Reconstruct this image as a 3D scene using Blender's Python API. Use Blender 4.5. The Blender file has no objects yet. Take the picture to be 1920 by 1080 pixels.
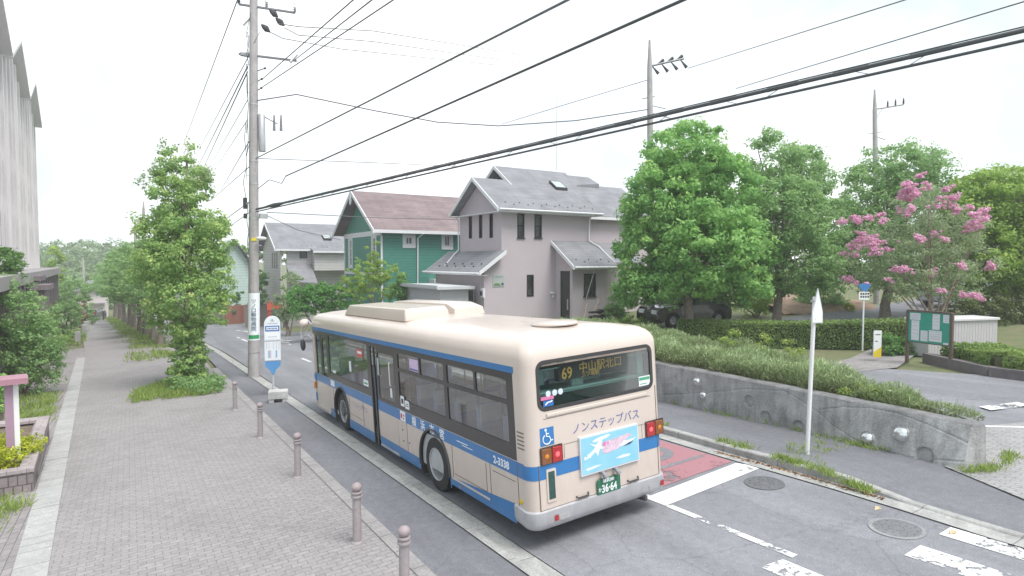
import bpy, bmesh, math, random
import numpy as np
from mathutils import Vector, Matrix
rad = math.radians
scn = bpy.context.scene
COL = scn.collection

# ------------------------------------------------------------ camera, sky, sun, exposure
FPX = 1136.46                       # focal length in pixels of the 1920 px wide photograph
CAM = Vector((-4.518, -6.563, 3.946))
YAW, PITCH = rad(32.279), rad(-2.5)
_f = Vector((math.sin(YAW)*math.cos(PITCH), math.cos(YAW)*math.cos(PITCH), math.sin(PITCH)))
_r = Vector((math.cos(YAW), -math.sin(YAW), 0)); _u = _r.cross(_f)
cd = bpy.data.cameras.new('camera'); cam = bpy.data.objects.new('camera', cd); COL.objects.link(cam)
cam.matrix_world = Matrix(((_r.x, _u.x, -_f.x, CAM.x), (_r.y, _u.y, -_f.y, CAM.y), (_r.z, _u.z, -_f.z, CAM.z), (0, 0, 0, 1)))
cd.sensor_width = 36; cd.lens = 36*FPX/1920; cd.clip_end = 3000; cd.clip_start = .1
scn.camera = cam

SUN_EL, SUN_AZ = rad(62), rad(168)   # high sun behind thin cloud
w = bpy.data.worlds.new('World'); scn.world = w; w.use_nodes = True
nt = w.node_tree; bg = nt.nodes['Background']; bg.inputs[1].default_value = .115
sky = nt.nodes.new('ShaderNodeTexSky'); sky.sky_type = 'NISHITA'; sky.sun_disc = False
sky.sun_elevation = SUN_EL; sky.sun_rotation = SUN_AZ; sky.dust_density = 1
tc = nt.nodes.new('ShaderNodeTexCoord'); mp = nt.nodes.new('ShaderNodeMapping'); mp.inputs['Scale'].default_value = (1.2, 1.2, 3.5)
nz = nt.nodes.new('ShaderNodeTexNoise'); nz.inputs['Scale'].default_value = 2.2; nz.inputs['Detail'].default_value = 7; nz.inputs['Roughness'].default_value = .6
rmp = nt.nodes.new('ShaderNodeValToRGB'); rmp.color_ramp.elements[0].position = .33; rmp.color_ramp.elements[0].color = (.85, .85, .85, 1)
rmp.color_ramp.elements[1].position = .6; rmp.color_ramp.elements[1].color = (1, 1, 1, 1)
nz2 = nt.nodes.new('ShaderNodeTexNoise'); nz2.inputs['Scale'].default_value = 1.3; nz2.inputs['Detail'].default_value = 6; nz2.inputs['Roughness'].default_value = .55
nt.links.new(tc.outputs['Generated'], nz2.inputs['Vector'])
rm2 = nt.nodes.new('ShaderNodeValToRGB'); rm2.color_ramp.elements[0].position = .44; rm2.color_ramp.elements[0].color = (.56, .655, .69, 1)
rm2.color_ramp.elements[1].position = .63; rm2.color_ramp.elements[1].color = (1, 1, 1, 1); nt.links.new(nz2.outputs['Fac'], rm2.inputs[0])
ml = nt.nodes.new('ShaderNodeVectorMath'); ml.operation = 'SCALE'; ml.inputs['Scale'].default_value = 5.0; nt.links.new(rm2.outputs[0], ml.inputs[0])
mx = nt.nodes.new('ShaderNodeMix'); mx.data_type = 'RGBA'; nt.links.new(ml.outputs[0], mx.inputs['B'])
nt.links.new(tc.outputs['Generated'], mp.inputs[0]); nt.links.new(mp.outputs[0], nz.inputs['Vector'])
nt.links.new(nz.outputs['Fac'], rmp.inputs[0]); nt.links.new(rmp.outputs[0], mx.inputs['Factor'])
nt.links.new(sky.outputs[0], mx.inputs['A']); nt.links.new(mx.outputs['Result'], bg.inputs[0])
sl = bpy.data.lights.new('sun', 'SUN'); sl.energy = 1.5; sl.angle = rad(28); sl.color = (1, .97, .93)
so = bpy.data.objects.new('sun', sl); COL.objects.link(so)
sd = Vector((math.sin(SUN_AZ)*math.cos(SUN_EL), math.cos(SUN_AZ)*math.cos(SUN_EL), math.sin(SUN_EL)))
so.rotation_euler = sd.to_track_quat('Z', 'Y').to_euler(); so.location = (0, 0, 40)
vs = scn.view_settings; scn.display_settings.display_device = 'sRGB'
vs.view_transform = 'Standard'; vs.look = 'None'; vs.gamma = 1; vs.exposure = 1.34

# ------------------------------------------------------------ helpers
def sm(t): t = max(0., min(1., t)); return t*t*(3-2*t)
def bump(x, y): return .6*sm((x-9)/4)*sm((y-10)/6)*(1-.6*sm((y-26)/14))
def GZ(x, y):
    yy = y if y < 120 else 120+(y-120)*.15
    xx = max(-45, min(60, x))
    return .0438*xx-.0388*yy+bump(x, y)
def ray(u, v): return _f+_r*((u-960)/FPX)+_u*((540-v)/FPX)
def at(u, v, D): return CAM+ray(u, v)*D                     # point D metres deep along the view axis
def gnd(u, v):                                              # where the sight line meets the terrain
    d = ray(u, v); t = 2.
    while t < 400:
        p = CAM+d*t
        if p.z < GZ(p.x, p.y): return p
        t += .03
    return p
BX = Vector((.99904, .0017, .04368)); BY = Vector((0, .99925, -.03877)); BN = Vector((-.04372, .03873, .99829))
def PF(x, y, z=0.): return BX*x+BY*y+BN*z                   # street frame (origin under the bus's rear left corner)

def tag(o, label=None, cat=None, group=None, kind=None):
    if label: o['label'] = label
    if cat: o['category'] = cat
    if group: o['group'] = group
    if kind: o['kind'] = kind
    return o
def thing(name, label, cat, loc=(0, 0, 0), rz=0, group=None):
    o = bpy.data.objects.new(name, None); COL.objects.link(o); o.empty_display_size = .2
    o.location = loc; o.rotation_euler = (0, 0, rz)
    return tag(o, label, cat, group)
def copy_tree(o, parent=None):
    c = o.copy(); COL.objects.link(c); c.parent = parent
    for ch in [k for k in bpy.data.objects if k.parent == o]: copy_tree(ch, c)
    return c

SPLIT = {'side_panel', 'corner_panel', 'side_stripe', 'skirt', 'arch_trim', 'wheel_well', 'gutter_pipe', 'window_surround', 'cant_rail', 'roof_cooler', 'front_panel', 'hatch_lock', 'rear_fitting', 'front_sill', 'front_pillar', 'corner_patch', 'door_label', 'wing_fascia', 'fascia', 'trim', 'snow_guard', 'loose_cable', 'step_bolt', 'lower_roof', 'mirror_arm', 'window_sticker', 'door_panel', 'fuse_cutout', 'clamp', 'arm_clamp', 'grab_pole', 'plaque_letter', 'doorbell_box', 'wire_hook', 'rim_hole', 'timetable_block', 'junction_box', 'hatch_seam', 'seam', 'side_vent'}
class MB:
    def __init__(s): s.v = []; s.f = []; s.m = []; s.mi = 0
    def add(s, vs_, fs_):
        n = len(s.v); s.v += [tuple(p) for p in vs_]
        for f in fs_: s.f.append(tuple(n+i for i in f)); s.m.append(s.mi)
        return s
    def box(s, a, b, M=None):
        x0, y0, z0 = a; x1, y1, z1 = b
        vv = [(x0,y0,z0),(x1,y0,z0),(x1,y1,z0),(x0,y1,z0),(x0,y0,z1),(x1,y0,z1),(x1,y1,z1),(x0,y1,z1)]
        if M is not None: vv = [M @ Vector(p) for p in vv]
        return s.add(vv, [(0,3,2,1),(4,5,6,7),(0,1,5,4),(1,2,6,5),(2,3,7,6),(3,0,4,7)])
    def rbox(s, a, b, r=.02, M=None):                      # box with chamfered vertical and top edges
        x0, y0, z0 = a; x1, y1, z1 = b
        def ring(i, z): return [(x0+r+i,y0+i,z),(x1-r-i,y0+i,z),(x1-i,y0+r+i,z),(x1-i,y1-r-i,z),(x1-r-i,y1-i,z),(x0+r+i,y1-i,z),(x0+i,y1-r-i,z),(x0+i,y0+r+i,z)]
        R = ring(0, z0)+ring(0, z1-r)+ring(r*.9, z1)
        if M is not None: R = [M @ Vector(p) for p in R]
        F = [tuple(range(7, -1, -1)), tuple(range(16, 24))]
        for k in (0, 8):
            for i in range(8): j = (i+1) % 8; F.append((k+i, k+j, k+8+j, k+8+i))
        return s.add(R, F)
    def cyl(s, p0, p1, r0, r1=None, n=12, caps=True):
        r1 = r0 if r1 is None else r1
        p0 = Vector(p0); p1 = Vector(p1); d = (p1-p0).normalized()
        a = d.orthogonal().normalized(); b = d.cross(a)
        V = []
        for p, r in ((p0, r0), (p1, r1)):
            for i in range(n): t = 2*math.pi*i/n; V.append(p+(a*math.cos(t)+b*math.sin(t))*r)
        F = [(i, (i+1) % n, n+(i+1) % n, n+i) for i in range(n)]
        if caps: F += [tuple(range(n-1, -1, -1)), tuple(range(n, 2*n))]
        return s.add(V, F)
    def tube(s, pts, rs, n=8, caps=True):
        pts = [Vector(p) for p in pts]
        if not hasattr(rs, '__len__'): rs = [rs]*len(pts)
        V = []; a = None
        for k, p in enumerate(pts):
            d = (pts[min(k+1, len(pts)-1)]-pts[max(k-1, 0)]).normalized()
            a = d.orthogonal().normalized() if a is None else (a-d*a.dot(d)).normalized()
            b = d.cross(a)
            for i in range(n): t = 2*math.pi*i/n; V.append(p+(a*math.cos(t)+b*math.sin(t))*rs[k])
        F = []
        for k in range(len(pts)-1):
            for i in range(n): j = (i+1) % n; F.append((k*n+i, k*n+j, (k+1)*n+j, (k+1)*n+i))
        if caps: F += [tuple(range(n-1, -1, -1)), tuple(range((len(pts)-1)*n, len(pts)*n))]
        return s.add(V, F)
    def lathe(s, prof, o=(0, 0, 0), ax='z', n=20, caps=True):          # prof: (radius, height)
        V = []; o = Vector(o)
        for r, h in prof:
            for i in range(n):
                t = 2*math.pi*i/n; c, q = r*math.cos(t), r*math.sin(t)
                V.append(o+Vector((c, q, h) if ax == 'z' else (h, c, q) if ax == 'x' else (q, h, c)))
        F = []
        for k in range(len(prof)-1):
            for i in range(n): j = (i+1) % n; F.append((k*n+i, k*n+j, (k+1)*n+j, (k+1)*n+i))
        if caps and prof[0][0] > 1e-4: F.append(tuple(range(n-1, -1, -1)))
        if caps and prof[-1][0] > 1e-4: F.append(tuple(range((len(prof)-1)*n, len(prof)*n)))
        return s.add(V, F)
    def sphere(s, c, r, n=14, sc=(1, 1, 1)):
        m = n//2; V = []; F = []
        for k in range(m+1):
            for i in range(n):
                p = math.pi*k/m; t = 2*math.pi*i/n
                V.append((c[0]+r*sc[0]*math.sin(p)*math.cos(t), c[1]+r*sc[1]*math.sin(p)*math.sin(t), c[2]+r*sc[2]*math.cos(p)))
        for k in range(m):
            for i in range(n): j = (i+1) % n; F.append((k*n+i, (k+1)*n+i, (k+1)*n+j, k*n+j))
        return s.add(V, F)
    def plate(s, loops, fn, th):                            # 2D outline with holes -> slab; fn(a, b, depth)
        bm = bmesh.new(); ids = []
        for lp in loops:
            vv = [bm.verts.new((a, b, 0)) for a, b in lp]; ids.append(vv)
            for i in range(len(vv)): bm.edges.new((vv[i], vv[(i+1) % len(vv)]))
        bm.verts.index_update()
        bmesh.ops.triangle_fill(bm, use_beauty=True, use_dissolve=False, edges=bm.edges[:], normal=(0, 0, 1))
        co = [(v.co.x, v.co.y) for v in bm.verts]; bm.verts.index_update()
        tr = [tuple(v.index for v in f.verts) for f in bm.faces]; n = len(co)
        F = [t for t in tr]
        V = [fn(a, b, 0) for a, b in co]
        if th:
            V += [fn(a, b, th) for a, b in co]; F += [tuple(n+i for i in reversed(t)) for t in tr]
            for vv in ids:
                L = [v.index for v in vv]
                for i in range(len(L)): p, q = L[i], L[(i+1) % len(L)]; F.append((p, q, n+q, n+p))
        bm.free(); return s.add(V, F)
    def comps(s):                                           # separate pieces of this mesh
        par = list(range(len(s.f))); key = {}
        def find(i):
            while par[i] != i: par[i] = par[par[i]]; i = par[i]
            return i
        for fi, f in enumerate(s.f):
            for v in f:
                k = tuple(round(c, 3) for c in s.v[v])
                if k in key: par[find(fi)] = find(key[k])
                else: key[k] = fi
        G = {}
        for fi in range(len(s.f)): G.setdefault(find(fi), []).append(fi)
        return list(G.values())
    def build(s, name, mats, parent=None, smooth=35, off=None, label=None):
        if name in SPLIT and parent is not None:
            C_ = s.comps()
            if 1 < len(C_) <= 60:
                out = None
                for g in C_:
                    b = MB(); ids = sorted({v for fi in g for v in s.f[fi]}); mp = {v: i for i, v in enumerate(ids)}
                    b.v = [s.v[v] for v in ids]; b.f = [tuple(mp[v] for v in s.f[fi]) for fi in g]; b.m = [s.m[fi] for fi in g]
                    o = b._build(name, mats, parent, smooth, off, label); out = out or o
                return out
        return s._build(name, mats, parent, smooth, off, label)
    def _build(s, name, mats, parent=None, smooth=35, off=None, label=None):
        me = bpy.data.meshes.new(name)
        if off is not None: o_ = Vector(off); V = [tuple(Vector(p)-o_) for p in s.v]
        else: V = s.v
        me.from_pydata(V, [], s.f)
        if not isinstance(mats, (list, tuple)): mats = [mats]
        for m in mats: me.materials.append(m)
        me.polygons.foreach_set('material_index', s.m)
        bm = bmesh.new(); bm.from_mesh(me); bmesh.ops.recalc_face_normals(bm, faces=bm.faces[:]); bm.to_mesh(me); bm.free()
        if smooth:
            me.polygons.foreach_set('use_smooth', [True]*len(me.polygons)); me.set_sharp_from_angle(angle=rad(smooth))
        me.update()
        o = bpy.data.objects.new(name, me); COL.objects.link(o)
        if parent: o.parent = parent
        if label: o['label'] = label
        return o
def rect(a0, b0, a1, b1): return [(a0, b0), (a1, b0), (a1, b1), (a0, b1)]
def rrect(a0, b0, a1, b1, r, n=5):
    P = []
    for cx, cy, t0 in ((a1-r, b0+r, -90), (a1-r, b1-r, 0), (a0+r, b1-r, 90), (a0+r, b0+r, 180)):
        for i in range(n+1): t = rad(t0+90*i/n); P.append((cx+r*math.cos(t), cy+r*math.sin(t)))
    return P

# ------------------------------------------------------------ materials
MATS = {}
def lin(c): return tuple((x/255/12.92 if x/255 <= .04045 else ((x/255+.055)/1.055)**2.4) for x in c)
def mat(name, col, rough=.6, metal=0., var=.12, scale=6., bumpv=0., bscale=60., spec=.5, emit=None, estr=0, col2=None, coat=0, world=False, detail=6):
    if name in MATS: return MATS[name]
    m = bpy.data.materials.new(name); m.use_nodes = True; t = m.node_tree; b = t.nodes['Principled BSDF']
    b.inputs['Roughness'].default_value = rough; b.inputs['Metallic'].default_value = metal
    b.inputs['Specular IOR Level'].default_value = spec; b.inputs['Coat Weight'].default_value = coat; b.inputs['Coat Roughness'].default_value = .08
    if emit: b.inputs['Emission Color'].default_value = (*emit, 1); b.inputs['Emission Strength'].default_value = estr
    tc = t.nodes.new('ShaderNodeTexCoord') if not world else t.nodes.new('ShaderNodeNewGeometry')
    co = tc.outputs['Object'] if not world else tc.outputs['Position']
    if var > 0 or col2:
        n = t.nodes.new('ShaderNodeTexNoise'); n.inputs['Scale'].default_value = scale; n.inputs['Detail'].default_value = detail; n.inputs['Roughness'].default_value = .65
        r = t.nodes.new('ShaderNodeValToRGB'); t.links.new(co, n.inputs['Vector']); t.links.new(n.outputs['Fac'], r.inputs[0])
        c2 = col2 or tuple(min(1, x*(1+var)) for x in col); c1 = col if col2 else tuple(x*(1-var) for x in col)
        r.color_ramp.elements[0].position = .3; r.color_ramp.elements[0].color = (*c1, 1)
        r.color_ramp.elements[1].position = .7; r.color_ramp.elements[1].color = (*c2, 1)
        t.links.new(r.outputs[0], b.inputs['Base Color'])
    else: b.inputs['Base Color'].default_value = (*col, 1)
    if bumpv:
        n2 = t.nodes.new('ShaderNodeTexNoise'); n2.inputs['Scale'].default_value = bscale; n2.inputs['Detail'].default_value = 4
        bp = t.nodes.new('ShaderNodeBump'); bp.inputs['Strength'].default_value = bumpv; bp.inputs['Distance'].default_value = .02
        t.links.new(co, n2.inputs['Vector']); t.links.new(n2.outputs['Fac'], bp.inputs['Height']); t.links.new(bp.outputs[0], b.inputs['Normal'])
    MATS[name] = m; return m
def N(t, kind, **kw):
    n = t.nodes.new(kind)
    for k, v in kw.items():
        if k in n.inputs: n.inputs[k].default_value = v
        else: setattr(n, k, v)
    return n
def mixc(t, fac, a, b, mode='MIX'):
    m = t.nodes.new('ShaderNodeMix'); m.data_type = 'RGBA'; m.blend_type = mode
    for s, v in (('Factor', fac), ('A', a), ('B', b)):
        i = [q for q in m.inputs if q.name == s and (s == 'Factor' or q.type == 'RGBA')][0]
        if hasattr(v, 'is_output'): t.links.new(v, i)
        else: i.default_value = v if s == 'Factor' else (*v, 1)
    return [q for q in m.outputs if q.type == 'RGBA'][0]
def ramp(t, src, stops):
    r = t.nodes.new('ShaderNodeValToRGB'); t.links.new(src, r.inputs[0]); e = r.color_ramp.elements
    while len(e) < len(stops): e.new(.5)
    for k, (p, c) in enumerate(stops): e[k].position = p; e[k].color = (*c, 1) if hasattr(c, '__len__') else (c, c, c, 1)
    return r.outputs[0]
def asphalt(name, c1, c2, crack=.5):
    m = bpy.data.materials.new(name); m.use_nodes = True; t = m.node_tree; b = t.nodes['Principled BSDF']; b.inputs['Roughness'].default_value = .85
    g = N(t, 'ShaderNodeNewGeometry'); P = g.outputs['Position']
    n1 = N(t, 'ShaderNodeTexNoise', Scale=.35, Detail=5., Roughness=.6); t.links.new(P, n1.inputs['Vector'])
    n2 = N(t, 'ShaderNodeTexNoise', Scale=90., Detail=2.); t.links.new(P, n2.inputs['Vector'])
    n3 = N(t, 'ShaderNodeTexNoise', Scale=9., Detail=5.); t.links.new(P, n3.inputs['Vector'])
    c = ramp(t, n1.outputs['Fac'], [(.3, c1), (.7, c2)])
    c = mixc(t, 1., c, ramp(t, n2.outputs['Fac'], [(.3, .72), (.62, 1.18), (.74, 1.6)]), 'MULTIPLY')
    c = mixc(t, 1., c, ramp(t, n3.outputs['Fac'], [(.3, .9), (.7, 1.08)]), 'MULTIPLY')
    mp2 = N(t, 'ShaderNodeMapping'); mp2.inputs['Scale'].default_value = (1.5, .09, 1); t.links.new(P, mp2.inputs['Vector'])
    n4 = N(t, 'ShaderNodeTexNoise', Scale=1., Detail=3.); t.links.new(mp2.outputs[0], n4.inputs['Vector'])
    c = mixc(t, 1., c, ramp(t, n4.outputs['Fac'], [(.35, .88), (.65, 1.1)]), 'MULTIPLY')
    if crack:
        v = N(t, 'ShaderNodeTexVoronoi', Scale=.45); v.feature = 'DISTANCE_TO_EDGE'
        mp_ = mixc(t, .12, (0, 0, 0), n3.outputs['Color'], 'MIX'); va = N(t, 'ShaderNodeVectorMath', operation='ADD')
        t.links.new(P, va.inputs[0]); t.links.new(mp_, va.inputs[1]); t.links.new(va.outputs[0], v.inputs['Vector'])
        cr = ramp(t, v.outputs['Distance'], [(0., .62), (.008, 1.)])
        c = mixc(t, crack, c, mixc(t, 1., c, cr, 'MULTIPLY'))
    t.links.new(c, b.inputs['Base Color'])
    bp = N(t, 'ShaderNodeBump', Strength=.35, Distance=.01); t.links.new(n2.outputs['Fac'], bp.inputs['Height']); t.links.new(bp.outputs[0], b.inputs['Normal'])
    return m
def bricks(name, ca, cb, cm, bw=.21, bh=.105, rot=0., mortar=.006, stain=1.):
    m = bpy.data.materials.new(name); m.use_nodes = True; t = m.node_tree; b = t.nodes['Principled BSDF']; b.inputs['Roughness'].default_value = .85
    g = N(t, 'ShaderNodeNewGeometry'); P = g.outputs['Position']
    mp_ = N(t, 'ShaderNodeMapping'); mp_.inputs['Rotation'].default_value = (0, 0, rot); t.links.new(P, mp_.inputs['Vector'])
    br = N(t, 'ShaderNodeTexBrick', Scale=1., **{'Mortar Size': mortar, 'Mortar Smooth': .3, 'Brick Width': bw, 'Row Height': bh, 'Bias': 0.})
    br.inputs['Color1'].default_value = (*ca, 1); br.inputs['Color2'].default_value = (*cb, 1); br.inputs['Mortar'].default_value = (*cm, 1)
    t.links.new(mp_.outputs[0], br.inputs['Vector'])
    n1 = N(t, 'ShaderNodeTexNoise', Scale=.5, Detail=6., Roughness=.65); t.links.new(P, n1.inputs['Vector'])
    n2 = N(t, 'ShaderNodeTexNoise', Scale=14., Detail=4.); t.links.new(P, n2.inputs['Vector'])
    c = mixc(t, stain, br.outputs['Color'], mixc(t, 1., br.outputs['Color'], ramp(t, n1.outputs['Fac'], [(.28, (.74, .73, .72)), (.5, (1., 1, 1)), (.72, (1.13, 1.11, 1.1))]), 'MULTIPLY'))
    c = mixc(t, 1., c, ramp(t, n2.outputs['Fac'], [(.3, .86), (.7, 1.1)]), 'MULTIPLY')
    t.links.new(c, b.inputs['Base Color'])
    bp = N(t, 'ShaderNodeBump', Strength=.5, Distance=.006); bp.invert = True
    t.links.new(br.outputs['Fac'], bp.inputs['Height']); t.links.new(bp.outputs[0], b.inputs['Normal'])
    return m
def concrete(name, c1, c2, streak=.5, joint=None):
    m = bpy.data.materials.new(name); m.use_nodes = True; t = m.node_tree; b = t.nodes['Principled BSDF']; b.inputs['Roughness'].default_value = .88
    g = N(t, 'ShaderNodeNewGeometry'); P = g.outputs['Position']
    n1 = N(t, 'ShaderNodeTexNoise', Scale=1.6, Detail=8., Roughness=.68); t.links.new(P, n1.inputs['Vector'])
    n2 = N(t, 'ShaderNodeTexNoise', Scale=30., Detail=4.); t.links.new(P, n2.inputs['Vector'])
    mp_ = N(t, 'ShaderNodeMapping'); mp_.inputs['Scale'].default_value = (5, 5, .7); t.links.new(P, mp_.inputs['Vector'])
    n3 = N(t, 'ShaderNodeTexNoise', Scale=1.5, Detail=6.); t.links.new(mp_.outputs[0], n3.inputs['Vector'])
    c = ramp(t, n1.outputs['Fac'], [(.32, c1), (.66, c2)])
    c = mixc(t, 1., c, ramp(t, n2.outputs['Fac'], [(.3, .82), (.7, 1.12)]), 'MULTIPLY')
    c = mixc(t, streak, c, mixc(t, 1., c, ramp(t, n3.outputs['Fac'], [(.35, .6), (.6, 1.05)]), 'MULTIPLY'))
    if joint:
        sx = N(t, 'ShaderNodeSeparateXYZ'); t.links.new(P, sx.inputs[0])
        dv = N(t, 'ShaderNodeMath', operation='DIVIDE'); t.links.new(sx.outputs['Y'], dv.inputs[0]); dv.inputs[1].default_value = joint
        fr = N(t, 'ShaderNodeMath', operation='FRACT'); t.links.new(dv.outputs[0], fr.inputs[0])
        c = mixc(t, 1., c, ramp(t, fr.outputs[0], [(0., .45), (.012/joint, .5), (.02/joint, 1.)]), 'MULTIPLY')
    t.links.new(c, b.inputs['Base Color'])
    bp = N(t, 'ShaderNodeBump', Strength=.4, Distance=.02); t.links.new(n2.outputs['Fac'], bp.inputs['Height']); t.links.new(bp.outputs[0], b.inputs['Normal'])
    return m
def roadpaint(name, col, wear, under):                      # worn paint: holes show the surface colour beneath
    m = bpy.data.materials.new(name); m.use_nodes = True; t = m.node_tree; b = t.nodes['Principled BSDF']; b.inputs['Roughness'].default_value = .7
    g = N(t, 'ShaderNodeNewGeometry'); P = g.outputs['Position']
    n1 = N(t, 'ShaderNodeTexNoise', Scale=11., Detail=9., Roughness=.75); t.links.new(P, n1.inputs['Vector'])
    n2 = N(t, 'ShaderNodeTexNoise', Scale=1.3, Detail=3.); t.links.new(P, n2.inputs['Vector'])
    ad = N(t, 'ShaderNodeMath', operation='ADD'); t.links.new(n1.outputs['Fac'], ad.inputs[0]); t.links.new(n2.outputs['Fac'], ad.inputs[1])
    f = ramp(t, ad.outputs[0], [(wear-.04, 0.), (wear+.04, 1.)])
    tr = N(t, 'ShaderNodeBsdfTransparent'); ms = N(t, 'ShaderNodeMixShader'); t.links.new(f, ms.inputs[0])
    b.inputs['Base Color'].default_value = (*col, 1)
    t.links.new(tr.outputs[0], ms.inputs[1]); t.links.new(b.outputs[0], ms.inputs[2]); t.links.new(ms.outputs[0], t.nodes['Material Output'].inputs[0])
    return m
def glass(name, tint=(.6, .66, .66), gloss=.12, fk=1.):
    m = bpy.data.materials.new(name); m.use_nodes = True; t = m.node_tree; t.nodes.remove(t.nodes['Principled BSDF'])
    tr = N(t, 'ShaderNodeBsdfTransparent', Color=(*tint, 1)); gl = N(t, 'ShaderNodeBsdfGlossy', Roughness=.03)
    fr = N(t, 'ShaderNodeFresnel', IOR=1.45); ad = N(t, 'ShaderNodeMath', operation='ADD'); t.links.new(fr.outputs[0], ad.inputs[0]); ad.operation = 'MULTIPLY_ADD'; ad.inputs[1].default_value = fk; ad.inputs[2].default_value = gloss; ad.use_clamp = True
    ms = N(t, 'ShaderNodeMixShader'); t.links.new(ad.outputs[0], ms.inputs[0]); t.links.new(tr.outputs[0], ms.inputs[1]); t.links.new(gl.outputs[0], ms.inputs[2])
    t.links.new(ms.outputs[0], t.nodes['Material Output'].inputs[0]); return m
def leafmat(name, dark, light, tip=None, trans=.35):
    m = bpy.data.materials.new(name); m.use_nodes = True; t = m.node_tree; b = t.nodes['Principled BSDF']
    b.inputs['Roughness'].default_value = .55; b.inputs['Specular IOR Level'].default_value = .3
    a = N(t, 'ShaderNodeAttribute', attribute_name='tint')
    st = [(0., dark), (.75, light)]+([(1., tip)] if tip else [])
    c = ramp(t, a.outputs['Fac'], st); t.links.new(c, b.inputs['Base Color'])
    tl = N(t, 'ShaderNodeBsdfTranslucent'); t.links.new(c, tl.inputs[0]); ms = N(t, 'ShaderNodeMixShader'); ms.inputs[0].default_value = trans
    t.links.new(b.outputs[0], ms.inputs[1]); t.links.new(tl.outputs[0], ms.inputs[2]); t.links.new(ms.outputs[0], t.nodes['Material Output'].inputs[0]); return m
def siding(name, col, step=.2, var=.06):                     # horizontal boards
    m = mat(name, col, .6, var=var, scale=3); t = m.node_tree; b = t.nodes['Principled BSDF']
    tc_ = N(t, 'ShaderNodeNewGeometry'); sx = N(t, 'ShaderNodeSeparateXYZ'); t.links.new(tc_.outputs['Position'], sx.inputs[0])
    dv = N(t, 'ShaderNodeMath', operation='DIVIDE'); t.links.new(sx.outputs['Z'], dv.inputs[0]); dv.inputs[1].default_value = step
    fr = N(t, 'ShaderNodeMath', operation='FRACT'); t.links.new(dv.outputs[0], fr.inputs[0])
    src = b.inputs['Base Color'].links[0].from_socket
    c = mixc(t, 1., src, ramp(t, fr.outputs[0], [(0., .55), (.07, .6), (.12, 1.)]), 'MULTIPLY'); t.links.new(c, b.inputs['Base Color'])
    bp = N(t, 'ShaderNodeBump', Strength=.6, Distance=.02); t.links.new(fr.outputs[0], bp.inputs['Height']); t.links.new(bp.outputs[0], b.inputs['Normal'])
    return m
def shingles(name, c1, c2, cm, w_=.9, h_=.2):
    m = bpy.data.materials.new(name); m.use_nodes = True; t = m.node_tree; b = t.nodes['Principled BSDF']; b.inputs['Roughness'].default_value = .8
    g = N(t, 'ShaderNodeNewGeometry'); sx = N(t, 'ShaderNodeSeparateXYZ'); t.links.new(g.outputs['Position'], sx.inputs[0])
    ad = N(t, 'ShaderNodeMath', operation='ADD'); t.links.new(sx.outputs['X'], ad.inputs[0]); t.links.new(sx.outputs['Y'], ad.inputs[1])
    mu = N(t, 'ShaderNodeMath', operation='MULTIPLY'); t.links.new(sx.outputs['Z'], mu.inputs[0]); mu.inputs[1].default_value = 1.9
    cx = N(t, 'ShaderNodeCombineXYZ'); t.links.new(sx.outputs['X'], cx.inputs[0]); t.links.new(mu.outputs[0], cx.inputs[1])
    br = N(t, 'ShaderNodeTexBrick', Scale=1., **{'Mortar Size': .012, 'Mortar Smooth': .2, 'Brick Width': w_, 'Row Height': h_})
    br.inputs['Color1'].default_value = (*c1, 1); br.inputs['Color2'].default_value = (*c2, 1); br.inputs['Mortar'].default_value = (*cm, 1); t.links.new(cx.outputs[0], br.inputs['Vector'])
    n1 = N(t, 'ShaderNodeTexNoise', Scale=1.2, Detail=6.); t.links.new(g.outputs['Position'], n1.inputs['Vector'])
    c = mixc(t, 1., br.outputs['Color'], ramp(t, n1.outputs['Fac'], [(.3, .84), (.7, 1.12)]), 'MULTIPLY'); t.links.new(c, b.inputs['Base Color'])
    return m

M_ROAD = asphalt('road_asphalt', (.195, .195, .215), (.25, .25, .272), .5)
M_WALK = asphalt('walk_asphalt', (.15, .15, .168), (.195, .195, .215), .25)
M_PAVE = bricks('paving_brick', (.285, .264, .268), (.325, .302, .306), (.19, .176, .180), .205, .105, 0., .006, .6)
M_PAVE2 = bricks('paving_brick_grey', (.31, .30, .31), (.36, .35, .35), (.17, .165, .17), .2, .1, rad(90))
M_DPAVE = bricks('paving_dark', (.27, .245, .25), (.33, .30, .305), (.13, .12, .12), .24, .12, rad(90))
M_CONC = concrete('kerb_concrete', (.32, .315, .31), (.46, .455, .44), .35, 1.2)
M_SLAB = concrete('gutter_slab', (.355, .35, .345), (.46, .455, .45), .2, .6)
M_WALLC = concrete('planter_concrete', (.28, .275, .275), (.52, .515, .51), .55)
M_WALLD = concrete('planter_concrete_cap', (.15, .147, .15), (.27, .265, .27), .5)
M_SOIL = mat('soil', (.16, .12, .09), .95, var=.3, scale=5, bumpv=.5, bscale=20, world=True)
M_GRASSG = mat('ground_green', (.10, .14, .05), .95, col2=(.19, .17, .10), scale=1.2, bumpv=.4, bscale=12, world=True)
M_WHITE = mat('white_paint', (.78, .78, .78), .5, var=.04)
M_TRIM = mat('white_trim', (.74, .74, .76), .5, var=.05, scale=2)
M_ARM = mat('arm_steel', (.20, .20, .215), .5, .4, var=.15)
M_METAL = mat('galvanised', (.5, .5, .52), .45, .6, var=.1)
M_DARK = mat('dark_metal', (.05, .05, .055), .5, .2, var=.1)
M_BLACK = mat('black_rubber', (.028, .028, .03), .7, var=.15)
M_POLE = concrete('pole_concrete', (.34, .32, .32), (.46, .43, .43), .3)
M_WIRE = mat('cable', (.07, .075, .08), .6, var=0)
M_GREYW = mat('thin_wire', (.12, .12, .135), .6, var=0)
M_BARK = mat('bark', (.17, .13, .11), .9, col2=(.30, .25, .22), scale=9, bumpv=.8, bscale=30)
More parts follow.
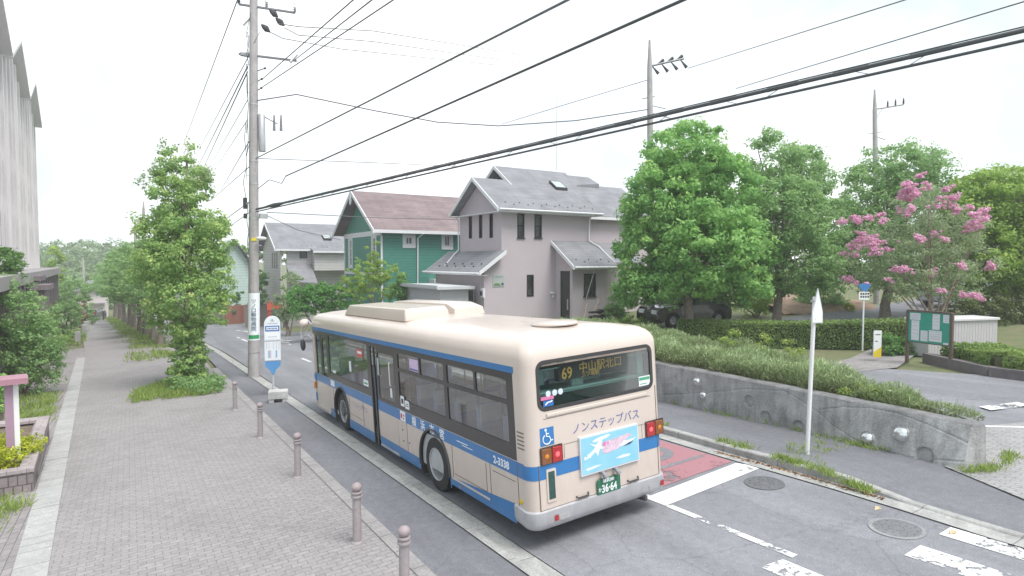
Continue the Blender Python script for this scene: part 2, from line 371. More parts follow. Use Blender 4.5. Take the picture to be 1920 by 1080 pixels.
M_BOLL = mat('bollard_paint', (.33, .29, .30), .6, var=.12, scale=12)

# ------------------------------------------------------------ terrain, road, pavements
def sheet(name, L, R, m, dz=0., n=8, kind='structure', k=1, gz=True):
    """strip between polylines L and R (x, y[, extra z]), lying dz above the terrain"""
    def res(P):
        out = []
        for i in range(len(P)-1):
            for j in range(n): t = j/n; out.append([P[i][q]+(P[i+1][q]-P[i][q])*t for q in range(len(P[i]))])
        out.append(list(P[-1])); return out
    A, B_ = res(L), res(R); b = MB(); V = []
    for p, q in zip(A, B_):
        for j in range(k+1):
            t = j/k; c = [p[i]+(q[i]-p[i])*t for i in range(len(p))]
            V.append((c[0], c[1], GZ(c[0], c[1])+dz+(c[2] if len(c) > 2 else 0)))
    F = []
    for i in range(len(A)-1):
        for j in range(k): a = i*(k+1)+j; F.append((a, a+1, a+k+2, a+k+1))
    b.add(V, F); o = b.build(name, m, smooth=60)
    # all sheets face up
    me = o.data
    if sum(p.normal.z*p.area for p in me.polygons) < 0: me.flip_normals()
    return tag(o, kind=kind)
xs = list(range(-120, -60, 15))+list(range(-60, 60, 3))+list(range(60, 91, 14)); ys = list(range(-20, 60, 3))+list(range(60, 257, 14))
V = [(x, y, GZ(x, y)-.03) for y in ys for x in xs]; nx = len(xs)
b = MB(); b.add(V, [(j*nx+i, j*nx+i+1, (j+1)*nx+i+1, (j+1)*nx+i) for j in range(len(ys)-1) for i in range(nx-1)])
tag(b.build('ground', M_GRASSG, smooth=60), kind='structure')
def xg(y): return -5.56-.0378*(y-3.8)                        # right edge of the stone gutter line
Y0, Y1 = -12, 130
sheet('road', [(0, Y0), (0, 30), (-.4, 45), (-1.2, 62), (-3, 100), (-4.5, Y1)], [(5.3, Y0), (5.7, 30), (5.4, 45), (4.6, 62), (3, 100), (1.5, Y1)], M_ROAD, .0, 20, k=4)
sheet('side_road', [(5.2, 28.5), (9, 27.5), (30, 22)], [(5.2, 40), (9, 37.5), (30, 31)], M_ROAD, .004, 12, k=6)
sheet('pavement', [(-1.40, Y0), (-1.40, 12), (-1.2, 24), (-.95, 40), (-2, 62), (-4, 100)], [(-.42, Y0), (-.42, 12), (-.45, 24), (-.5, 33), (-1.3, 62), (-3.3, 100)], M_WALK, .055, 12)
sheet('pavement', [(5.27, Y0, -.1), (5.27, -3.4, -.1), (5.37, -2.2, -.1), (5.42, -1.2, 0), (5.45, 1, 0), (5.6, 6, 0), (5.85, 27, 0)], [(6.3, Y0, -.1), (6.42, -3.4, -.08), (7.15, -2.2, -.07), (7.8, -1.2, -.10), (7.8, 1, -.10), (7.8, 6, -.10), (7.9, 27, -.10)], M_WALK, .13, 10)
sheet('promenade', [(xg(Y0), Y0), (xg(24), 24), (xg(37), 37), (-8.2, 60), (-9.6, 100)], [(-1.56, Y0), (-1.45, 24), (-1.1, 38), (-2.0, 61), (-4.2, 100)], M_PAVE, .05, 12)
sheet('promenade_side', [(-14, Y0), (-14, 37), (-14, 44)], [(xg(Y0), Y0), (xg(37), 37), (-7.25, 44)], M_DPAVE, .046, 12)
sheet('kerb_edging', [(-1.56, Y0), (-1.45, 24)], [(-1.40, Y0), (-1.2, 24)], concrete('edging', (.27, .255, .255), (.36, .34, .34), .2, .6), .062, 12)
# stone gutter line with a slight step
b = MB()
yy = Y0
rnd = random.Random(3)
while yy < 36.6:
    L_ = 1.9; g = .012; dz = rnd.uniform(.055, .062)
    V = []
    for y in (yy+g, min(yy+L_, 36.8)-g):
        for x in (xg(y)-.42, xg(y)-.004): V.append((x, y, GZ(x, y)+dz))
    V += [(p[0], p[1], p[2]-.05) for p in V]
    b.add(V, [(0, 1, 3, 2), (0, 2, 6, 4), (1, 5, 7, 3), (0, 4, 5, 1), (2, 3, 7, 6)]); yy += L_
tag(b.build('gutter_line', M_SLAB, smooth=0), kind='structure')
# near kerb: stone plus concrete apron
def kerb(name, P, h, wd, apron, side, m):                    # P: (x of the face, y, h scale); stone lies on 'side'
    b = MB(); prev = None; V = []; 
    for i in range(len(P)-1):
        for j in range(10):
            t = j/10; V.append([P[i][q]+(P[i+1][q]-P[i][q])*t for q in range(3)])
    V.append(list(P[-1])); R = []
    for x, y, s in V:
        R.append([(x+side*wd, y, GZ(x, y)+h*s), (x+side*.02, y, GZ(x, y)+h*s), (x+side*.0, y, GZ(x, y)+h*s-.02), (x, y, GZ(x, y)+.012), (x-side*apron, y, GZ(x, y)+.006)])
    VV = [p for r in R for p in r]; F = [(i*5+k, i*5+k+1, i*5+5+k+1, i*5+5+k) for i in range(len(R)-1) for k in range(4)]
    b.add(VV, F); o = b.build(name, m, smooth=30)
    return tag(o, kind='structure')
kerb('kerb', [(-.29, Y0, 1), (-.29, 12, 1), (-.33, 24, 1), (-.4, 33, 1), (-1.2, 62, 1), (-3.2, 100, 1)], .07, .14, .28, -1, M_CONC)
kerb('kerb', [(5.15, Y0, .25), (5.15, -3.4, .25), (5.25, -2.2, .25), (5.3, -1.2, 1), (5.32, 1, 1), (5.5, 6, 1), (5.7, 27, 1)], .145, .15, .3, 1, M_CONC)
# brick forecourt and the side street on the right
sheet('forecourt', [(6.45, Y0), (6.45, -3.2), (7.15, -1.9)], [(16, Y0), (16, -4.2), (9.6, -1.0)], M_PAVE2, .075, 10, k=3)
b = MB()
# road markings: bar, worn lines, crossing, red patch, manholes
def patch(name, P, m, dz, kind='structure', sub=1):
    b = MB(); b.add([(x, y, GZ(x, y)+dz) for x, y in P], [tuple(range(len(P)))]); o = b.build(name, m, smooth=0)
    if o.data.polygons[0].normal.z < 0: o.data.flip_normals()
    return tag(o, kind=kind)
M_MARK = roadpaint('marking_solid', (.74, .74, .74), .80, 0); M_MARKW = roadpaint('marking_worn', (.7, .7, .7), 1.08, 0); M_MARKM = roadpaint('marking_half', (.72, .72, .72), 1.0, 0)
M_RED = roadpaint('marking_red', (.38, .18, .205), .84, 0); M_REDW = roadpaint('marking_red_worn', (.45, .2, .2), 1.04, 0)
patch('stop_line', [(2.52, .06), (2.50, .50), (4.95, .62), (5.12, .17)], M_MARK, .008)
patch('centre_line', [(2.50, -2.1), (2.50, .05), (2.62, .05), (2.62, -2.1)], M_MARKM, .009)
patch('centre_line', [(2.50, .5), (2.50, 24), (2.64, 24), (2.64, .5)], M_MARKM, .009)
patch('red_surface', [(2.66, .66), (2.7, 9), (5.05, 9), (4.98, .72)], M_RED, .008)
for i, (x, y, r) in enumerate([(4.15, 2.1, .62)]):
    patch('red_lettering', [(x+r*math.cos(t*.26)*.85, y+r*math.sin(t*.26)*.8) for t in range(24)], M_ROAD, .012)
    patch('red_lettering', [(x+r*math.cos(t*.26)*.5, y+r*math.sin(t*.26)*.5) for t in range(24)], M_RED, .016)
patch('red_lettering', [(2.7, 1.28), (2.7, 1.40), (4.85, 1.36), (4.85, 1.26)], M_ROAD, .012)
for k, (x0, x1, m) in enumerate([(.55, 1.0, M_MARKM), (1.45, 1.9, M_MARKW), (2.0, 2.38, M_MARKM), (2.93, 3.0, M_MARKW), (3.60, 4.02, M_MARKM), (4.52, 4.86, M_MARKM)]):
    patch('crossing_bar', [(x0-.02, -6.5), (x0, -2.0-.9*(k > 3)-.0*(k == 3)), (x1, -2.05-.85*(k > 3)), (x1, -6.5)], m, .008)
patch('crossing_bar', [(2.92, -2.9), (2.95, -1.95), (3.03, -1.95), (3.2, -2.9)], M_MARKW, .010)
patch('turn_arrow', [(3.5, 31), (3.6, 31), (3.9, 33.2), (4.4, 33.0), (3.7, 35.5), (3.0, 33.6), (3.4, 33.4)], M_MARKM, .012)
patch('lane_mark', [(1.9, 36), (2.05, 36), (2.0, 41), (1.85, 41)], M_MARKM, .012)
patch('lane_mark', [(3.2, 44), (3.5, 44), (3.0, 48), (2.7, 48)], M_MARKM, .012)
def manhole(x, y, r, label, fade):
    t = thing('manhole_cover', label, 'manhole cover', (x, y, GZ(x, y)))
    t.rotation_euler = (math.atan(-.0388), -math.atan(.0438), 0)
    mm = asphalt('manhole_iron%d' % fade, (.15, .15, .165), (.20, .20, .21), 0) if not fade else asphalt('manhole_iron%d' % fade, (.125, .125, .135), (.15, .15, .16), 0)
    b = MB(); b.lathe([(r, .002), (r, .013), (r-.045, .014), (r-.05, .009)], n=40); b.build('rim', asphalt('manhole_rim', (.24, .24, .25), (.30, .30, .31), 0) if not fade else mm, t)
    b = MB(); b.lathe([(r-.052, .0), (r-.052, .010), (r-.10, .0125), (0, .0135)], n=40)
    for k in range(3):
        for i in range(12):
            a = i*math.pi/6+k*.2; q = (.28+.22*k)*r
            b.box((q*math.cos(a)-.012, q*math.sin(a)-.012, .008), (q*math.cos(a)+.012, q*math.sin(a)+.012, .017))
    b.build('lid', mm, t)
manhole(4.30, -2.48, .34, 'clear round manhole cover with pale ring near crossing stripes', 0)
manhole(4.46, -.32, .32, 'faded dark manhole cover just behind the white stop line', 1)

# side street to the right of the planter
sheet('side_street', [(9.0, -2.3), (9.6, 0), (11.5, 5), (12.9, 9), (12.3, 14)], [(18, -8), (16.4, -.3), (15.2, 4.6), (14.2, 9), (13.6, 15.5)], M_ROAD, .02, 8, k=6)
sheet('side_street', [(7.2, 18), (12.3, 14), (19.5, 10.2), (28, 9.3), (44, 8.6)], [(8.4, 18.5), (13.2, 15.6), (20.5, 13.4), (30, 12.7), (46, 12.6)], M_WALK, .03, 8, k=4)
patch('side_street_line', [(9.9, -1.05), (9.9, -.9), (13.5, -5.2), (13.3, -5.2)], M_MARK, .081)
patch('side_street_mark', [(12.2, -.7), (12.4, -.2), (14, -.6), (13.8, -1.1)], M_REDW, .05)
patch('side_street_mark', [(11.8, -.9), (12, -.6), (13.0, -1.0), (12.8, -1.3)], M_MARKM, .055)

# ------------------------------------------------------------ planter with sculpted concrete wall
def onX(u, v, X): d = ray(u, v); return CAM+d*((X-CAM.x)/d.x)
def wbx(y): return np.interp(y, [-2.15, -1, 1, 5, 14], [7.14, 7.37, 7.54, 7.56, 7.72])
def wtx(y): return np.interp(y, [-2.15, -1, 1, 5, 14], [7.43, 7.50, 7.54, 7.54, 7.72])
TOPZ = 1.17
def wp(u, v):                                               # pixel -> (y, z) on the wall face
    X = 7.6
    for _ in range(6):
        p = onX(u, v, X); s = (p.z-GZ(X, p.y))/(TOPZ-GZ(X, p.y)); X = float(wbx(p.y)+(wtx(p.y)-wbx(p.y))*s)
    return p.y, p.z
planter = thing('sculpted_planter', 'long concrete planter wall with grooves, round hollows and metal domes', 'planter', (8, 2, .3))
NY, NZ = 620, 60
ysw = np.linspace(-2.15, 7.2, NY); sw = np.linspace(0, 1, NZ)
YY, SS = np.meshgrid(ysw, sw, indexing='ij')
xb = wbx(YY); xt = wtx(YY); zb = np.vectorize(GZ)(xb, YY)+.01
ZZ = zb+(TOPZ-zb)*SS; XX = xb+(xt-xb)*SS
D = np.zeros_like(XX)
for (u, v, ru) in [(1404, 753, 26), (1435, 783, 25), (1497, 801, 27), (1733, 856, 36)]:
    y, z = wp(u, v); y2, z2 = wp(u+ru*.8, v); r = .145 if u < 1700 else .165
    q = np.sqrt((YY-y)**2+(ZZ-z)**2)/r; D += np.where(q < 1, .065*np.clip((1-q)*7, 0, 1)-.035*np.clip(1-q, 0, 1), 0)
for (u, v, r, h) in [(1348, 757, .14, .05), (1589, 778, .145, .085)]:
    y, z = wp(u, v); q = ((YY-y)**2+(ZZ-z)**2)/r**2; D -= h*np.sqrt(np.clip(1-q, 0, 1))
for line in [[(1240, 741), (1320, 737), (1400, 729), (1470, 733), (1500, 750), (1530, 770), (1560, 797), (1600, 823), (1650, 843), (1700, 857), (1810, 866)],
             [(1532, 769), (1580, 763), (1630, 765), (1680, 774), (1740, 796), (1820, 833)]]:
    P = [wp(*q) for q in line]
    for i in range(len(P)-1):
        a = np.array(P[i]); b_ = np.array(P[i+1]); ab = b_-a; L2 = (ab**2).sum()
        t = np.clip(((YY-a[0])*ab[0]+(ZZ-a[1])*ab[1])/L2, 0, 1); q = np.hypot(YY-a[0]-t*ab[0], ZZ-a[1]-t*ab[1])
        D = np.maximum(D, .014*np.clip(1-q/.018, 0, 1))
# the area below the grooves is a touch rougher and proud; small surface unevenness
rs = np.random.RandomState(2)
for _ in range(60):
    fy, fz, ph, am = rs.uniform(-14, 14), rs.uniform(-14, 14), rs.uniform(0, 6.3), rs.uniform(.0003, .0011); D += am*np.sin(fy*YY+fz*ZZ+ph)
XX = XX+D
b = MB(); V = [tuple(p) for p in np.stack([XX, YY, ZZ], -1).reshape(-1, 3)]
b.add(V, [(i*NZ+j, i*NZ+j+1, (i+1)*NZ+j+1, (i+1)*NZ+j) for i in range(NY-1) for j in range(NZ-1)])
b.build('wall_face', M_WALLC, planter, off=(8, 2, .3), smooth=50)
b = MB(); ring = []
def cap_sec(y):
    t, z0 = float(wtx(y)), TOPZ
    return [(t-.0, y, z0), (t+.03, y, z0+.03), (t+.27, y, z0+.035), (t+.30, y, z0-.02), (t+.30, y, z0-.35)]
secs = [cap_sec(y) for y in np.linspace(-2.15, 7.2, 30)]+[cap_sec(14.)]
# round the near end of the coping back around the bed
x0 = float(wtx(-2.15))
tip = []
for (ox, oy, ix, iy) in ((7.43, -2.16, 7.73, -1.85), (7.48, -2.26, 7.74, -1.90), (7.60, -2.30, 7.76, -1.95), (7.74, -2.20, 7.78, -1.93), (7.95, -1.95, 7.86, -1.80)):
    d_ = lambda k: (ox+(ix-ox)*k, oy+(iy-oy)*k)
    tip.append([(*d_(0), TOPZ), (*d_(.1), TOPZ+.03), (*d_(.9), TOPZ+.035), (*d_(1), TOPZ-.02), (*d_(1), TOPZ-.35)])
tip.append([(12.3, 6, TOPZ), (12.27, 6, TOPZ+.03), (12.0, 6.1, TOPZ+.035), (11.98, 6.1, TOPZ-.02), (11.98, 6.1, TOPZ-.35)])
allr = tip[::-1]+secs
b.add([p for r in allr for p in r], [(i*5+k, i*5+k+1, i*5+5+k+1, i*5+5+k) for i in range(len(allr)-1) for k in range(4)])
b.build('coping', M_WALLD, planter, off=(8, 2, .3), smooth=50)
b = MB(); E_ = [(7.15, -2.15), (7.40, -2.27), (7.60, -2.32), (7.76, -2.22), (7.98, -1.97), (12.4, 6), (12.4, 14)]
T_ = [(x0, -2.15), tuple(tip[1][0][:2]), tuple(tip[2][0][:2]), tuple(tip[3][0][:2]), (7.95, -1.95), (12.3, 6), (12.3, 14)]
b.add([(x, y, GZ(x, y)+.03) for x, y in E_]+[(x, y, TOPZ) for x, y in T_], [(i, i+1, 8+i, 7+i) for i in range(6)])
b.build('end_wall', M_WALLC, planter, off=(8, 2, .3), smooth=40)
b = MB(); S_ = [(7.72, 14), (7.72, 7), (7.74, 0), (7.70, -1.8), (7.80, -1.85), (8.5, -.8), (12.1, 6), (12.2, 14)]
b.add([(x, y, 1.08) for x, y in S_], [tuple(range(8))]); b.build('soil_bed', M_SOIL, planter, off=(8, 2, .3), smooth=0)
b = MB(); b.box((7.62, 7.2, -.6), (7.9, 14, TOPZ-.01)); b.build('wall_panel', M_WALLC, planter, off=(8, 2, .3))
M_CHROME = mat('polished_steel', (.8, .8, .8), .22, 1., var=.12, scale=20)
for (u, v, r) in [(1307, 716, .105), (1319, 742, .10), (1627, 823, .125), (1690, 815, .145)]:
    y, z = wp(u, v); X = float(wbx(y)+(wtx(y)-wbx(y))*(z-GZ(7.6, y))/(TOPZ-GZ(7.6, y)))
    b = MB(); b.sphere((X-.01, y, z), r, 20, (.75, 1, 1)); b.lathe([(r*1.16, 0), (r*1.18, -.012), (r*1.02, -.018)], (X+.008, y, z), 'x', 24)
    b.build('metal_dome', M_CHROME, planter, off=(8, 2, .3), smooth=60)

# ------------------------------------------------------------ lettering
def text(body, size, org, right, up, m, parent=None, name='lettering', align='LEFT', ext=.0015, sx=1., bold=0):
    c = bpy.data.curves.new('t', 'FONT'); c.body = body; c.size = size; c.align_x = align; c.extrude = ext; c.offset = bold; c.resolution_u = 3
    o = bpy.data.objects.new('t', c); COL.objects.link(o); dg = bpy.context.evaluated_depsgraph_get()
    me = bpy.data.meshes.new_from_object(o.evaluated_get(dg)); bpy.data.objects.remove(o); bpy.data.curves.remove(c)
    R = Vector(right).normalized(); U = Vector(up).normalized(); Nn = R.cross(U); O = Vector(org)
    M = Matrix(((R.x*sx, U.x, Nn.x, O.x), (R.y*sx, U.y, Nn.y, O.y), (R.z*sx, U.z, Nn.z, O.z), (0, 0, 0, 1)))
    me.transform(M); me.materials.clear(); me.materials.append(m); me.name = name
    t = bpy.data.objects.new(name, me); COL.objects.link(t); t.parent = parent
    return t

# ------------------------------------------------------------ the bus
W_, L_, HS = 2.49, 11.25, 2.62
M_CREAM = mat('bus_cream', (.62, .53, .475), .32, var=.035, scale=1.5, coat=.4)
M_BLUE = mat('bus_blue', (.03, .175, .44), .35, var=.06, scale=2, coat=.3)
M_BELT = mat('bus_window_surround', (.045, .043, .045), .3, var=.1, coat=.2)
M_SILV = mat('bumper_silver', (.50, .50, .53), .38, .35, var=.06)
M_SEAM = mat('bus_seam', (.16, .12, .10), .7, var=0)
M_INT = mat('bus_interior', (.42, .43, .44), .7, var=.1)
M_INTL = mat('bus_panel_light', (.42, .47, .48), .6, var=.06)
M_SEAT = mat('seat_blue_grey', (.28, .32, .52), .85, var=.15, scale=20)
M_SEATL = mat('seat_cover_grey', (.50, .52, .54), .8, var=.1)
M_GL = glass('bus_glass', (.58, .63, .62), .0, .32); M_GLR = glass('bus_rear_glass', (.46, .64, .60), 0., .4)
M_REDL = mat('lamp_red', (.38, .02, .022), .25, var=.15, scale=25, coat=.6); M_REDLIT = mat('lamp_red_lit', (.9, .03, .03), .25, var=0, emit=(1, .05, .06), estr=1.6)
M_AMB = mat('lamp_amber', (.22, .075, .02), .25, var=.1, coat=.6); M_AMBL = mat('lamp_amber_bright', (.62, .22, .02), .3, var=0)
M_INK = mat('lettering_blue', (.10, .13, .36), .5, var=0); M_WLET = mat('lettering_white', (.8, .82, .85), .5, var=0)
def grime(m, k):
    t = m.node_tree; b = t.nodes['Principled BSDF']; src = b.inputs['Base Color'].links[0].from_socket
    tc9 = N(t, 'ShaderNodeTexCoord'); sx = N(t, 'ShaderNodeSeparateXYZ'); t.links.new(tc9.outputs['Object'], sx.inputs[0])
    mp9 = N(t, 'ShaderNodeMapping'); mp9.inputs['Scale'].default_value = (2.5, 2.5, .8); t.links.new(tc9.outputs['Object'], mp9.inputs['Vector'])
    n9 = N(t, 'ShaderNodeTexNoise', Scale=2.2, Detail=8., Roughness=.7); t.links.new(mp9.outputs[0], n9.inputs['Vector'])
    mu = N(t, 'ShaderNodeMath', operation='MULTIPLY_ADD'); t.links.new(sx.outputs['Z'], mu.inputs[0]); mu.inputs[1].default_value = .30; t.links.new(n9.outputs['Fac'], mu.inputs[2])
    c = mixc(t, k, src, mixc(t, 1., src, ramp(t, mu.outputs[0], [(.48, (.66, .62, .57)), (.85, (1., 1., 1.))]), 'MULTIPLY'))
    rz = N(t, 'ShaderNodeMath', operation='MULTIPLY_ADD'); t.links.new(n9.outputs['Fac'], rz.inputs[0]); rz.inputs[1].default_value = .35; rz.inputs[2].default_value = .16; t.links.new(rz.outputs[0], b.inputs['Roughness'])
    t.links.new(c, b.inputs['Base Color'])
for m_, k_ in ((M_CREAM, .3), (M_BLUE, .3), (M_SILV, .4)): grime(m_, k_)
bus = thing('city_bus', 'cream and blue low-floor city bus stopped at the kerb, seen from rear', 'bus')
bus.matrix_world = Matrix(((BX.x, BY.x, BN.x, 0), (BX.y, BY.y, BN.y, 0), (BX.z, BY.z, BN.z, 0), (0, 0, 0, 1)))
WY = (3.10, 8.62); WR = .475
def perim(inset, r=.16, n=6):
    x0, y0, x1, y1 = inset, inset, W_-inset, L_-inset; r = max(.03, r); P = []
    for cx, cy_, t0 in ((x0+r, y0+r, 180), (x1-r, y0+r, 270), (x1-r, y1-r, 0), (x0+r, y1-r, 90)):
        for i in range(n+1): t = rad(t0+90*i/n); P.append((cx+r*math.cos(t), cy_+r*math.sin(t)))
    return P                                                # starts on the rear left corner, runs anticlockwise
def loft(b, rings, cap=False):
    n = len(rings[0]); b.add([p for r in rings for p in r], [(k*n+i, k*n+(i+1) % n, (k+1)*n+(i+1) % n, (k+1)*n+i) for k in range(len(rings)-1) for i in range(n)]+([tuple(range((len(rings)-1)*n, len(rings)*n))] if cap else []))
def cornerband(b, z0, z1, off=0., i0=0, i1=6, rear=True):   # rear left/right corner pieces
    P = perim(-off, .16+off)
    for a, c in ((0, 6), (7, 13)):
        q = P[a:c+1]; b.add([(x, y, z0) for x, y in q]+[(x, y, z1) for x, y in q], [(i, i+1, 7+i+1, 7+i) for i in range(6)])
# roof
b = MB(); R = [[(x, y, HS-.10) for x, y in perim(0)], [(x, y, HS) for x, y in perim(0)]]
for t in (15, 30, 45, 60, 75, 90):
    s = math.sin(rad(t)); c = 1-math.cos(rad(t)); R.append([(x, y, HS+.265*s) for x, y in perim(.27*c, .16+.1*c)])
for ins, z in ((.45, .295), (.75, .325), (1.05, .335)): R.append([(x, y, HS+z) for x, y in perim(ins, .2)])
loft(b, R, True); b.build('roof', M_CREAM, bus, smooth=50)
# rear panel
RW = rrect(.19, 1.93, 2.30, 2.575, .11, 6)
b = MB(); b.plate([rect(.16, .55, 2.33, HS-.10), RW], lambda a, c, d: (a, d, c), .03)
b.build('rear_panel', M_CREAM, bus, smooth=0)
b = MB(); cornerband(b, .50, HS-.10); b.build('corner_panel', M_CREAM, bus)
b = MB(); b.plate([rrect(.165, 1.905, 2.325, 2.60, .13, 6), rrect(.215, 1.955, 2.275, 2.55, .1, 6)], lambda a, c, d: (a, -.004+d, c), .02); b.build('rear_window_seal', M_BELT, bus, smooth=0)
rw = MB(); rw.plate([rrect(.2, 1.94, 2.29, 2.57, .11, 6)], lambda a, c, d: (a, .012+d, c), 0); rwo = rw.build('rear_window', M_GLR, bus, smooth=0)
b = MB(); b.box((.22, .05, 1.92), (2.27, .06, 2.10)); b.build('dark_sheet', mat('dark_sheet', (.02, .03, .025), .35, var=.1), rwo)  # dark sheet that makes the rear window's lower strip, below the shelf, dark
# side panels: strips with wheel arches cut out
def arch(y, R_):
    for c in WY:
        if abs(y-c) < R_: return WR+math.sqrt(R_*R_-(y-c)**2)
    return 0
def band(b, y0, y1, z0, z1, x, R_=.62, top=None):
    ysm = sorted(set([y0, y1]+[c+R_*math.sin(rad(a)) for c in WY for a in range(-90, 91, 6)]+[y0+(y1-y0)*i/20 for i in range(21)]))
    ysm = [y for y in ysm if y0-1e-6 <= y <= y1+1e-6]
    for a, c in zip(ysm, ysm[1:]):
        if c-a < 1e-4: continue
        m = (a+c)/2; ha, hc = arch(a, R_), arch(c, R_)
        if arch(m, R_) == 0: ha = hc = 0
        za, zc = max(z0, ha), max(z0, hc)
        if za >= z1 and zc >= z1: continue
        za, zc = min(za, z1), min(zc, z1)
        b.add([(x, a, za), (x, c, zc), (x, c, z1), (x, a, z1)], [(0, 1, 2, 3)])
SKT = lambda y: .42
for side, x, xo in ((-1, 0., -.004), (1, W_, W_+.004)):
    b = MB(); 
    segs = [(.16, 4.74), (6.24, L_-.16)] if side < 0 else [(.16, L_-.16)]
    for y0, y1 in segs:
        if y0 < 1: band(b, .16, .42, .50, 1.21, x); band(b, .42, 2.45, .31, 1.21, x); band(b, 2.45, y1, .24, 1.21, x)
        else: band(b, y0, y1, .24, 1.21, x)
    b.build('side_panel', M_CREAM, bus, smooth=0)
    b = MB()
    for y0, y1 in segs: band(b, y0, y1, .99, 1.20, xo)
    if side > 0: pass
    b.build('side_stripe', M_BLUE, bus, smooth=0)
    b = MB()
    for y0, y1 in segs:
        if y0 < 1: band(b, .42, 2.45, .305, .435, xo); band(b, 2.45, y1, .235, .435, xo)
        else: band(b, y0, min(y1, 9.6), .20, .41, xo); 
    b.add([(xo, .42, .435), (xo, 2.4, .435), (xo, .42, .585)], [(0, 1, 2)])
    b.build('skirt', M_BLUE, bus, smooth=0)
    b = MB(); b.box((min(x, xo*1.6 if side < 0 else W_), .30, 2.43), (max(x, 0) if side < 0 else W_+.006, L_-.16, 2.52)); b.build('gutter_stripe', M_BLUE, bus)
    # arch lips and dark wells
    b = MB()
    for c in WY:
        P = [(x+side*.0, c+.62*math.cos(rad(a)), WR+.62*math.sin(rad(a))) for a in range(-12, 193, 9)]
        b.tube([(x+side*.006, p[1], p[2]) for p in P], .022, 6)
    b.build('arch_trim', M_BELT, bus)
    b = MB()
    for c in WY:
        V = []
        for a in range(-30, 211, 12): V += [(x-side*.001, c+.61*math.cos(rad(a)), WR+.61*math.sin(rad(a))), (x-side*.62, c+.61*math.cos(rad(a)), WR+.61*math.sin(rad(a)))]
        b.add(V, [(2*i, 2*i+1, 2*i+3, 2*i+2) for i in range(20)])
    b.build('wheel_well', M_BLACK, bus)
    # window belt
    f = (lambda a, c, d: (-.003+d, a, c)) if side < 0 else (lambda a, c, d: (W_+.003-d, a, c))
    if side < 0:
        wins = [(.55, 1.38, 1.38, 2.00, 2.34), (1.42, 2.38, 1.38, 2.00, 2.34), (2.52, 3.46, 1.38, 2.00, 2.34), (3.52, 4.56, 1.38, 2.00, 2.34)]
        holes = [rrect(.50, 1.42, 2.40, 1.97, .04, 3), rrect(.50, 2.03, 1.40, 2.33, .04, 3), rrect(1.46, 2.03, 2.40, 2.33, .04, 3),
                 rrect(2.52, 1.42, 4.58, 1.97, .04, 3), rrect(2.52, 2.03, 3.50, 2.33, .04, 3), rrect(3.56, 2.03, 4.58, 2.33, .04, 3)]
        fh = [rrect(6.40, 1.36, 9.50, 2.36, .06, 3)]
        b = MB(); b.plate([rect(.33, 1.22, 4.74, 2.43)]+holes, f, .03); b.plate([rect(6.24, 1.22, 9.66, 2.43)]+fh, f, .03); b.box((-.003, 4.74, 2.34), (.027, 6.24, 2.43)); b.box((-.003, 9.66, 2.32), (.027, 11.09, 2.43))
        wb = b.build('window_surround', M_BELT, bus, smooth=0)
        for k, h in enumerate(holes+fh):
            g = MB(); g.plate([h], lambda a, c, d: (.012+d, a, c), 0); g.build('window_pane', M_GL, wb, smooth=0)
    else:
        hs = [rrect(.5+i*1.55, 1.42, 1.9+i*1.55, 2.33, .05, 3) for i in range(7)]
        b = MB(); b.plate([rect(.33, 1.22, 11.09, 2.43)]+hs, f, .03); wb = b.build('window_surround', M_BELT, bus, smooth=0)
        for h in hs: g = MB(); g.plate([h], lambda a, c, d: (W_-.012-d, a, c), 0); g.build('window_pane', M_GL, wb, smooth=0)
    b = MB(); b.box((0 if side < 0 else W_-.02, .16, 1.21), (.02 if side < 0 else W_, .33, HS-.1)); b.box((0 if side < 0 else W_-.02, .33, 2.43), (.02 if side < 0 else W_, L_-.16, HS-.1)); b.build('cant_rail', M_CREAM, bus)
# rear stripe wraps round the corners
b = MB(); P = perim(-.004, .164); q = P[0:14]; b.add([(x, y, .99+.0*i) for i, (x, y) in enumerate(q)]+[(x, y, 1.185) for x, y in q], [(i, i+1, 14+i+1, 14+i) for i in range(13)])
b.add([(-.004, .16, .99), (-.004, .17, .99), (-.004, .17, 1.2), (-.004, .16, 1.2)], [(0, 1, 2, 3)]); b.build('rear_stripe', M_BLUE, bus, smooth=50)
# bumper
b = MB(); rings = []
for o_, z in ((-.02, .30), (.012, .325), (.030, .40), (.034, .50), (.03, .55), (-.01, .575)):
    P = perim(-o_, .17+o_*.5)[0:14]; P = [(P[0][0], .42)]+P+[(P[-1][0], .42)]; rings.append([(x, y, z+(.03 if y > .3 else 0)) for x, y in P])
n = len(rings[0]); b.add([p for r in rings for p in r], [(k*n+i, k*n+i+1, (k+1)*n+i+1, (k+1)*n+i) for k in range(5) for i in range(n-1)])
bp_ = b.build('bumper', M_SILV, bus, smooth=50)
for x in (.36, 2.10): 
    b = MB(); b.rbox((x-.035+(.28 if x > 1 else 0), -.045, .40), (x+.035+(.28 if x > 1 else 0), -.028, .475), .008); b.build('reflector', M_REDL, bp_)
for x in (.50, 2.19):
    b = MB(); b.plate([rrect(x-.09, .385, x+.09, .465, .03)], lambda a, c, d: (a, -.037+d, c), .01); b.build('bumper_recess', mat('bumper_recess', (.36, .36, .37), .5, var=.1), bp_)
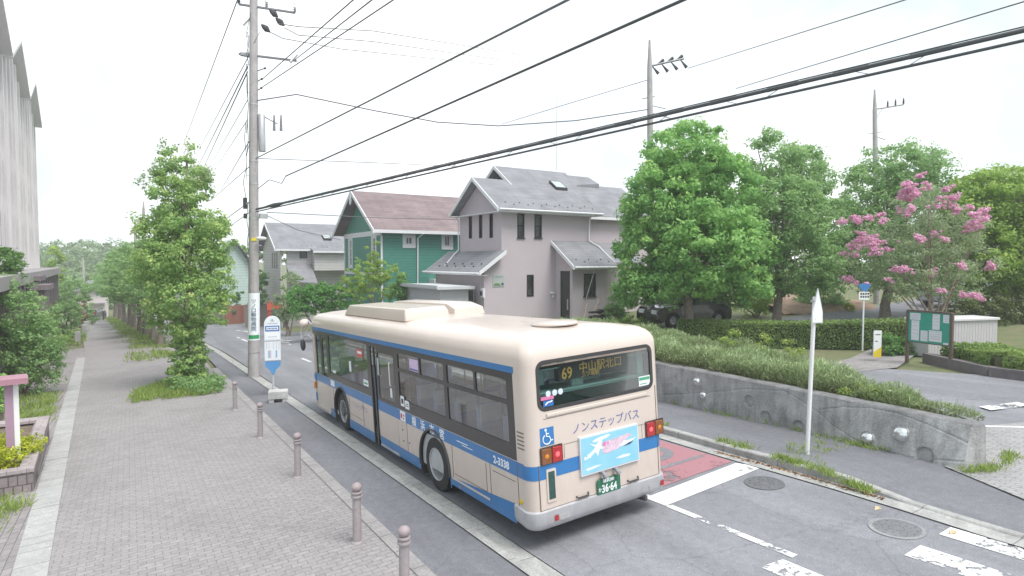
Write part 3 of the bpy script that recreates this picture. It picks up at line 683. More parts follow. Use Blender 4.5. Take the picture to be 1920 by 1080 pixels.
# lamps
for x0_, order in ((.17, ('a', 'r')), (2.12, ('r', 'a'))):
    lt = MB(); lt.rbox((x0_-.012, -.02, 1.188), (x0_+.372, .0, 1.422), .01); lo = lt.build('lamp_cluster', M_BELT, bus)
    for k, q in enumerate(order):
        b = MB(); b.rbox((x0_+k*.18, -.034, 1.20), (x0_+k*.18+.172, -.018, 1.41), .012); b.build('tail_lamp' if q == 'r' else 'indicator_lamp', M_REDL if q == 'r' else M_AMB, lo)
        b = MB(); b.lathe([(.034, -.036), (.026, -.040), (0, -.042)], (x0_+k*.18+.086, 0, 1.30), 'y', 18)
        b.build('lamp_bulb', M_REDLIT if q == 'r' else M_AMBL, lo)
# rear details
SG = (.84, .91, 1.91, 1.42); f2 = lambda a, c, d: (a, -.045+d, c)
b = MB(); b.box((SG[0]-.02, -.04, SG[1]-.02), (SG[2]+.02, 0, SG[3]+.02)); ad = b.build('advert_board', mat('advert_frame', (.62, .64, .7), .4, var=.05), bus)
b = MB(); b.box((SG[0], -.0435, SG[1]), (SG[2], -.04, SG[3])); b.build('advert_sheet', mat('advert_sky', (.22, .52, .68), .4, col2=(.30, .60, .72), scale=3), ad)
M_CL = mat('advert_white', (.72, .76, .82), .5, var=.05); M_PK = mat('advert_pink', (.66, .50, .60), .5, var=.25, scale=30); M_MAG = mat('advert_magenta', (.75, .18, .42), .5, var=.1); M_NAVY = mat('advert_navy', (.03, .05, .14), .5, var=0)
def blob(b, pts, d): b.plate([pts], lambda a, c, q: (a, -.0435-d+q, c), .001)
b = MB()
blob(b, [(.97, 1.335), (1.10, 1.29), (1.17, 1.335), (1.24, 1.375), (1.22, 1.32), (1.20, 1.26), (1.30, 1.20), (1.17, 1.215), (1.13, 1.12), (1.09, 1.19), (.98, 1.13), (.93, 1.17), (1.04, 1.22), (1.09, 1.26)], .002)
blob(b, [(1.13+.17*math.cos(t*.524)*1.0+.08, 1.365+.028*math.sin(t*.524)+.05*math.cos(t*.524)*.4) for t in range(12)], .0015)
blob(b, [(.88+.02*k, 1.155+.012*math.sin(k*2.2)) for k in range(7)]+[(1.0-.02*k, 1.12+.01*math.sin(k)) for k in range(7)], .0015)
blob(b, [(1.45, 1.02), (1.6, 1.045), (1.75, 1.03), (1.72, 1.0), (1.55, 1.0)], .0015); blob(b, [(.90, .985), (1.1, 1.0), (1.2, .985), (1.05, .96), (.92, .955)], .0015)
blob(b, [(1.52, 1.185), (1.60, 1.175), (1.74, 1.19), (1.88, 1.25), (1.80, 1.245), (1.70, 1.24), (1.62, 1.25), (1.60, 1.22)], .004)
b.build('advert_picture', M_CL, ad, smooth=0)
b = MB(); blob(b, [(1.20, 1.15), (1.30, 1.13), (1.50, 1.15), (1.58, 1.18), (1.68, 1.26), (1.80, 1.30), (1.72, 1.34), (1.50, 1.315), (1.30, 1.305), (1.26, 1.25)], .003); b.build('advert_caption', M_PK, ad, smooth=0)
b = MB(); blob(b, [(1.22, 1.24), (1.28, 1.245), (1.29, 1.30), (1.24, 1.30)], .0045); blob(b, [(1.31, 1.255), (1.34, 1.26), (1.34, 1.30), (1.31, 1.295)], .0045); b.build('advert_caption', M_MAG, ad, smooth=0)
b = MB(); blob(b, [(1.62, 1.165), (1.76, 1.175), (1.82, 1.21), (1.72, 1.20)], .005); b.build('advert_ship_hull', M_NAVY, ad, smooth=0)
PLT = (1.10, .555, 1.54, .775)
b = MB(); b.rbox((PLT[0], -.035, PLT[1]), (PLT[2], -.02, PLT[3]), .006); pl = b.build('number_plate', mat('plate_green', (.03, .15, .085), .4, var=.05), bus)
text('36·64', .155, (1.175, -.0365, .575), (1, 0, 0), (0, 0, 1), M_WLET, pl, sx=.82, bold=.004)
text('横浜200', .062, (1.20, -.0365, .715), (1, 0, 0), (0, 0, 1), M_WLET, pl, bold=.001)
text('か', .065, (1.112, -.0365, .60), (1, 0, 0), (0, 0, 1), M_WLET, pl, bold=.001)
for x in (1.20, 1.45):
    b = MB(); b.tube([(x, -.0, .87), (x, -.05, .865), (x+.01, -.085, .83), (x+.02, -.10, .80)], [.03, .032, .034, .038], 10); b.build('plate_lamp', mat('lamp_arm_grey', (.22, .22, .24), .5, var=.1), bus)
text('ノンステップバス', .165, (.72, -.003, 1.515), (1, 0, 0), (0, 0, 1), M_INK, bus, sx=.98, bold=-.001)
b = MB(); b.box((.18, -.004, 1.44), (.41, .0, 1.685)); ic = b.build('wheelchair_badge', M_BLUE, bus)
b = MB(); b.lathe([(.018, 0), (.018, -.003), (0, -.003)], (.275, -.004, 1.655), 'y', 12); 
b.tube([(.278, -.006, 1.635), (.283, -.006, 1.565), (.33, -.006, 1.56), (.355, -.006, 1.50), (.385, -.006, 1.505)], .009, 4)
b.tube([(.283, -.006, 1.60), (.325, -.006, 1.60)], .007, 4)
b.tube([(.255+.0, -.006, 1.585)]+[(.29+.066*math.cos(rad(a)), -.006, 1.525+.066*math.sin(rad(a))) for a in range(120, 350, 20)], .0075, 4)
b.build('wheelchair_symbol', M_WLET, ic)
b = MB(); b.plate([rrect(.245, .66, .405, 1.115, .02)], lambda a, c, d: (a, -.014+d, c), .02); vo = b.build('vent_frame', M_CREAM, bus)
b = MB(); b.box((.272, -.016, .70), (.378, -.004, 1.08))
for k in range(12): b.box((.272, -.020, .71+k*.031), (.378, -.016, .722+k*.031))
b.build('vent_grille', mat('vent_green', (.035, .085, .075), .5, var=.2, scale=14), vo)
for x in (.74, 1.70):
    b = MB(); b.tube([(x, -.002, .625), (x+.01, -.03, .605), (x+.20, -.03, .605), (x+.21, -.002, .64)], .012, 6); b.build('grab_handle', M_DARK, bus)
b = MB(); b.box((.125, -.006, .57), (.135, .004, 1.19)); b.box((.13, -.003, .568), (2.36, .0, .575)); b.box((.57, -.003, 1.2), (.576, 0, 1.40)); b.box((.57, -.003, 1.394), (.83, 0, 1.40)); b.box((1.93, -.003, 1.394), (2.10, 0, 1.40)); b.box((2.04, -.003, 1.2), (2.046, 0, 1.40))
b.box((.25, -.003, 1.80), (2.25, 0, 1.806)); b.box((2.355, -.004, .58), (2.362, .002, 1.95)); b.build('seam', M_SEAM, bus)
b = MB(); b.rbox((.30, -.018, 1.83), (2.2, 0, 1.875), .012); b.build('window_ledge', M_CREAM, bus)
b = MB()
for k in range(5): b.box((-.003, .13+.02*(k % 1), 1.40+k*.055), (.004, .29, 1.418+k*.055))
b.build('side_vent', M_SEAM, bus)
b = MB(); b.lathe([(.035, .0), (.035, -.02), (0, -.024)], (0, .27, .66), 'x', 12); b.build('fuel_tag', mat('yellow_tag', (.6, .42, .03), .5, var=.1), bus)
# side seams and hatches
b = MB()
for y in (2.36, 1.10, .33, 4.30, 6.9, 7.95, 9.3): b.box((-.0055, y-.004, .44), (-.001, y+.004, 1.0 if y > .5 else 1.2))
b.box((-.0055, 1.22, .52), (-.001, 2.30, .527)); b.box((-.0055, 1.22, .52), (-.001, 1.227, .96)); b.box((-.0055, .40, .90), (-.001, 1.02, .907)); b.box((-.0055, 2.36, .43), (-.001, 1.1, .437))
b.box((-.0055, 6.9, .55), (-.001, 7.9, .556))
b.build('hatch_seam', M_SEAM, bus)
b = MB(); b.box((-.012, 1.15, .415), (-.002, 2.40, .445)); b.build('drip_strip', M_CREAM, bus)
b = MB()
for y, z in ((4.52, .82), (4.50, .60), (4.22, .62)): b.lathe([(.018, 0), (.018, -.006), (0, -.007)], (-.002, y, z), 'x', 8)
b.build('hatch_lock', M_DARK, bus)
b = MB(); b.lathe([(.022, 0), (.022, -.008), (0, -.01)], (-.004, 2.12, .34), 'x', 10); b.build('side_marker', M_AMBL, bus)
R_L = (0, -1, 0)
for k, ch in enumerate('横浜市営'): text(ch, .20, (-.006, 4.02-.40*k, 1.022), R_L, (0, 0, 1), M_WLET, bus, bold=.003)
b = MB(); b.box((-.007, 4.34, 1.0), (-.004, 4.60, 1.195)); ob = b.build('side_badge', M_WLET, bus)
b = MB(); b.box((-.009, 4.50, 1.05), (-.007, 4.57, 1.14)); b.box((-.009, 4.40, 1.04), (-.007, 4.46, 1.07)); b.box((-.009, 4.38, 1.10), (-.007, 4.46, 1.13)); b.build('badge_mark', mat('badge_red', (.5, .05, .09), .5, var=0), ob)
text('2-3338', .155, (-.006, .98, 1.035), R_L, (0, 0, 1), M_WLET, bus, bold=.004)
b = MB(); b.box((-.006, 1.78, 1.10), (-.004, 2.16, 1.115)); b.box((-.006, 1.62, 1.065), (-.004, 1.98, 1.075)); b.build('small_print', M_WLET, bus)
text('ノンステップバス', .15, (-.003, 7.82, .78), R_L, (0, 0, 1), mat('faint_lettering', (.40, .36, .46), .5, var=0), bus, bold=-.001)
b = MB(); b.box((-.006, 9.15, 1.03), (-.004, 9.5, 1.18)); ob = b.build('side_badge', M_WLET, bus)
b = MB(); b.plate([rrect(4.34, 1.30, 4.52, 1.50, .02)], lambda a, c, d: (-.010+d, a, c), .004); b.plate([rrect(4.10, 1.28, 4.30, 1.44, .02)], lambda a, c, d: (-.010+d, a, c), .004); sg = b.build('door_notice', M_WLET, bus)
b = MB(); b.plate([rrect(4.38, 1.35, 4.48, 1.45, .02)], lambda a, c, d: (-.0125+d, a, c), .002); b.box((-.0125, 4.13, 1.33), (-.0105, 4.27, 1.345)); b.box((-.0125, 4.13, 1.37), (-.0105, 4.24, 1.385)); b.build('notice_print', M_DARK, sg)
# middle door (sliding, partly open) and front door
def door(y0, y1, x, name, panel=True):
    b = MB(); b.plate([rect(y0, .20, y1, 2.34), rrect(y0+.09, 1.27 if panel else .42, y1-.09, 2.24, .05, 3)], lambda a, c, d: (x+d, a, c), .03)
    m = [M_CREAM, M_BELT]; o = b.build(name, M_BELT, bus, smooth=0)
    g = MB(); g.plate([rrect(y0+.09, 1.27 if panel else .42, y1-.09, 2.24, .05, 3)], lambda a, c, d: (x+.012+d, a, c), 0); g.build('door_glass', M_GL, o, smooth=0)
    if panel:
        q = MB(); q.box((x-.003, y0+.01, .43), (x, y1-.01, .985)); q.build('door_panel', M_CREAM, o)
        q = MB(); q.box((x-.004, y0+.01, .987), (x, y1-.01, 1.20)); q.box((x-.004, y0+.01, .21), (x, y1-.01, .427)); q.build('door_stripe', M_BLUE, o)
        q = MB(); q.box((x-.02, y0+.02, .235), (x-.004, y1-.05, .27)); q.build('door_step', M_SLAB, o)
    return o
do = door(4.76, 5.86, .010, 'middle_door')
b = MB(); b.tube([(-.008, 5.0, 1.62), (-.03, 5.0, 1.64), (-.03, 5.0, 2.08), (-.008, 5.0, 2.10)], .010, 6); b.build('door_handle', M_WLET, do)
b = MB(); b.box((.012, 5.02, 1.37), (.018, 5.12, 1.56)); b.build('door_label', M_WLET, do)
b = MB(); b.box((.006, 5.70, 1.75), (.012, 5.80, 2.12)); b.build('door_label', M_INTL, do)
b = MB(); b.box((-.003, 5.96, .20), (.03, 6.02, 2.34)); b.box((-.003, 6.19, .20), (.03, 6.24, 2.34)); dj = b.build('door_jamb', M_BELT, bus)
q = MB(); q.box((.03, 5.86, .43), (.036, 5.96, .985)); q.build('jamb_panel', M_CREAM, dj)
q = MB(); q.box((.028, 5.86, .987), (.036, 5.96, 1.20)); q.build('jamb_stripe', M_BLUE, dj)
b = MB(); b.box((.05, 6.03, .25), (.055, 6.18, 2.30)); b.build('gap_dark_sheet', M_BLACK, bus)  # black sheet stands in for the darkness inside the open doorway
for y0, y1 in ((9.72, 10.30), (10.33, 10.92)):
    door(y0, y1, .02, 'front_door', False)
b = MB(); b.box((0, 9.60, .24), (.03, 9.70, 1.22)); b.box((0, 10.94, .24), (.03, L_-.1, 2.43)); b.build('front_pillar', M_CREAM, bus)
b = MB(); b.box((-.02, 9.6, .22), (.02, L_-.15, .26)); b.build('front_sill', M_SLAB, bus)
b = MB(); b.box((-.016, 10.98, .98), (-.002, 11.14, 1.14)); b.box((-.016, 10.98, .40), (-.002, 11.1, .62)); b.build('corner_patch', M_BLUE, bus)
b = MB(); b.rbox((-.05, 11.04, .74), (-.002, 11.13, .92), .015); b.build('side_indicator', M_AMBL, bus)
# window stickers
b = MB(); b.box((.004, 6.75, 2.02), (.009, 7.15, 2.20)); st = b.build('window_sticker', mat('sticker_red', (.62, .10, .11), .5, var=0), bus)
b = MB(); b.box((.003, 6.79, 2.10), (.004, 7.10, 2.16)); b.build('sticker_print', M_WLET, st)
b = MB(); b.box((.006, 3.58, 2.06), (.011, 4.0, 2.28)); st = b.build('window_sticker', mat('sticker_pink', (.55, .38, .62), .5, col2=(.72, .6, .78), scale=8), bus)
b = MB(); b.box((.004, 3.60, 2.07), (.006, 3.98, 2.10)); b.build('sticker_print', M_INK, st)
b = MB(); b.box((.004, 6.45, 1.40), (.009, 6.78, 1.54)); st = b.build('window_sticker', M_WLET, bus)
b = MB(); b.box((.003, 6.5, 1.44), (.004, 6.73, 1.48)); b.build('sticker_print', mat('sticker_green', (.08, .35, .2), .5, var=0), st)
b = MB(); b.box((.006, 9.0, 1.40), (.010, 9.25, 1.47)); b.box((.006, 7.65, 1.6), (.010, 7.80, 1.85)); b.build('window_sticker', M_WLET, bus)
# rear window stickers, LED display
def rst(x0, z0, x1, z1, m, y=.006): b = MB(); b.box((x0, y, z0), (x1, y+.003, z1)); return b.build('window_sticker', m, bus)
s1 = rst(2.04, 1.975, 2.27, 2.12, M_WLET); b = MB(); b.box((2.05, .003, 2.06), (2.26, .006, 2.105)); b.box((2.06, .003, 2.0), (2.2, .006, 2.012)); b.build('sticker_print', mat('sticker_green', (.08, .35, .2), .5, var=0), s1)
s1 = rst(.235, 2.055, .45, 2.105, mat('sticker_magenta', (.62, .18, .36), .5, var=.1, scale=40))
s1 = rst(.27, 1.965, .44, 2.045, mat('sticker_blue', (.03, .15, .45), .5, var=.2, scale=30)); b = MB(); b.tube([(.30, .004, 1.99), (.34, .004, 2.02), (.40, .004, 2.025), (.42, .004, 2.04)], .010, 4); b.build('sticker_print', M_WLET, s1)
b = MB()
for x in (.36, .47, .57): b.lathe([(.042, .008), (.042, .005), (0, .005)], (x, 0, 2.135), 'y', 16)
b.build('window_sticker', mat('sticker_pale', (.62, .68, .78), .5, var=.1, scale=20), bus)
b = MB(); b.box((.62, .10, 2.25), (1.92, .20, 2.50)); led = b.build('display_box', M_BLACK, bus)
M_LED = mat('led_amber', (.42, .24, .07), .5, var=0, emit=(1, .42, .06), estr=.14)
text('69', .225, (.67, .098, 2.275), (1, 0, 0), (0, 0, 1), M_LED, led, sx=.85, bold=.004)
text('中山駅北口', .165, (.98, .098, 2.335), (1, 0, 0), (0, 0, 1), M_LED, led, bold=.0)
text('三ツ境駅', .085, (1.02, .098, 2.262), (1, 0, 0), (0, 0, 1), M_LED, led)
# interior
b = MB(); b.box((.05, .06, .36), (2.44, 4.6, .95)); b.box((.05, 4.6, .30), (2.44, 11.1, .40)); b.build('floor', M_INT, bus)
b = MB(); b.box((.05, .1, 2.44), (2.44, 11.0, 2.46)); b.build('ceiling', M_INTL, bus)
b = MB(); b.box((.06, .08, .95), (2.43, .14, 2.13)); b.box((.06, .08, 2.10), (2.43, .55, 2.125)); b.build('rear_shelf', M_INTL, bus)
b = MB(); b.box((.22, .12, 2.14), (.30, .6, 2.42)); b.box((2.13, .12, 2.14), (2.25, .6, 2.5)); b.box((.36, .3, 2.2), (.50, .34, 2.5)); b.box((1.25, .4, 2.13), (1.62, .44, 2.33)); b.build('rear_fitting', M_INTL, bus)
b = MB(); b.box((.92, .2, 2.13), (1.13, .3, 2.28)); b.build('notice_card', mat('notice_card', (.5, .5, .5), .5, var=.3, scale=40), bus)
sa = bpy.data.meshes
def seat(x, y):
    b = MB(); b.rbox((x, y, .95), (x+.42, y+.42, 1.10), .03); b.rbox((x, y-.02, 1.08), (x+.42, y+.09, 1.78), .04); so_ = b.build('seat', M_SEAT, bus)
    b = MB(); b.rbox((x+.03, y-.025, 1.50), (x+.39, y-.022, 1.76), .01); b.tube([(x+.06, y-.03, 1.70), (x+.21, y-.05, 1.66), (x+.36, y-.03, 1.70)], .012, 6); b.rbox((x+.02, y+.09, 1.35), (x+.40, y+.10, 1.75), .01); b.build('seat_handle', M_SEATL, so_)
for r_i, y in enumerate((.75, 1.55, 2.35, 3.15, 3.9)):
    for x in (.10, .54, 1.55, 1.99): seat(x, y)
for y in (7.0, 8.0, 9.0):
    for x in (.12, 1.95): seat(x, y)
b = MB()
for x, y in ((.98, 1.4), (.98, 3.0), (.98, 4.65), (1.5, 4.65), (.9, 6.3), (1.5, 7.8), (.9, 9.4)): b.cyl((x, y, .4), (x, y, 2.44), .017, n=8)
b.build('grab_pole', mat('pole_orange', (.55, .35, .08), .4, var=0), bus)
M_BAG = mat('plastic_bag', (.62, .63, .66), .3, var=.35, scale=14, bumpv=1, bscale=25)
# wheels
def wheel(y, x, side, rear):
    b = MB(); T = [(.288, -.13), (.42, -.14), (.468, -.115), (.475, -.07), (.475, .07), (.468, .115), (.42, .14), (.288, .13)]
    b.lathe(T, (x, y, WR), 'x', 40, False)
    for k in (-.07, 0, .07): b.lathe([(.476, k-.006), (.4765, k), (.476, k+.006)], (x, y, WR), 'x', 40, False)
    tr = b.build('tyre', M_BLACK, bus, smooth=50); s = -side
    b = MB()
    if rear: prof = [(.338, .125), (.332, .138), (.312, .13), (.305, .08), (.298, -.02), (.27, -.075), (.17, -.10), (.135, -.10), (.13, .0), (.10, .02), (0, .022)]
    else: prof = [(.338, .125), (.332, .135), (.31, .13), (.29, .06), (.25, .07), (.16, .11), (.13, .12), (.12, .15), (.09, .155), (0, .156)]
    b.lathe([(r*.862, q*side) for r, q in prof], (x, y, WR), 'x', 36, False)
    wh = b.build('wheel_rim', mat('rim_silver', (.52, .52, .54), .4, .5, var=.2, scale=10), bus, smooth=40); b = MB(); b.lathe([(.205, (-.092 if rear else .085)*side), (.18, (-.088 if rear else .088)*side), (.135, (-.092 if rear else .115)*side), (.13, (.01 if rear else .152)*side), (.10, (.03 if rear else .16)*side), (0, (.032 if rear else .162)*side)], (x, y, WR), 'x', 30, False)
    for i in range(8):
        a = i*math.pi/4; r = .165; q = (-.10 if rear else .10)*side
        b.cyl((x+q, y+r*math.cos(a), WR+r*math.sin(a)), (x+q+.03*side, y+r*math.cos(a), WR+r*math.sin(a)), .016, n=6)
    b.cyl((x+(-.09 if rear else .11)*side, y, WR), (x+(.045 if rear else .165)*side, y, WR), .115, .095, 20); b.build('hub', mat('hub_grey', (.14, .14, .15), .6, .3, var=.25, scale=12), wh, smooth=40)
    b = MB()
    for i in range(8):
        a = (i+.5)*math.pi/4; r = .215; q = (-.088 if rear else .088)*side
        b.lathe([(.02, 0), (.02, .004*side), (0, .005*side)], (x+q, y+r*math.cos(a), WR+r*math.sin(a)), 'x', 10)
    b.build('rim_hole', M_DARK, wh)
for y in WY:
    wheel(y, .165, -1, y < 5); wheel(y, W_-.165, 1, y < 5)
b = MB(); b.box((.3, .3, .34), (2.2, 11, .42)); b.box((.5, 2.9, .3), (2.0, 3.3, .6)); b.build('underbody', M_BLACK, bus)
b = MB(); b.tube([(1.95, .4, .30), (2.0, .1, .28), (2.05, -.02, .27)], .045, 10); b.build('exhaust_pipe', M_DARK, bus)
# roof equipment
def rslab(b, x0, x1, y0, y1, z0, h, c=.06, back=.10):
    V = [(x0, y0, z0), (x1, y0, z0), (x1, y1, z0), (x0, y1, z0), (x0+.02, y0+.03, z0+h*.6), (x1-.02, y0+.03, z0+h*.6), (x1-.02, y1-.2, z0+h*.6), (x0+.02, y1-.2, z0+h*.6), (x0+c, y0+back, z0+h), (x1-c, y0+back, z0+h), (x1-c, y1-.3, z0+h), (x0+c, y1-.3, z0+h)]
    F = [(0, 3, 2, 1), (8, 9, 10, 11)]
    for k in (0, 4):
        for i in range(4): j = (i+1) % 4; F.append((k+i, k+j, k+4+j, k+4+i))
    b.add(V, F)
b = MB(); rslab(b, .30, 1.32, 4.80, 8.9, 2.90, .26); rslab(b, 1.50, 2.24, 4.95, 8.9, 2.90, .26, .06, .5); b.box((1.28, 5.6, 2.9), (1.54, 8.5, 3.02))
ac = b.build('roof_cooler', M_CREAM, bus, smooth=25); ac.modifiers.new('bevel', 'BEVEL').width = .02
b = MB(); b.lathe([(.36, 0), (.37, .02), (.35, .045), (.2, .06), (0, .065)], (1.22, .95, 2.955), n=32); b.build('roof_hatch', M_CREAM, bus)
# front: screen, mirror
b = MB(); P = perim(0)
q = P[14:28]; b.add([(x, y, .3) for x, y in q]+[(x, y, 1.1) for x, y in q], [(i, i+1, 14+i+1, 14+i) for i in range(13)]); b.add([(x, y, 2.35) for x, y in q]+[(x, y, 2.55) for x, y in q], [(i, i+1, 14+i+1, 14+i) for i in range(13)]); b.build('front_panel', M_CREAM, bus)
b = MB(); b.add([(x, y, 1.1) for x, y in q]+[(x, y, 2.35) for x, y in q], [(i, i+1, 14+i+1, 14+i) for i in range(13)]); b.build('windscreen', M_GL, bus)
b = MB(); b.tube([(.1, 11.2, 2.5), (-.02, 11.4, 2.66), (-.12, 11.5, 2.60), (-.22, 11.52, 2.35), (-.20, 11.5, 2.12)], .022, 6); b.tube([(.02, 11.22, 2.15), (-.06, 11.4, 2.26), (-.16, 11.5, 2.22), (-.14, 11.5, 2.02)], .022, 6); b.tube([(-.12, 11.45, 2.6), (-.05, 11.48, 2.4), (-.12, 11.5, 2.2)], .018, 6); mo = b.build('mirror_arm', M_SILV, bus)
b = MB(); b.sphere((-.19, 11.5, 1.98), .18, 16, (.42, .3, 1)); b.build('mirror', M_DARK, mo)
b = MB(); b.sphere((-.11, 11.5, 2.60), .17, 16, (.9, .8, .75)); b.build('mirror_dome', M_CREAM, mo)

# ------------------------------------------------------------ foliage
def quadmesh(name, P, A, B_, tint, m, parent=None, off=None):
    """rhombic leaves: centre P, half axes A (long) and B_ (wide); tint 0..1 per leaf"""
    n = len(P)
    if off is not None: P = P-np.array(off)
    V = np.empty((n, 4, 3)); V[:, 0] = P-A; V[:, 1] = P+B_-A*.1; V[:, 2] = P+A; V[:, 3] = P-B_-A*.1
    me = bpy.data.meshes.new(name); me.vertices.add(n*4); me.loops.add(n*4); me.polygons.add(n)
    me.vertices.foreach_set('co', V.reshape(-1)); me.loops.foreach_set('vertex_index', np.arange(n*4, dtype=np.int32))
    me.polygons.foreach_set('loop_start', np.arange(0, n*4, 4, dtype=np.int32))
    try: me.polygons.foreach_set('loop_total', np.full(n, 4, dtype=np.int32))
    except Exception: pass
    at_ = me.attributes.new('tint', 'FLOAT', 'FACE'); at_.data.foreach_set('value', np.clip(tint, 0, 1).astype(np.float32))
    me.materials.append(m); me.update(calc_edges=True); me.validate()
    o = bpy.data.objects.new(name, me); COL.objects.link(o); o.parent = parent; return o
def rdir(rs, n): d = rs.normal(size=(n, 3)); return d/np.linalg.norm(d, axis=1, keepdims=True)
def crown_pts(rs, ells, n, clump=.5, fill=.5, per=60):
    """leaves grouped in small clumps spread through a union of ellipsoids"""
    vol = np.array([e[3]*e[4]*e[5] for e in ells])**.75; nc = max(8, int(n/per)); C = []; K = []
    idx = rs.choice(len(ells), nc, p=vol/vol.sum())
    for i in idx:
        e = ells[i]; d = rdir(rs, 1)[0]; r = 1-abs(rs.normal(0, .5))*fill; r = max(.1, r)*rs.uniform(.88, 1.1)
        C.append((e[0]+d[0]*e[3]*r, e[1]+d[1]*e[4]*r, e[2]+d[2]*e[5]*r)); K.append(rs.uniform(.55, 1.25)*clump)
    C = np.array(C); K = np.array(K); ct = rs.uniform(0, 1, nc)
    ci = rs.randint(0, nc, n); d = rdir(rs, n); d[:, 2] = d[:, 2]*.8+.12
    r = K[ci]*(rs.uniform(0, 1, n)**.45)
    P = C[ci]+d*r[:, None]*np.array([1, 1, .8]); nrm = d+rdir(rs, n)*.75; nrm[:, 2] += .35
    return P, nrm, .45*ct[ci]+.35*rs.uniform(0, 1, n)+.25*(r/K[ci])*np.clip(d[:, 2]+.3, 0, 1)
def leaves(name, rs, ells, n, size, m, parent, off=None, clump=.5, fill=.5, per=60, asp=.55, tip=0.):
    P, nr, t = crown_pts(rs, ells, n, clump, fill, per)
    nr /= np.linalg.norm(nr, axis=1, keepdims=True); a = np.cross(nr, rdir(rs, n)); a /= np.linalg.norm(a, axis=1, keepdims=True)+1e-6
    b_ = np.cross(nr, a); s = size*rs.uniform(.6, 1.3, n)[:, None]
    return quadmesh(name, P, a*s*.5, b_*s*.5*asp, t+tip, m, parent, off)
LF1 = leafmat('leaf_bright', (.17, .38, .12), (.36, .60, .19), (.58, .74, .24), .5)
LF2 = leafmat('leaf_mid', (.20, .36, .14), (.36, .54, .22), (.47, .62, .27), .5)
LF3 = leafmat('leaf_yellow', (.22, .36, .08), (.41, .57, .13), (.56, .67, .17), .5)
LF4 = leafmat('leaf_ivy', (.21, .39, .13), (.40, .57, .20), (.66, .72, .28), .5)
LF5 = leafmat('leaf_dark', (.09, .21, .06), (.19, .36, .10), (.28, .44, .12), .4)
LF6 = leafmat('leaf_grey_green', (.25, .34, .17), (.42, .52, .30), (.56, .64, .40), .45)
LF7 = leafmat('leaf_distant', (.15, .25, .11), (.27, .38, .18), (.34, .44, .22), .4)
LF8 = leafmat('leaf_lime', (.28, .34, .03), (.55, .60, .05), (.75, .75, .10))
LFP = leafmat('blossom_pink', (.70, .34, .52), (.88, .55, .72), (.94, .74, .85), .4)
LFB = leafmat('leaf_bronze', (.20, .10, .06), (.32, .18, .10), (.36, .26, .14))
LFG = leafmat('weed_green', (.19, .29, .07), (.40, .50, .13), (.60, .58, .28), .4)
def trunk(name, parent, base, top, r0, r1, limbs, off, seed=0, m=None):
    rs = random.Random(seed); b = MB(); base = Vector(base); top = Vector(top); n = 7; P = []; R_ = []
    for i in range(n+1):
        t = i/n; p = base.lerp(top, t)+Vector((rs.uniform(-1, 1), rs.uniform(-1, 1), 0))*r0*.45*(0 < i < n); P.append(p); R_.append((r0*1.35 if i == 0 else r0+(r1-r0)*t))
    P[0] = base-Vector((0, 0, .15)); b.tube(P, R_, 9)
    for q in limbs:
        q = Vector(q); t = rs.uniform(.4, .75); s = base.lerp(top, t); mid = s.lerp(q, .5)+Vector((0, 0, .12*(q-s).length))
        b.tube([s, s.lerp(mid, .6), mid, q], [r1*1.1, r1*.8, r1*.5, r1*.18], 6)
    return b.build(name, m or M_BARK, parent, off=off, smooth=60)
def mkell(lst, D, depth=1.):                                 # (px, py, rx px, rz px[, dD]) in photograph pixels at depth D -> world ellipsoids
    out = []
    for e in lst:
        u, v, ru, rv = e[:4]; d = D+(e[4] if len(e) > 4 else 0); p = at(u, v, d); k = d/FPX
        out.append((p.x, p.y, p.z, ru*k, ru*k*depth, rv*k))
    return out
def tree(name, label, u, v, D, ells, nl, ls, m, seed, r0=.17, clump=.5, fill=.5, per=60, group=None, cat='tree', topf=.6, gz=True, asp=.55):
    p = at(u, v, D) if not gz else gnd(u, v)
    if not gz: p.z = GZ(p.x, p.y)
    if gz: D = (p-CAM).dot(_f)
    E_ = mkell(ells, D); rs = np.random.RandomState(seed)
    t = thing(name, label, cat, p, group=group); o3 = tuple(p)
    zt = max(e[2]+e[5] for e in E_); mx_ = sum(e[0] for e in E_)/len(E_); my = sum(e[1] for e in E_)/len(E_)
    top = (p.x+(mx_-p.x)*.7, p.y+(my-p.y)*.7, p.z+(zt-p.z)*topf)
    lim = [(e[0]+rs.uniform(-.3, .3)*e[3], e[1]+rs.uniform(-.3, .3)*e[4], e[2]+.25*e[5]) for e in E_]+[(e[0]+rs.uniform(-.6, .6)*e[3], e[1]+rs.uniform(-.6, .6)*e[4], e[2]+rs.uniform(-.2, .6)*e[5]) for e in E_]
    trunk('trunk', t, p, top, r0, r0*.45, lim, o3, seed)
    leaves('crown', rs, E_, nl, ls, m, t, o3, clump, fill, per, asp)
    return t
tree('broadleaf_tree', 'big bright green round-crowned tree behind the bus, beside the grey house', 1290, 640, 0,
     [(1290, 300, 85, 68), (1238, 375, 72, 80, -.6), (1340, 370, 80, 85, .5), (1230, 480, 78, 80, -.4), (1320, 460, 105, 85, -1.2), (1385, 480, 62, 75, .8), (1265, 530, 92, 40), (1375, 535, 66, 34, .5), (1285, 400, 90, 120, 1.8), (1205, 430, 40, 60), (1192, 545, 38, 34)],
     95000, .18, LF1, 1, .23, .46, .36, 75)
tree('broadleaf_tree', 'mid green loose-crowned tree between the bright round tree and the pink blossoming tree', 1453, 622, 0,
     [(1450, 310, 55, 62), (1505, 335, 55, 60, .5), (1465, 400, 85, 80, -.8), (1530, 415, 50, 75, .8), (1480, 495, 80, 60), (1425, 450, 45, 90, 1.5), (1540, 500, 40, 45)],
     52000, .16, LF2, 2, .23, .46, .4, 65)
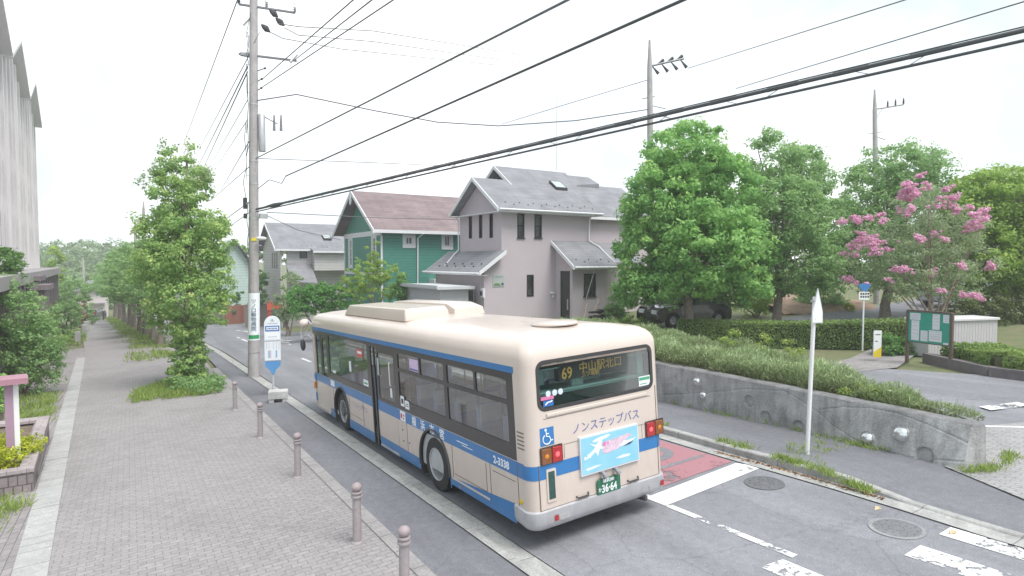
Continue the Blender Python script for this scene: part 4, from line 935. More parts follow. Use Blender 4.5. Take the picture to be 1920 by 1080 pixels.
tree('broadleaf_tree', 'dark mid green tree standing behind the pink blossoming tree', 1660, 600, 0,
     [(1690, 320, 75, 52), (1640, 370, 62, 70), (1720, 390, 85, 80), (1640, 470, 80, 70), (1730, 490, 80, 70), (1590, 420, 44, 74), (1560, 480, 40, 50, 1.5), (1760, 300, 22, 20)],
     50000, .17, LF2, 3, .25, .52, .42, 65)
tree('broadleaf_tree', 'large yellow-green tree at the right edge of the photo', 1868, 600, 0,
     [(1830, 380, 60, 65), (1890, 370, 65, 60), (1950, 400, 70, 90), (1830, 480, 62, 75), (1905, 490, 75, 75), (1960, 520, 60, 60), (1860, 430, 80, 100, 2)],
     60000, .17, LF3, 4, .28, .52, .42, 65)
# crape myrtle
def crape():
    p = gnd(1752, 625); D = (p-CAM).dot(_f)
    t = thing('crape_myrtle', 'small tree covered in pink blossom behind the green notice board', 'tree', p); rs = np.random.RandomState(7)
    E_ = mkell([(1735, 400, 62, 50), (1660, 455, 68, 45), (1790, 440, 55, 45), (1625, 500, 48, 34), (1720, 490, 85, 60), (1820, 490, 45, 50), (1680, 540, 60, 26), (1790, 540, 50, 26), (1745, 365, 25, 25), (1840, 420, 18, 18)], D)
    b = MB()
    for i, e in enumerate(E_):
        q = Vector(e[:3]); s = p+Vector((rs.uniform(-.12, .12), rs.uniform(-.12, .12), -.1)); mid = s.lerp(q, .5)+Vector((0, 0, .25))
        b.tube([s, s.lerp(mid, .5)+Vector((rs.uniform(-.1, .1), rs.uniform(-.1, .1), .1)), mid, q], [.055, .045, .032, .01], 6)
        for _ in range(3):
            q2 = q+Vector((rs.uniform(-.8, .8)*e[3], rs.uniform(-.8, .8)*e[4], rs.uniform(.1, .9)*e[5])); b.tube([mid, mid.lerp(q2, .5)+Vector((0, 0, .1)), q2], [.022, .014, .006], 5)
    b.build('trunk', mat('bark_smooth', (.34, .26, .22), .7, var=.25, scale=8), t, off=tuple(p), smooth=60)
    leaves('crown', rs, E_, 20000, .10, LF6, t, tuple(p), .34, .6, 45)
    cl = [(1692, 360), (1702, 350), (1722, 348), (1740, 352), (1712, 362), (1690, 368), (1768, 372), (1775, 355), (1790, 370), (1752, 385), (1775, 384), (1710, 392), (1702, 402), (1795, 395), (1830, 402), (1845, 412), (1838, 422), (1818, 428), (1850, 405), (1628, 408), (1608, 412), (1655, 415), (1648, 405), (1610, 450), (1625, 455), (1645, 452), (1604, 465), (1666, 468), (1642, 470), (1680, 458), (1725, 448), (1752, 440), (1770, 452), (1690, 505), (1705, 508), (1745, 512), (1805, 500), (1660, 525), (1672, 510), (1805, 553), (1830, 555), (1592, 525), (1625, 535), (1765, 545), (1590, 478), (1820, 385), (1725, 330), (1576, 415), (1860, 500), (1618, 440), (1640, 460), (1720, 356), (1705, 372), (1842, 398), (1826, 415), (1700, 395), (1632, 447)]
    be = []
    for u, v in cl:
        q = at(u, v, D-rs.uniform(.9, 1.9)); r = rs.uniform(.12, .22); be.append((q.x, q.y, q.z, r, r, r*.8))
        for _ in range(2): be.append((q.x+rs.uniform(-.25, .25), q.y+rs.uniform(-.25, .25), q.z+rs.uniform(-.12, .15), r*.6, r*.6, r*.55))
    leaves('blossom', rs, be, 17000, .075, LFP, t, tuple(p), .11, .6, 24, .8)
crape()
# street trees down the promenade
def street_tree(y, x, h, wd, label, seed, nl=9000, src=None):
    p = Vector((x, y, GZ(x, y)+.04))
    if src:
        t = copy_tree(src); t.location = p; t.rotation_euler = (0, 0, seed*1.7); s = h/7.6; t.scale = (wd/2.6*s**0, wd/2.6, s); tag(t, label); return t
    t = thing('street_tree', label, 'tree', p, group='street trees along the promenade'); rs = np.random.RandomState(seed)
    E_ = [(rs.uniform(-.3, .3), rs.uniform(-.3, .3), z*h, r*wd*.5, r*wd*.5, .11*h) for z, r in ((.40, .85), (.5, 1.05), (.6, 1.), (.7, .85), (.8, .65), (.9, .4), (.46, 1.1))]
    E_ += [(rs.uniform(-.8, .8), rs.uniform(-.8, .8), rs.uniform(.38, .75)*h, .6, .6, .5) for _ in range(6)]
    trunk('trunk', t, (0, 0, 0), (0, 0, h*.8), .17, .05, [(e[0]*1.5, e[1]*1.5, e[2]) for e in E_], None, seed)
    leaves('crown', rs, E_, nl, .16, LF2, t, None, .42, .55, 60)
    return t
st = None
words = ['nearest', 'second nearest', 'third', 'fourth', 'fifth', 'sixth', 'seventh', 'eighth', 'farthest']
for i, (y, x, h, wd) in enumerate([(39.4, -2.9, 7.4, 3.4), (44.8, -3.15, 7.9, 3.6), (50.5, -3.5, 7.5, 3.4), (56, -3.8, 8.2, 3.6), (62, -4.2, 8.0, 3.5), (68, -4.6, 8.6, 3.7), (75, -5.1, 8.4, 3.6), (83, -5.6, 9., 3.8), (92, -6.2, 8.8, 4)]):
    lb = '%s bare-trunked tree in the row along the promenade' % words[i]
    q = street_tree(y, x, h, wd, lb, i+20, 13000, st if i > 1 else None)
    if i == 1: st = q
# the near, ivy-clad tree
def ivytree():
    p = Vector((-2.75, 19.3, GZ(-2.75, 19.3)+.05)); D = (p-CAM).dot(_f)
    t = thing('street_tree', 'near tall slim street tree with ivy clad trunk beside the power pole', 'tree', p, group='street trees along the promenade'); rs = np.random.RandomState(9)
    E_ = mkell([(345, 330, 52, 32), (340, 365, 58, 34), (325, 300, 28, 26), (358, 420, 66, 40), (300, 430, 46, 42), (402, 440, 32, 44), (345, 485, 80, 45), (292, 510, 48, 46), (400, 515, 38, 50), (350, 560, 76, 42), (300, 590, 34, 28), (400, 580, 28, 36), (352, 285, 16, 22), (332, 440, 46, 60, 1.), (350, 620, 40, 24)], D)
    trunk('trunk', t, p, at(350, 300, D), .17, .04, [(e[0], e[1], e[2]+.2) for e in E_], tuple(p), 9)
    leaves('crown', rs, E_, 40000, .125, LF4, t, tuple(p), .33, .5, 48, tip=.08)
    b = [];
    for v in range(610, 735, 12): b += mkell([(352+rs.uniform(-6, 6)+(v-600)*.06, v, 30+max(0, (v-640))*.13, 13)], D)
    leaves('ivy', rs, b, 12000, .12, LF4, t, tuple(p), .17, .4, 40, tip=.12)
    tw = mkell([(308, 275, 24, 20), (290, 320, 22, 25), (385, 330, 20, 30), (350, 262, 9, 22), (268, 340, 14, 22)], D)
    leaves('twigs', rs, tw, 900, .10, LF6, t, tuple(p), .18, .9, 14)
    return p
pt = ivytree()

# grassy tufts: blades standing up
def tufts(name, pts, m, h=(.15, .35), w_=.012, per=14, seed=0, spread=.12, lean=.45, parent=None, off=None, tipt=0., asp=1.):
    rs = np.random.RandomState(seed); P0 = np.repeat(np.array(pts, float), per, axis=0); n = len(P0)
    P0[:, 0] += rs.normal(0, spread, n); P0[:, 1] += rs.normal(0, spread, n)
    H = rs.uniform(h[0], h[1], n); d = rs.normal(0, lean, (n, 3)); d[:, 2] = 1; d /= np.linalg.norm(d, axis=1, keepdims=True)
    s = np.cross(d, rdir(rs, n)); s /= np.linalg.norm(s, axis=1, keepdims=True)
    A = d*H[:, None]*.5; return quadmesh(name, P0+A, A, s*w_*rs.uniform(.6, 1.4, n)[:, None], rs.uniform(0, 1, n)*.8+tipt, m, parent, off)
def scatter(poly, n, seed, dz=0., z=None):
    rs = random.Random(seed); xs_ = [p[0] for p in poly]; ys_ = [p[1] for p in poly]; out = []
    while len(out) < n:
        x, y = rs.uniform(min(xs_), max(xs_)), rs.uniform(min(ys_), max(ys_)); c = False
        for i in range(len(poly)):
            x1, y1 = poly[i]; x2, y2 = poly[i-1]
            if (y1 > y) != (y2 > y) and x < (x2-x1)*(y-y1)/(y2-y1)+x1: c = not c
        if c: out.append((x, y, (GZ(x, y) if z is None else z)+dz))
    return out
def mound(name, label, cat, pts, h, m, n, ls, seed, r=.35, group=None, parent=None, kind=None, clump=.16, asp=.4):
    rs = np.random.RandomState(seed); E_ = [(x, y, z+h*.45, r*rs.uniform(.8, 1.2), r*rs.uniform(.8, 1.2), h*.55*rs.uniform(.8, 1.25)) for x, y, z in pts]
    o = leaves(name, rs, E_, n, ls, m, parent, None, clump, .35, 40, asp); return tag(o, label, cat, group, kind)
# rosemary in the planter
sh_ = scatter([(7.95, 14), (7.95, 0), (7.95, -1.15), (8.15, -1.15), (8.8, -.2), (11.7, 6), (11.9, 14)], 150, 5, z=1.03)
sh_ += [(8.12+.07*math.sin(k*2.1), -1.3+k*.5, 1.03) for k in range(20)]
rs = np.random.RandomState(31); PP = []; DD = []; TT = []; LL = []
for (x, y, z) in sh_:
    R9 = rs.uniform(.42, .80); H9 = rs.uniform(.28, .74)*(1 if y > -.3 else .8); k = int(1500*R9)
    th = rs.uniform(0, 6.283, k); q = np.sqrt(rs.uniform(0, 1, k)); rr9 = R9*q; top = H9*np.sqrt(np.clip(1-q**2*.85, 0, 1)); hz9 = rs.uniform(0, 1, k)**.45
    d9 = np.stack([np.cos(th)*q*.75, np.sin(th)*q*.75, np.full(k, .8)], -1)+rs.normal(0, .38, (k, 3)); d9 /= np.linalg.norm(d9, axis=1, keepdims=True)
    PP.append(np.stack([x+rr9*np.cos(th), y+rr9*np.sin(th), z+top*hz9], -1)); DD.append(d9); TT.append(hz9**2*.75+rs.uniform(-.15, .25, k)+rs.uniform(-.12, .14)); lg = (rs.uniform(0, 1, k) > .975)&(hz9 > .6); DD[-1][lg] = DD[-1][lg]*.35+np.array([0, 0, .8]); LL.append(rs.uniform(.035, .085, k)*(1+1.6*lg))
P0 = np.concatenate(PP); d = np.concatenate(DD); tt9 = np.concatenate(TT); Ln = np.concatenate(LL); n = len(P0)
s_ = np.cross(d, rdir(rs, n)); s_ /= np.linalg.norm(s_, axis=1, keepdims=True)
keep = (P0[:, 0] > 7.80-.12*(P0[:, 1] > 4)+.06*np.sin(P0[:, 1]*5)) & (P0[:, 0] < 12.6) & (P0[:, 1] > -1.95)
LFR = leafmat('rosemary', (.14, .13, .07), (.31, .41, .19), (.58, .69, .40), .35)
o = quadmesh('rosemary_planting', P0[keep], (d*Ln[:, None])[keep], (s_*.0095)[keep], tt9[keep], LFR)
tag(o, kind='stuff', label='grey-green rosemary filling the planter bed', cat='rosemary')
mound('weed_clump', 'bright green leafy weed near the right end of the planter wall', 'weed', [tuple(q) for q in [(8.15, -.2, 1.1), (8.1, .3, 1.08), (8.2, -.6, 1.1)]], .34, LFG, 900, .10, 3, .25)
mound('weed_clump', 'tall light green weeds poking out of the middle of the planter bed', 'weed', [(10.2, 3.8, 1.4), (9.6, 4.6, 1.4), (10.8, 5.2, 1.4), (9.4, 2.2, 1.3), (11.6, 3.9, 1.35)], .5, LFG, 900, .09, 4, .16)
# weeds in the gutter and along wall feet
wp_ = []
rr_ = random.Random(4)
def wline(P, n, sp=.04, dz=.0):
    for _ in range(n):
        k = rr_.randrange(len(P)-1); t = rr_.random(); x = P[k][0]+(P[k+1][0]-P[k][0])*t+rr_.gauss(0, sp); y = P[k][1]+(P[k+1][1]-P[k][1])*t+rr_.gauss(0, sp); wp_.append((x, y, GZ(x, y)+dz))
wline([(5.42, .1), (5.36, -.5), (5.3, -1.05)], 70, .05, .12); wline([(5.25, -1.25), (5.2, -1.65)], 34, .05, .06); wline([(5.5, 1.4), (5.45, .7)], 26, .04, .13); wline([(5.6, 2.9), (5.62, 3.3)], 10, .04, .12)
wline([(7.1, -2.2), (7.45, -2.42), (8.2, -2.45), (8.6, -2.3)], 60, .06, .06); wline([(7.50, 1.4), (7.30, -.9)], 34, .05, .04); wline([(7.52, 6), (7.50, 1.5)], 20, .04, .04); wline([(6.7, .2), (5.6, -.4)], 24, .22, .12)
o = tufts('weeds', wp_, LFG, (.04, .17), .008, 9, 5, .05, .5); tag(o, 'yellow-green weeds along kerb and wall foot', 'weeds', kind='stuff')
dl = []
rr_.seed(9)
for _ in range(420):
    y = rr_.uniform(-1.9, 1.3); dl.append((5.21-.03*abs(y)+abs(rr_.gauss(0, .05))*-1+.06, y, GZ(5.2, y)+.02))
rs = np.random.RandomState(3); n = len(dl); nr = rdir(rs, n); nr[:, 2] = 1.5; nr /= np.linalg.norm(nr, axis=1, keepdims=True); a = np.cross(nr, rdir(rs, n)); a /= np.linalg.norm(a, axis=1, keepdims=True)
o = quadmesh('fallen_leaves', np.array(dl), a*.028, np.cross(nr, a)*.018, rs.uniform(0, 1, n), leafmat('dead_leaf', (.16, .08, .05), (.34, .19, .10), (.5, .33, .16), .1)); tag(o, 'brown fallen leaves gathered along the kerb', 'leaves', kind='stuff')
# fallen yellow leaves on the road
for (u, v, s, lb) in ((1646, 955, .1, 'small flat dead leaf on the asphalt above the clear manhole cover'), (1787, 1000, .09, 'small flat dead leaf on the asphalt near the crossing stripe')):
    p = gnd(u, v); b = MB(); b.add([(p.x-s, p.y, p.z+.012), (p.x, p.y-s*.45, p.z+.02), (p.x+s*1.1, p.y, p.z+.014), (p.x+.02, p.y+s*.5, p.z+.03)], [(0, 1, 2, 3)])
    tag(b.build('dead_leaf', mat('leaf_tan', (.52, .40, .24), .8, var=.25, scale=30), smooth=0), lb, 'leaf')
# planting beds under the street trees
tf = tufts('tree_bed_grass', scatter([(-4.5, 17.3), (-1.9, 16.7), (-1.75, 19.5), (-2.2, 22.5), (-4.4, 19.8)], 300, 8, .05), LFG, (.12, .34), .012, 22, 11, .10, .5); tag(tf, 'light grass around the foot of the ivy-clad tree', 'grass', kind='stuff')
mound('ivy_mound', 'green ivy mound around the foot of the near slim tree', 'ivy', [(x, y, z) for x, y, z in scatter([(-3.5, 17.6), (-1.9, 16.9), (-1.8, 19.4), (-3.3, 19.5)], 16, 3)], .55, LF2, 7000, .10, 12, .36, asp=.5)
gb = []
for y in np.arange(31, 95, 1.0):
    xc = np.interp(y, [31, 39, 62, 95], [-3.3, -3.2, -4.4, -6.3])
    if int((y-30)/6.1) % 1 == 0 and (y < 36 or y > 37.8): gb += [(xc+rr_.uniform(-1.1, .9), y+rr_.uniform(-.5, .5), GZ(xc, y)+.05) for _ in range(9)]
tag(tufts('tree_bed_grass', gb, LFG, (.12, .34), .020, 20, 14, .25, .6), 'long strip of grass and groundcover under the street trees', 'grass', kind='stuff')
# left verge
tag(tufts('verge_grass', scatter([(-6.9, 12.8), (-6.7, 18), (-7.1, 22), (-8.2, 22), (-8.0, 14)], 170, 21, .05), LFG, (.1, .32), .012, 18, 15, .12, .6), 'patchy grass in front of the leafy bush on the left', 'grass', kind='stuff')
tag(tufts('verge_grass', scatter([(-6.5, 6.2), (-6.25, 7.4), (-6.6, 8.2), (-7.4, 7.6), (-7.3, 6.2)], 60, 22, .05), LFG, (.08, .28), .009, 16, 16, .1, .6), 'clump of pale grass at the left edge before the brick planter', 'grass', kind='stuff')
tag(tufts('verge_grass', scatter([(-8.2, 48), (-7.6, 49), (-8.6, 66), (-9.3, 66)], 120, 24, .05), LFG, (.15, .4), .03, 12, 17, .2, .6), 'narrow grass strip with short posts left of the far path', 'grass', kind='stuff')

def bush(name, label, ells, D, nl, ls, m, seed, cat='bush', clump=.32, fill=.5, base=None, group=None, asp=.55):
    E_ = mkell(ells, D); rs = np.random.RandomState(seed); cx = sum(e[0] for e in E_)/len(E_); cy_ = sum(e[1] for e in E_)/len(E_); p = (cx, cy_, GZ(cx, cy_))
    t = thing(name, label, cat, p, group=group); b = MB()
    for e in E_:
        b.tube([(cx+rs.uniform(-.2, .2), cy_+rs.uniform(-.2, .2), p[2]-.1), (e[0]*.5+cx*.5, e[1]*.5+cy_*.5, (p[2]+e[2])/2), (e[0], e[1], e[2])], [.05, .04, .015], 5)
    b.build('stems', M_BARK, t, off=p); leaves('foliage', rs, E_, nl, ls, m, t, p, clump, fill, 50, asp); return t
bush('leafy_bush', 'large loose green bush at the left edge beside the mauve post', [(30, 590, 55, 50), (70, 620, 42, 50), (20, 660, 60, 60), (80, 680, 32, 45), (45, 720, 50, 35), (95, 640, 18, 40), (-40, 640, 60, 90), (20, 550, 40, 30)], 23, 22000, .12, LF2, 41, clump=.38)
bush('garden_tree', 'dark green shrub top in front of the pale tall building', [(5, 490, 32, 30), (30, 505, 22, 18), (-20, 520, 30, 40)], 26, 4500, .12, LF5, 42, clump=.3)
bush('round_shrub', 'round clipped green shrub left of the far end of the path', [(125, 600, 27, 38), (122, 580, 24, 22), (130, 625, 22, 25)], 50, 6000, .16, LF2, 43, clump=.35)
bush('round_shrub', 'small reddish shrub beside the round clipped green shrub', [(98, 600, 9, 22)], 52, 700, .16, LFB, 44, clump=.25)
bush('round_shrub', 'tall narrow reddish shrub in front of the far house', [(154, 590, 9, 28)], 56, 900, .18, LFB, 45, clump=.25)
bush('low_hedge', 'low green hedge strip ending at the far path', [(x, 637, 14, 8) for x in (95, 115, 135)], 46, 1800, .12, LF5, 46, cat='hedge', clump=.2)
bush('low_hedge', 'pale groundcover strip in front of the low hedge by the far path', [(x, 650, 15, 5) for x in (95, 115, 138)], 44, 900, .10, LFG, 47, cat='hedge', clump=.14)
bush('yellow_shrub', 'mixed yellow-green shrubs behind the large left bush', [(75, 590, 22, 25), (60, 560, 18, 16), (85, 625, 20, 22), (108, 635, 18, 12)], 40, 4500, .14, LF3, 48, clump=.3)
bush('tall_conifer', 'tall yellow-green columnar tree beside the pale building', [(105, 510, 13, 30), (104, 480, 12, 18), (108, 545, 14, 30)], 75, 3500, .28, LF3, 49, cat='tree', clump=.5)
bush('garden_tree', 'rounded green trees left of the far house', [(140, 545, 30, 25), (120, 560, 25, 25), (150, 575, 18, 25)], 72, 6000, .25, LF2, 50, cat='tree', clump=.5)
bush('round_shrub', 'small green shrub right of the narrow reddish shrub', [(172, 600, 9, 13)], 70, 700, .2, LF2, 52, clump=.3)
bush('rusty_shrub', 'rust coloured shrub against the corner of the pale building', [(100, 540, 7, 25)], 66, 600, .22, LFB, 51, clump=.35)

# distant wooded hill
hx = []; rs = np.random.RandomState(77)
hill = MB(); 
def HZ(x, y): d_ = math.hypot(x+40, y-60); return GZ(x, y)-1+9*sm((y-135)/95)*sm((60-abs(x+38+(y-200)*-.1)*.5)/30)
V = []; xs2 = np.linspace(-118, 84, 40); ys2 = np.linspace(125, 254, 24)
for y in ys2:
    for x in xs2: V.append((x, y, HZ(x, y)))
hill.add(V, [(j*40+i, j*40+i+1, (j+1)*40+i+1, (j+1)*40+i) for j in range(23) for i in range(39)]); tag(hill.build('hills', M_GRASSG, smooth=80), kind='structure')
E_ = []
for _ in range(520):
    y = rs.uniform(128, 235); x = -45+rs.uniform(-35, 50)+(y-180)*-.12; r = rs.uniform(2.5, 4.6); E_.append((x, y, HZ(x, y)+r*.9, r, r, r*1.15))
o = leaves('forest', rs, E_, 120000, .85, LF7, None, None, 1.5, .3, 26); tag(o, 'wooded hillside at the far end of the street', 'woods', kind='stuff')

# ------------------------------------------------------------ houses
M_GW = mat('render_mauve', (.52, .455, .49), .85, var=.035, scale=1.2, bumpv=.15, bscale=40)
M_RG = shingles('roof_grey', (.215, .215, .235), (.25, .25, .272), (.16, .16, .175))
M_RP = shingles('roof_plum', (.20, .15, .155), (.25, .19, .195), (.11, .085, .09), 1.2, .26)
M_GRN = siding('siding_green', (.075, .27, .215), .18); M_SIDW = siding('siding_white', (.60, .58, .57), .24)
M_TEAL = siding('siding_pale', (.50, .62, .60), .3)
M_HGL = mat('house_glass', (.10, .11, .12), .06, col2=(.24, .25, .26), scale=1.6, spec=.8)
M_CURT = mat('curtain', (.55, .52, .54), .9, var=.15, scale=6)
M_FRM = mat('window_frame_dark', (.035, .03, .035), .5, var=.1)
M_DOOR = mat('door_dark', (.03, .035, .03), .4, var=.2)
def wall(b, axis, c, lo, hi, holes=(), th=.12, sgn=1, poly=None):
    """wall slab; axis 'y': plane y=c facing -y, in x,z; axis 'x': plane x=c facing -x, in y,z"""
    f = (lambda a, z, d: (a, c+d*sgn, z)) if axis == 'y' else (lambda a, z, d: (c+d*sgn, a, z))
    b.plate([poly or rect(lo[0], lo[1], hi[0], hi[1])]+[rect(*h) for h in holes], f, th)
def window(parent, axis, c, h, off, fr=.05, mf=None, bars=(), curtain=True, sgn=1, name='window', proud=.02, sill=None):
    """frame, glass and curtain set in opening h = (a0, z0, a1, z1)"""
    f = (lambda a, z, d: (a, c+d*sgn, z)) if axis == 'y' else (lambda a, z, d: (c+d*sgn, a, z))
    b = MB(); b.plate([rect(h[0]-.005, h[1]-.005, h[2]+.005, h[3]+.005), rect(h[0]+fr, h[1]+fr, h[2]-fr, h[3]-fr)], lambda a, z, d: f(a, z, d-proud), .07+proud)
    def bar(a0, z0, a1, z1): b.plate([rect(a0, z0, a1, z1)], lambda a, z, d: f(a, z, d+.01), .04)
    for k, t in bars:
        if k == 'h': z = h[1]+(h[3]-h[1])*t; bar(h[0]+fr, z-.02, h[2]-fr, z+.02)
        else: a = h[0]+(h[2]-h[0])*t; bar(a-.02, h[1]+fr, a+.02, h[3]-fr)
    o = b.build(name, mf or M_FRM, parent, off=off, smooth=0)
    g = MB(); g.plate([rect(h[0]+fr, h[1]+fr, h[2]-fr, h[3]-fr)], lambda a, z, d: f(a, z, d+.05), 0); g.build('pane', M_HGL, o, off=off, smooth=0) if not curtain else g.build('pane', GLH, o, off=off, smooth=0)
    if curtain:
        g = MB(); w_ = h[2]-h[0]; 
        g.plate([rect(h[0]+.01, h[1]+.01, h[2]-.01, h[3]-.01)], lambda a, z, d: f(a, z, d+.11), 0); g.build('curtain', M_CURTD, o, off=off, smooth=0)
    if sill:
        g = MB(); g.plate([rect(h[0]-.04, h[1]-.06, h[2]+.04, h[1]-.005)], lambda a, z, d: f(a, z, d-.06), .06); g.build('sill', mf or M_FRM, o, off=off, smooth=0)
    return o
GLH = glass('window_glass', (.75, .78, .78), .10)
M_CURTD = mat('curtain_shaded', (.16, .16, .17), .9, col2=(.55, .53, .56), scale=1.1)
def slab(b, q, th=.10):                                      # q: 4 corners (top surface); extruded straight down
    q = [Vector(p) for p in q]; b.add(q+[p-Vector((0, 0, th)) for p in q], [(0, 1, 2, 3), (7, 6, 5, 4), (0, 4, 5, 1), (1, 5, 6, 2), (2, 6, 7, 3), (3, 7, 4, 0)])
def board(b, p0, p1, h, t, dz=0., side=None):                # vertical board of height h hanging below the line p0-p1
    p0, p1 = Vector(p0), Vector(p1); d = (p1-p0).normalized(); s = Vector((-d.y, d.x, 0)); s = s.normalized()*t/2 if s.length > 1e-6 else Vector((t/2, 0, 0))
    z0, z1 = Vector((0, 0, dz-h)), Vector((0, 0, dz)); b.add([p0-s+z0, p0+s+z0, p0+s+z1, p0-s+z1, p1-s+z0, p1+s+z0, p1+s+z1, p1-s+z1], [(0, 1, 2, 3), (7, 6, 5, 4), (0, 4, 5, 1), (1, 5, 6, 2), (2, 6, 7, 3), (3, 7, 4, 0)])
def guards(b, x0, x1, y, z, slope, n, sgn=1):                # small snow guards near an eave running along x
    for i in range(n):
        for r_, dy in ((0, .45), (.5, .28)):
            x = x0+(x1-x0)*(i+r_+.2)/n; yy_ = y+dy*sgn; zz_ = z+slope*dy; b.box((x-.02, yy_-.02, zz_), (x+.02, yy_+.02, zz_+.055))

HZ0 = .15
gh = thing('grey_house', 'two storey mauve-grey rendered house with grey gabled roofs and dark door', 'house', (14, 20, .57)); go = (14, 20, .57)
YF, XL, YB, YP = 19.75, 11.47, 24.3, 18.27
b = MB()
wall(b, 'y', YF, (10.45, HZ0), (17.30, 6.72), poly=None, holes=[(12.43, 5.18, 12.83, 6.42), (13.50, 5.20, 13.93, 6.42), (13.02, 2.10, 13.42, 3.27)]) if False else None
b.plate([[(10.45, HZ0), (17.30, HZ0), (17.30, 6.72), (XL, 6.72), (XL, 4.45), (10.45, 3.40)], rect(12.43, 5.18, 12.85, 6.42), rect(13.50, 5.20, 13.95, 6.42), rect(13.02, 2.12, 13.44, 3.25)], lambda a, z, d: (a, YF+d, z), .12)
hx_ = [(20.60, 5.18, 20.93, 6.45), (21.72, 5.20, 22.05, 6.47), (22.86, 5.22, 23.20, 6.48)]
b.plate([[(YF+.12, 4.3), (YB, 4.3), (YB, 6.72), (21.95, 8.22), (YF+.12, 6.78)]]+[rect(*h) for h in hx_], lambda a, z, d: (XL+d, a, z), .12)
b.plate([rect(YF+.12, HZ0, 25.4, 3.38)], lambda a, z, d: (10.45+d, a, z), .12)
b.box((17.18, YF+.12, HZ0), (17.30, 27, 6.7)); b.box((XL+.12, YB-.12, 4.3), (17.18, YB, 6.7)); b.box((10.57, 25.28, HZ0), (17.1, 25.4, 3.4))
b.box((13.35, 22.0, 6.7), (13.45, 27.2, 6.75))
b.plate([[(21.2, 7.2), (26.2, 7.2), (23.4, 9.05)]], lambda a, z, d: (13.62+d, a, z), .1)
b.build('wall', M_GW, gh, off=go, smooth=0)
# porch: side wall with the door, front wall with a window
b = MB(); b.plate([[(YP, HZ0), (YP+.20, HZ0), (YP+.20, 3.45), (19.35, 3.45), (19.35, HZ0), (YF, HZ0), (YF, 4.8), (YP, 3.62)]], lambda a, z, d: (14.86+d, a, z), .12)
b.plate([rect(14.98, HZ0, 17.22, 3.58), rect(15.62, 2.13, 16.42, 3.30)], lambda a, z, d: (a, YP+d, z), .12); b.box((17.10, YP+.12, HZ0), (17.22, YF, 3.6)); pw = b.build('porch_wall', M_GW, gh, off=go, smooth=0)
b = MB(); b.box((14.94, YP+.20, HZ0), (14.99, 19.35, 3.45)); do = b.build('door', M_DOOR, gh, off=go)
b = MB(); b.box((14.92, YP+.20, 2.95), (14.94, 19.35, 3.45)); b.box((14.92, 19.28, HZ0), (14.94, 19.35, 2.95)); b.build('door_frame', M_FRM, do, off=go)
b = MB(); b.rbox((14.88, 18.66, 1.40), (14.93, 18.76, 1.98), .01); b.build('door_handle', M_METAL, do, off=go)
window(gh, 'y', YP, (15.62, 2.13, 16.42, 3.30), go, .05, bars=[('v', .62)], sill=1)
for h in ((12.43, 5.18, 12.85, 6.42), (13.50, 5.20, 13.95, 6.42)): window(gh, 'y', YF, h, go, .05, bars=[('h', .5)], sill=1)
window(gh, 'y', YF, (13.02, 2.12, 13.44, 3.25), go, .06)
for h in hx_: window(gh, 'x', XL, h, go, .045)
SL = .672
def zr(y): return 6.62+SL*(y-19.27)
b = MB()
slab(b, [(11.0, 19.27, 6.64), (17.55, 19.27, 6.64), (17.55, 21.95, zr(21.95)), (11.0, 21.95, zr(21.95))])
slab(b, [(11.0, 21.955, zr(21.95)), (13.6, 21.955, zr(21.95)), (13.6, 24.65, 6.64), (11.0, 24.65, 6.64)])
slab(b, [(13.2, 21.955, zr(21.955)), (17.9, 21.955, zr(21.955)), (18.3, 23.4, zr(23.4)), (13.2, 23.4, zr(23.4))])
slab(b, [(13.2, 23.405, zr(23.4)), (18.3, 23.405, zr(23.4)), (18.3, 27.5, 6.75), (13.2, 27.5, 6.75)])
slab(b, [(17.556, 19.27, 6.64), (18.9, 20.6, 6.66), (18.28, 23.4, zr(23.4)), (17.556, 21.95, zr(21.95))])
rf = b.build('roof', M_RG, gh, off=go, smooth=0)
b = MB()
board(b, (10.97, 19.25, 6.60), (10.97, 21.95, zr(21.95)-.02), .20, .05, .03); board(b, (10.97, 24.66, 6.60), (10.97, 21.95, zr(21.95)-.02), .20, .05, .03)
board(b, (13.17, 21.5, zr(21.5)), (13.17, 23.4, zr(23.4)-.02), .20, .05, .03); board(b, (13.17, 26.4, zr(20.4)), (13.17, 23.4, zr(23.4)-.02), .2, .05, .03)
board(b, (11.0, 19.24, 6.60), (17.6, 19.24, 6.60), .17, .04); b.box((11.0, 19.30, 6.42), (17.5, 19.74, 6.45)); b.box((11.02, 19.30, 6.43), (11.46, 24.6, 6.46))
b.build('fascia', M_TRIM, gh, off=go, smooth=0)
b = MB(); b.tube([(11.0, 19.16, 6.55), (17.7, 19.16, 6.55)], .055, 8); b.tube([(17.1, 19.16, 6.52), (17.1, 19.6, 6.35), (17.1, 19.66, 5.1), (17.45, 19.2, 4.75), (17.6, 18.1, 3.9)], .04, 6)
b.tube([(11.35, 24.5, 6.4), (11.40, 24.35, 6.2), (11.40, 24.35, 4.62), (10.2, 24.0, 3.55)], .04, 6); b.build('gutter_pipe', M_TRIM, gh, off=go)
b = MB(); guards(b, 11.5, 17.5, 19.27, 6.64, SL, 7); b.build('snow_guard', M_DARK, gh, off=go)
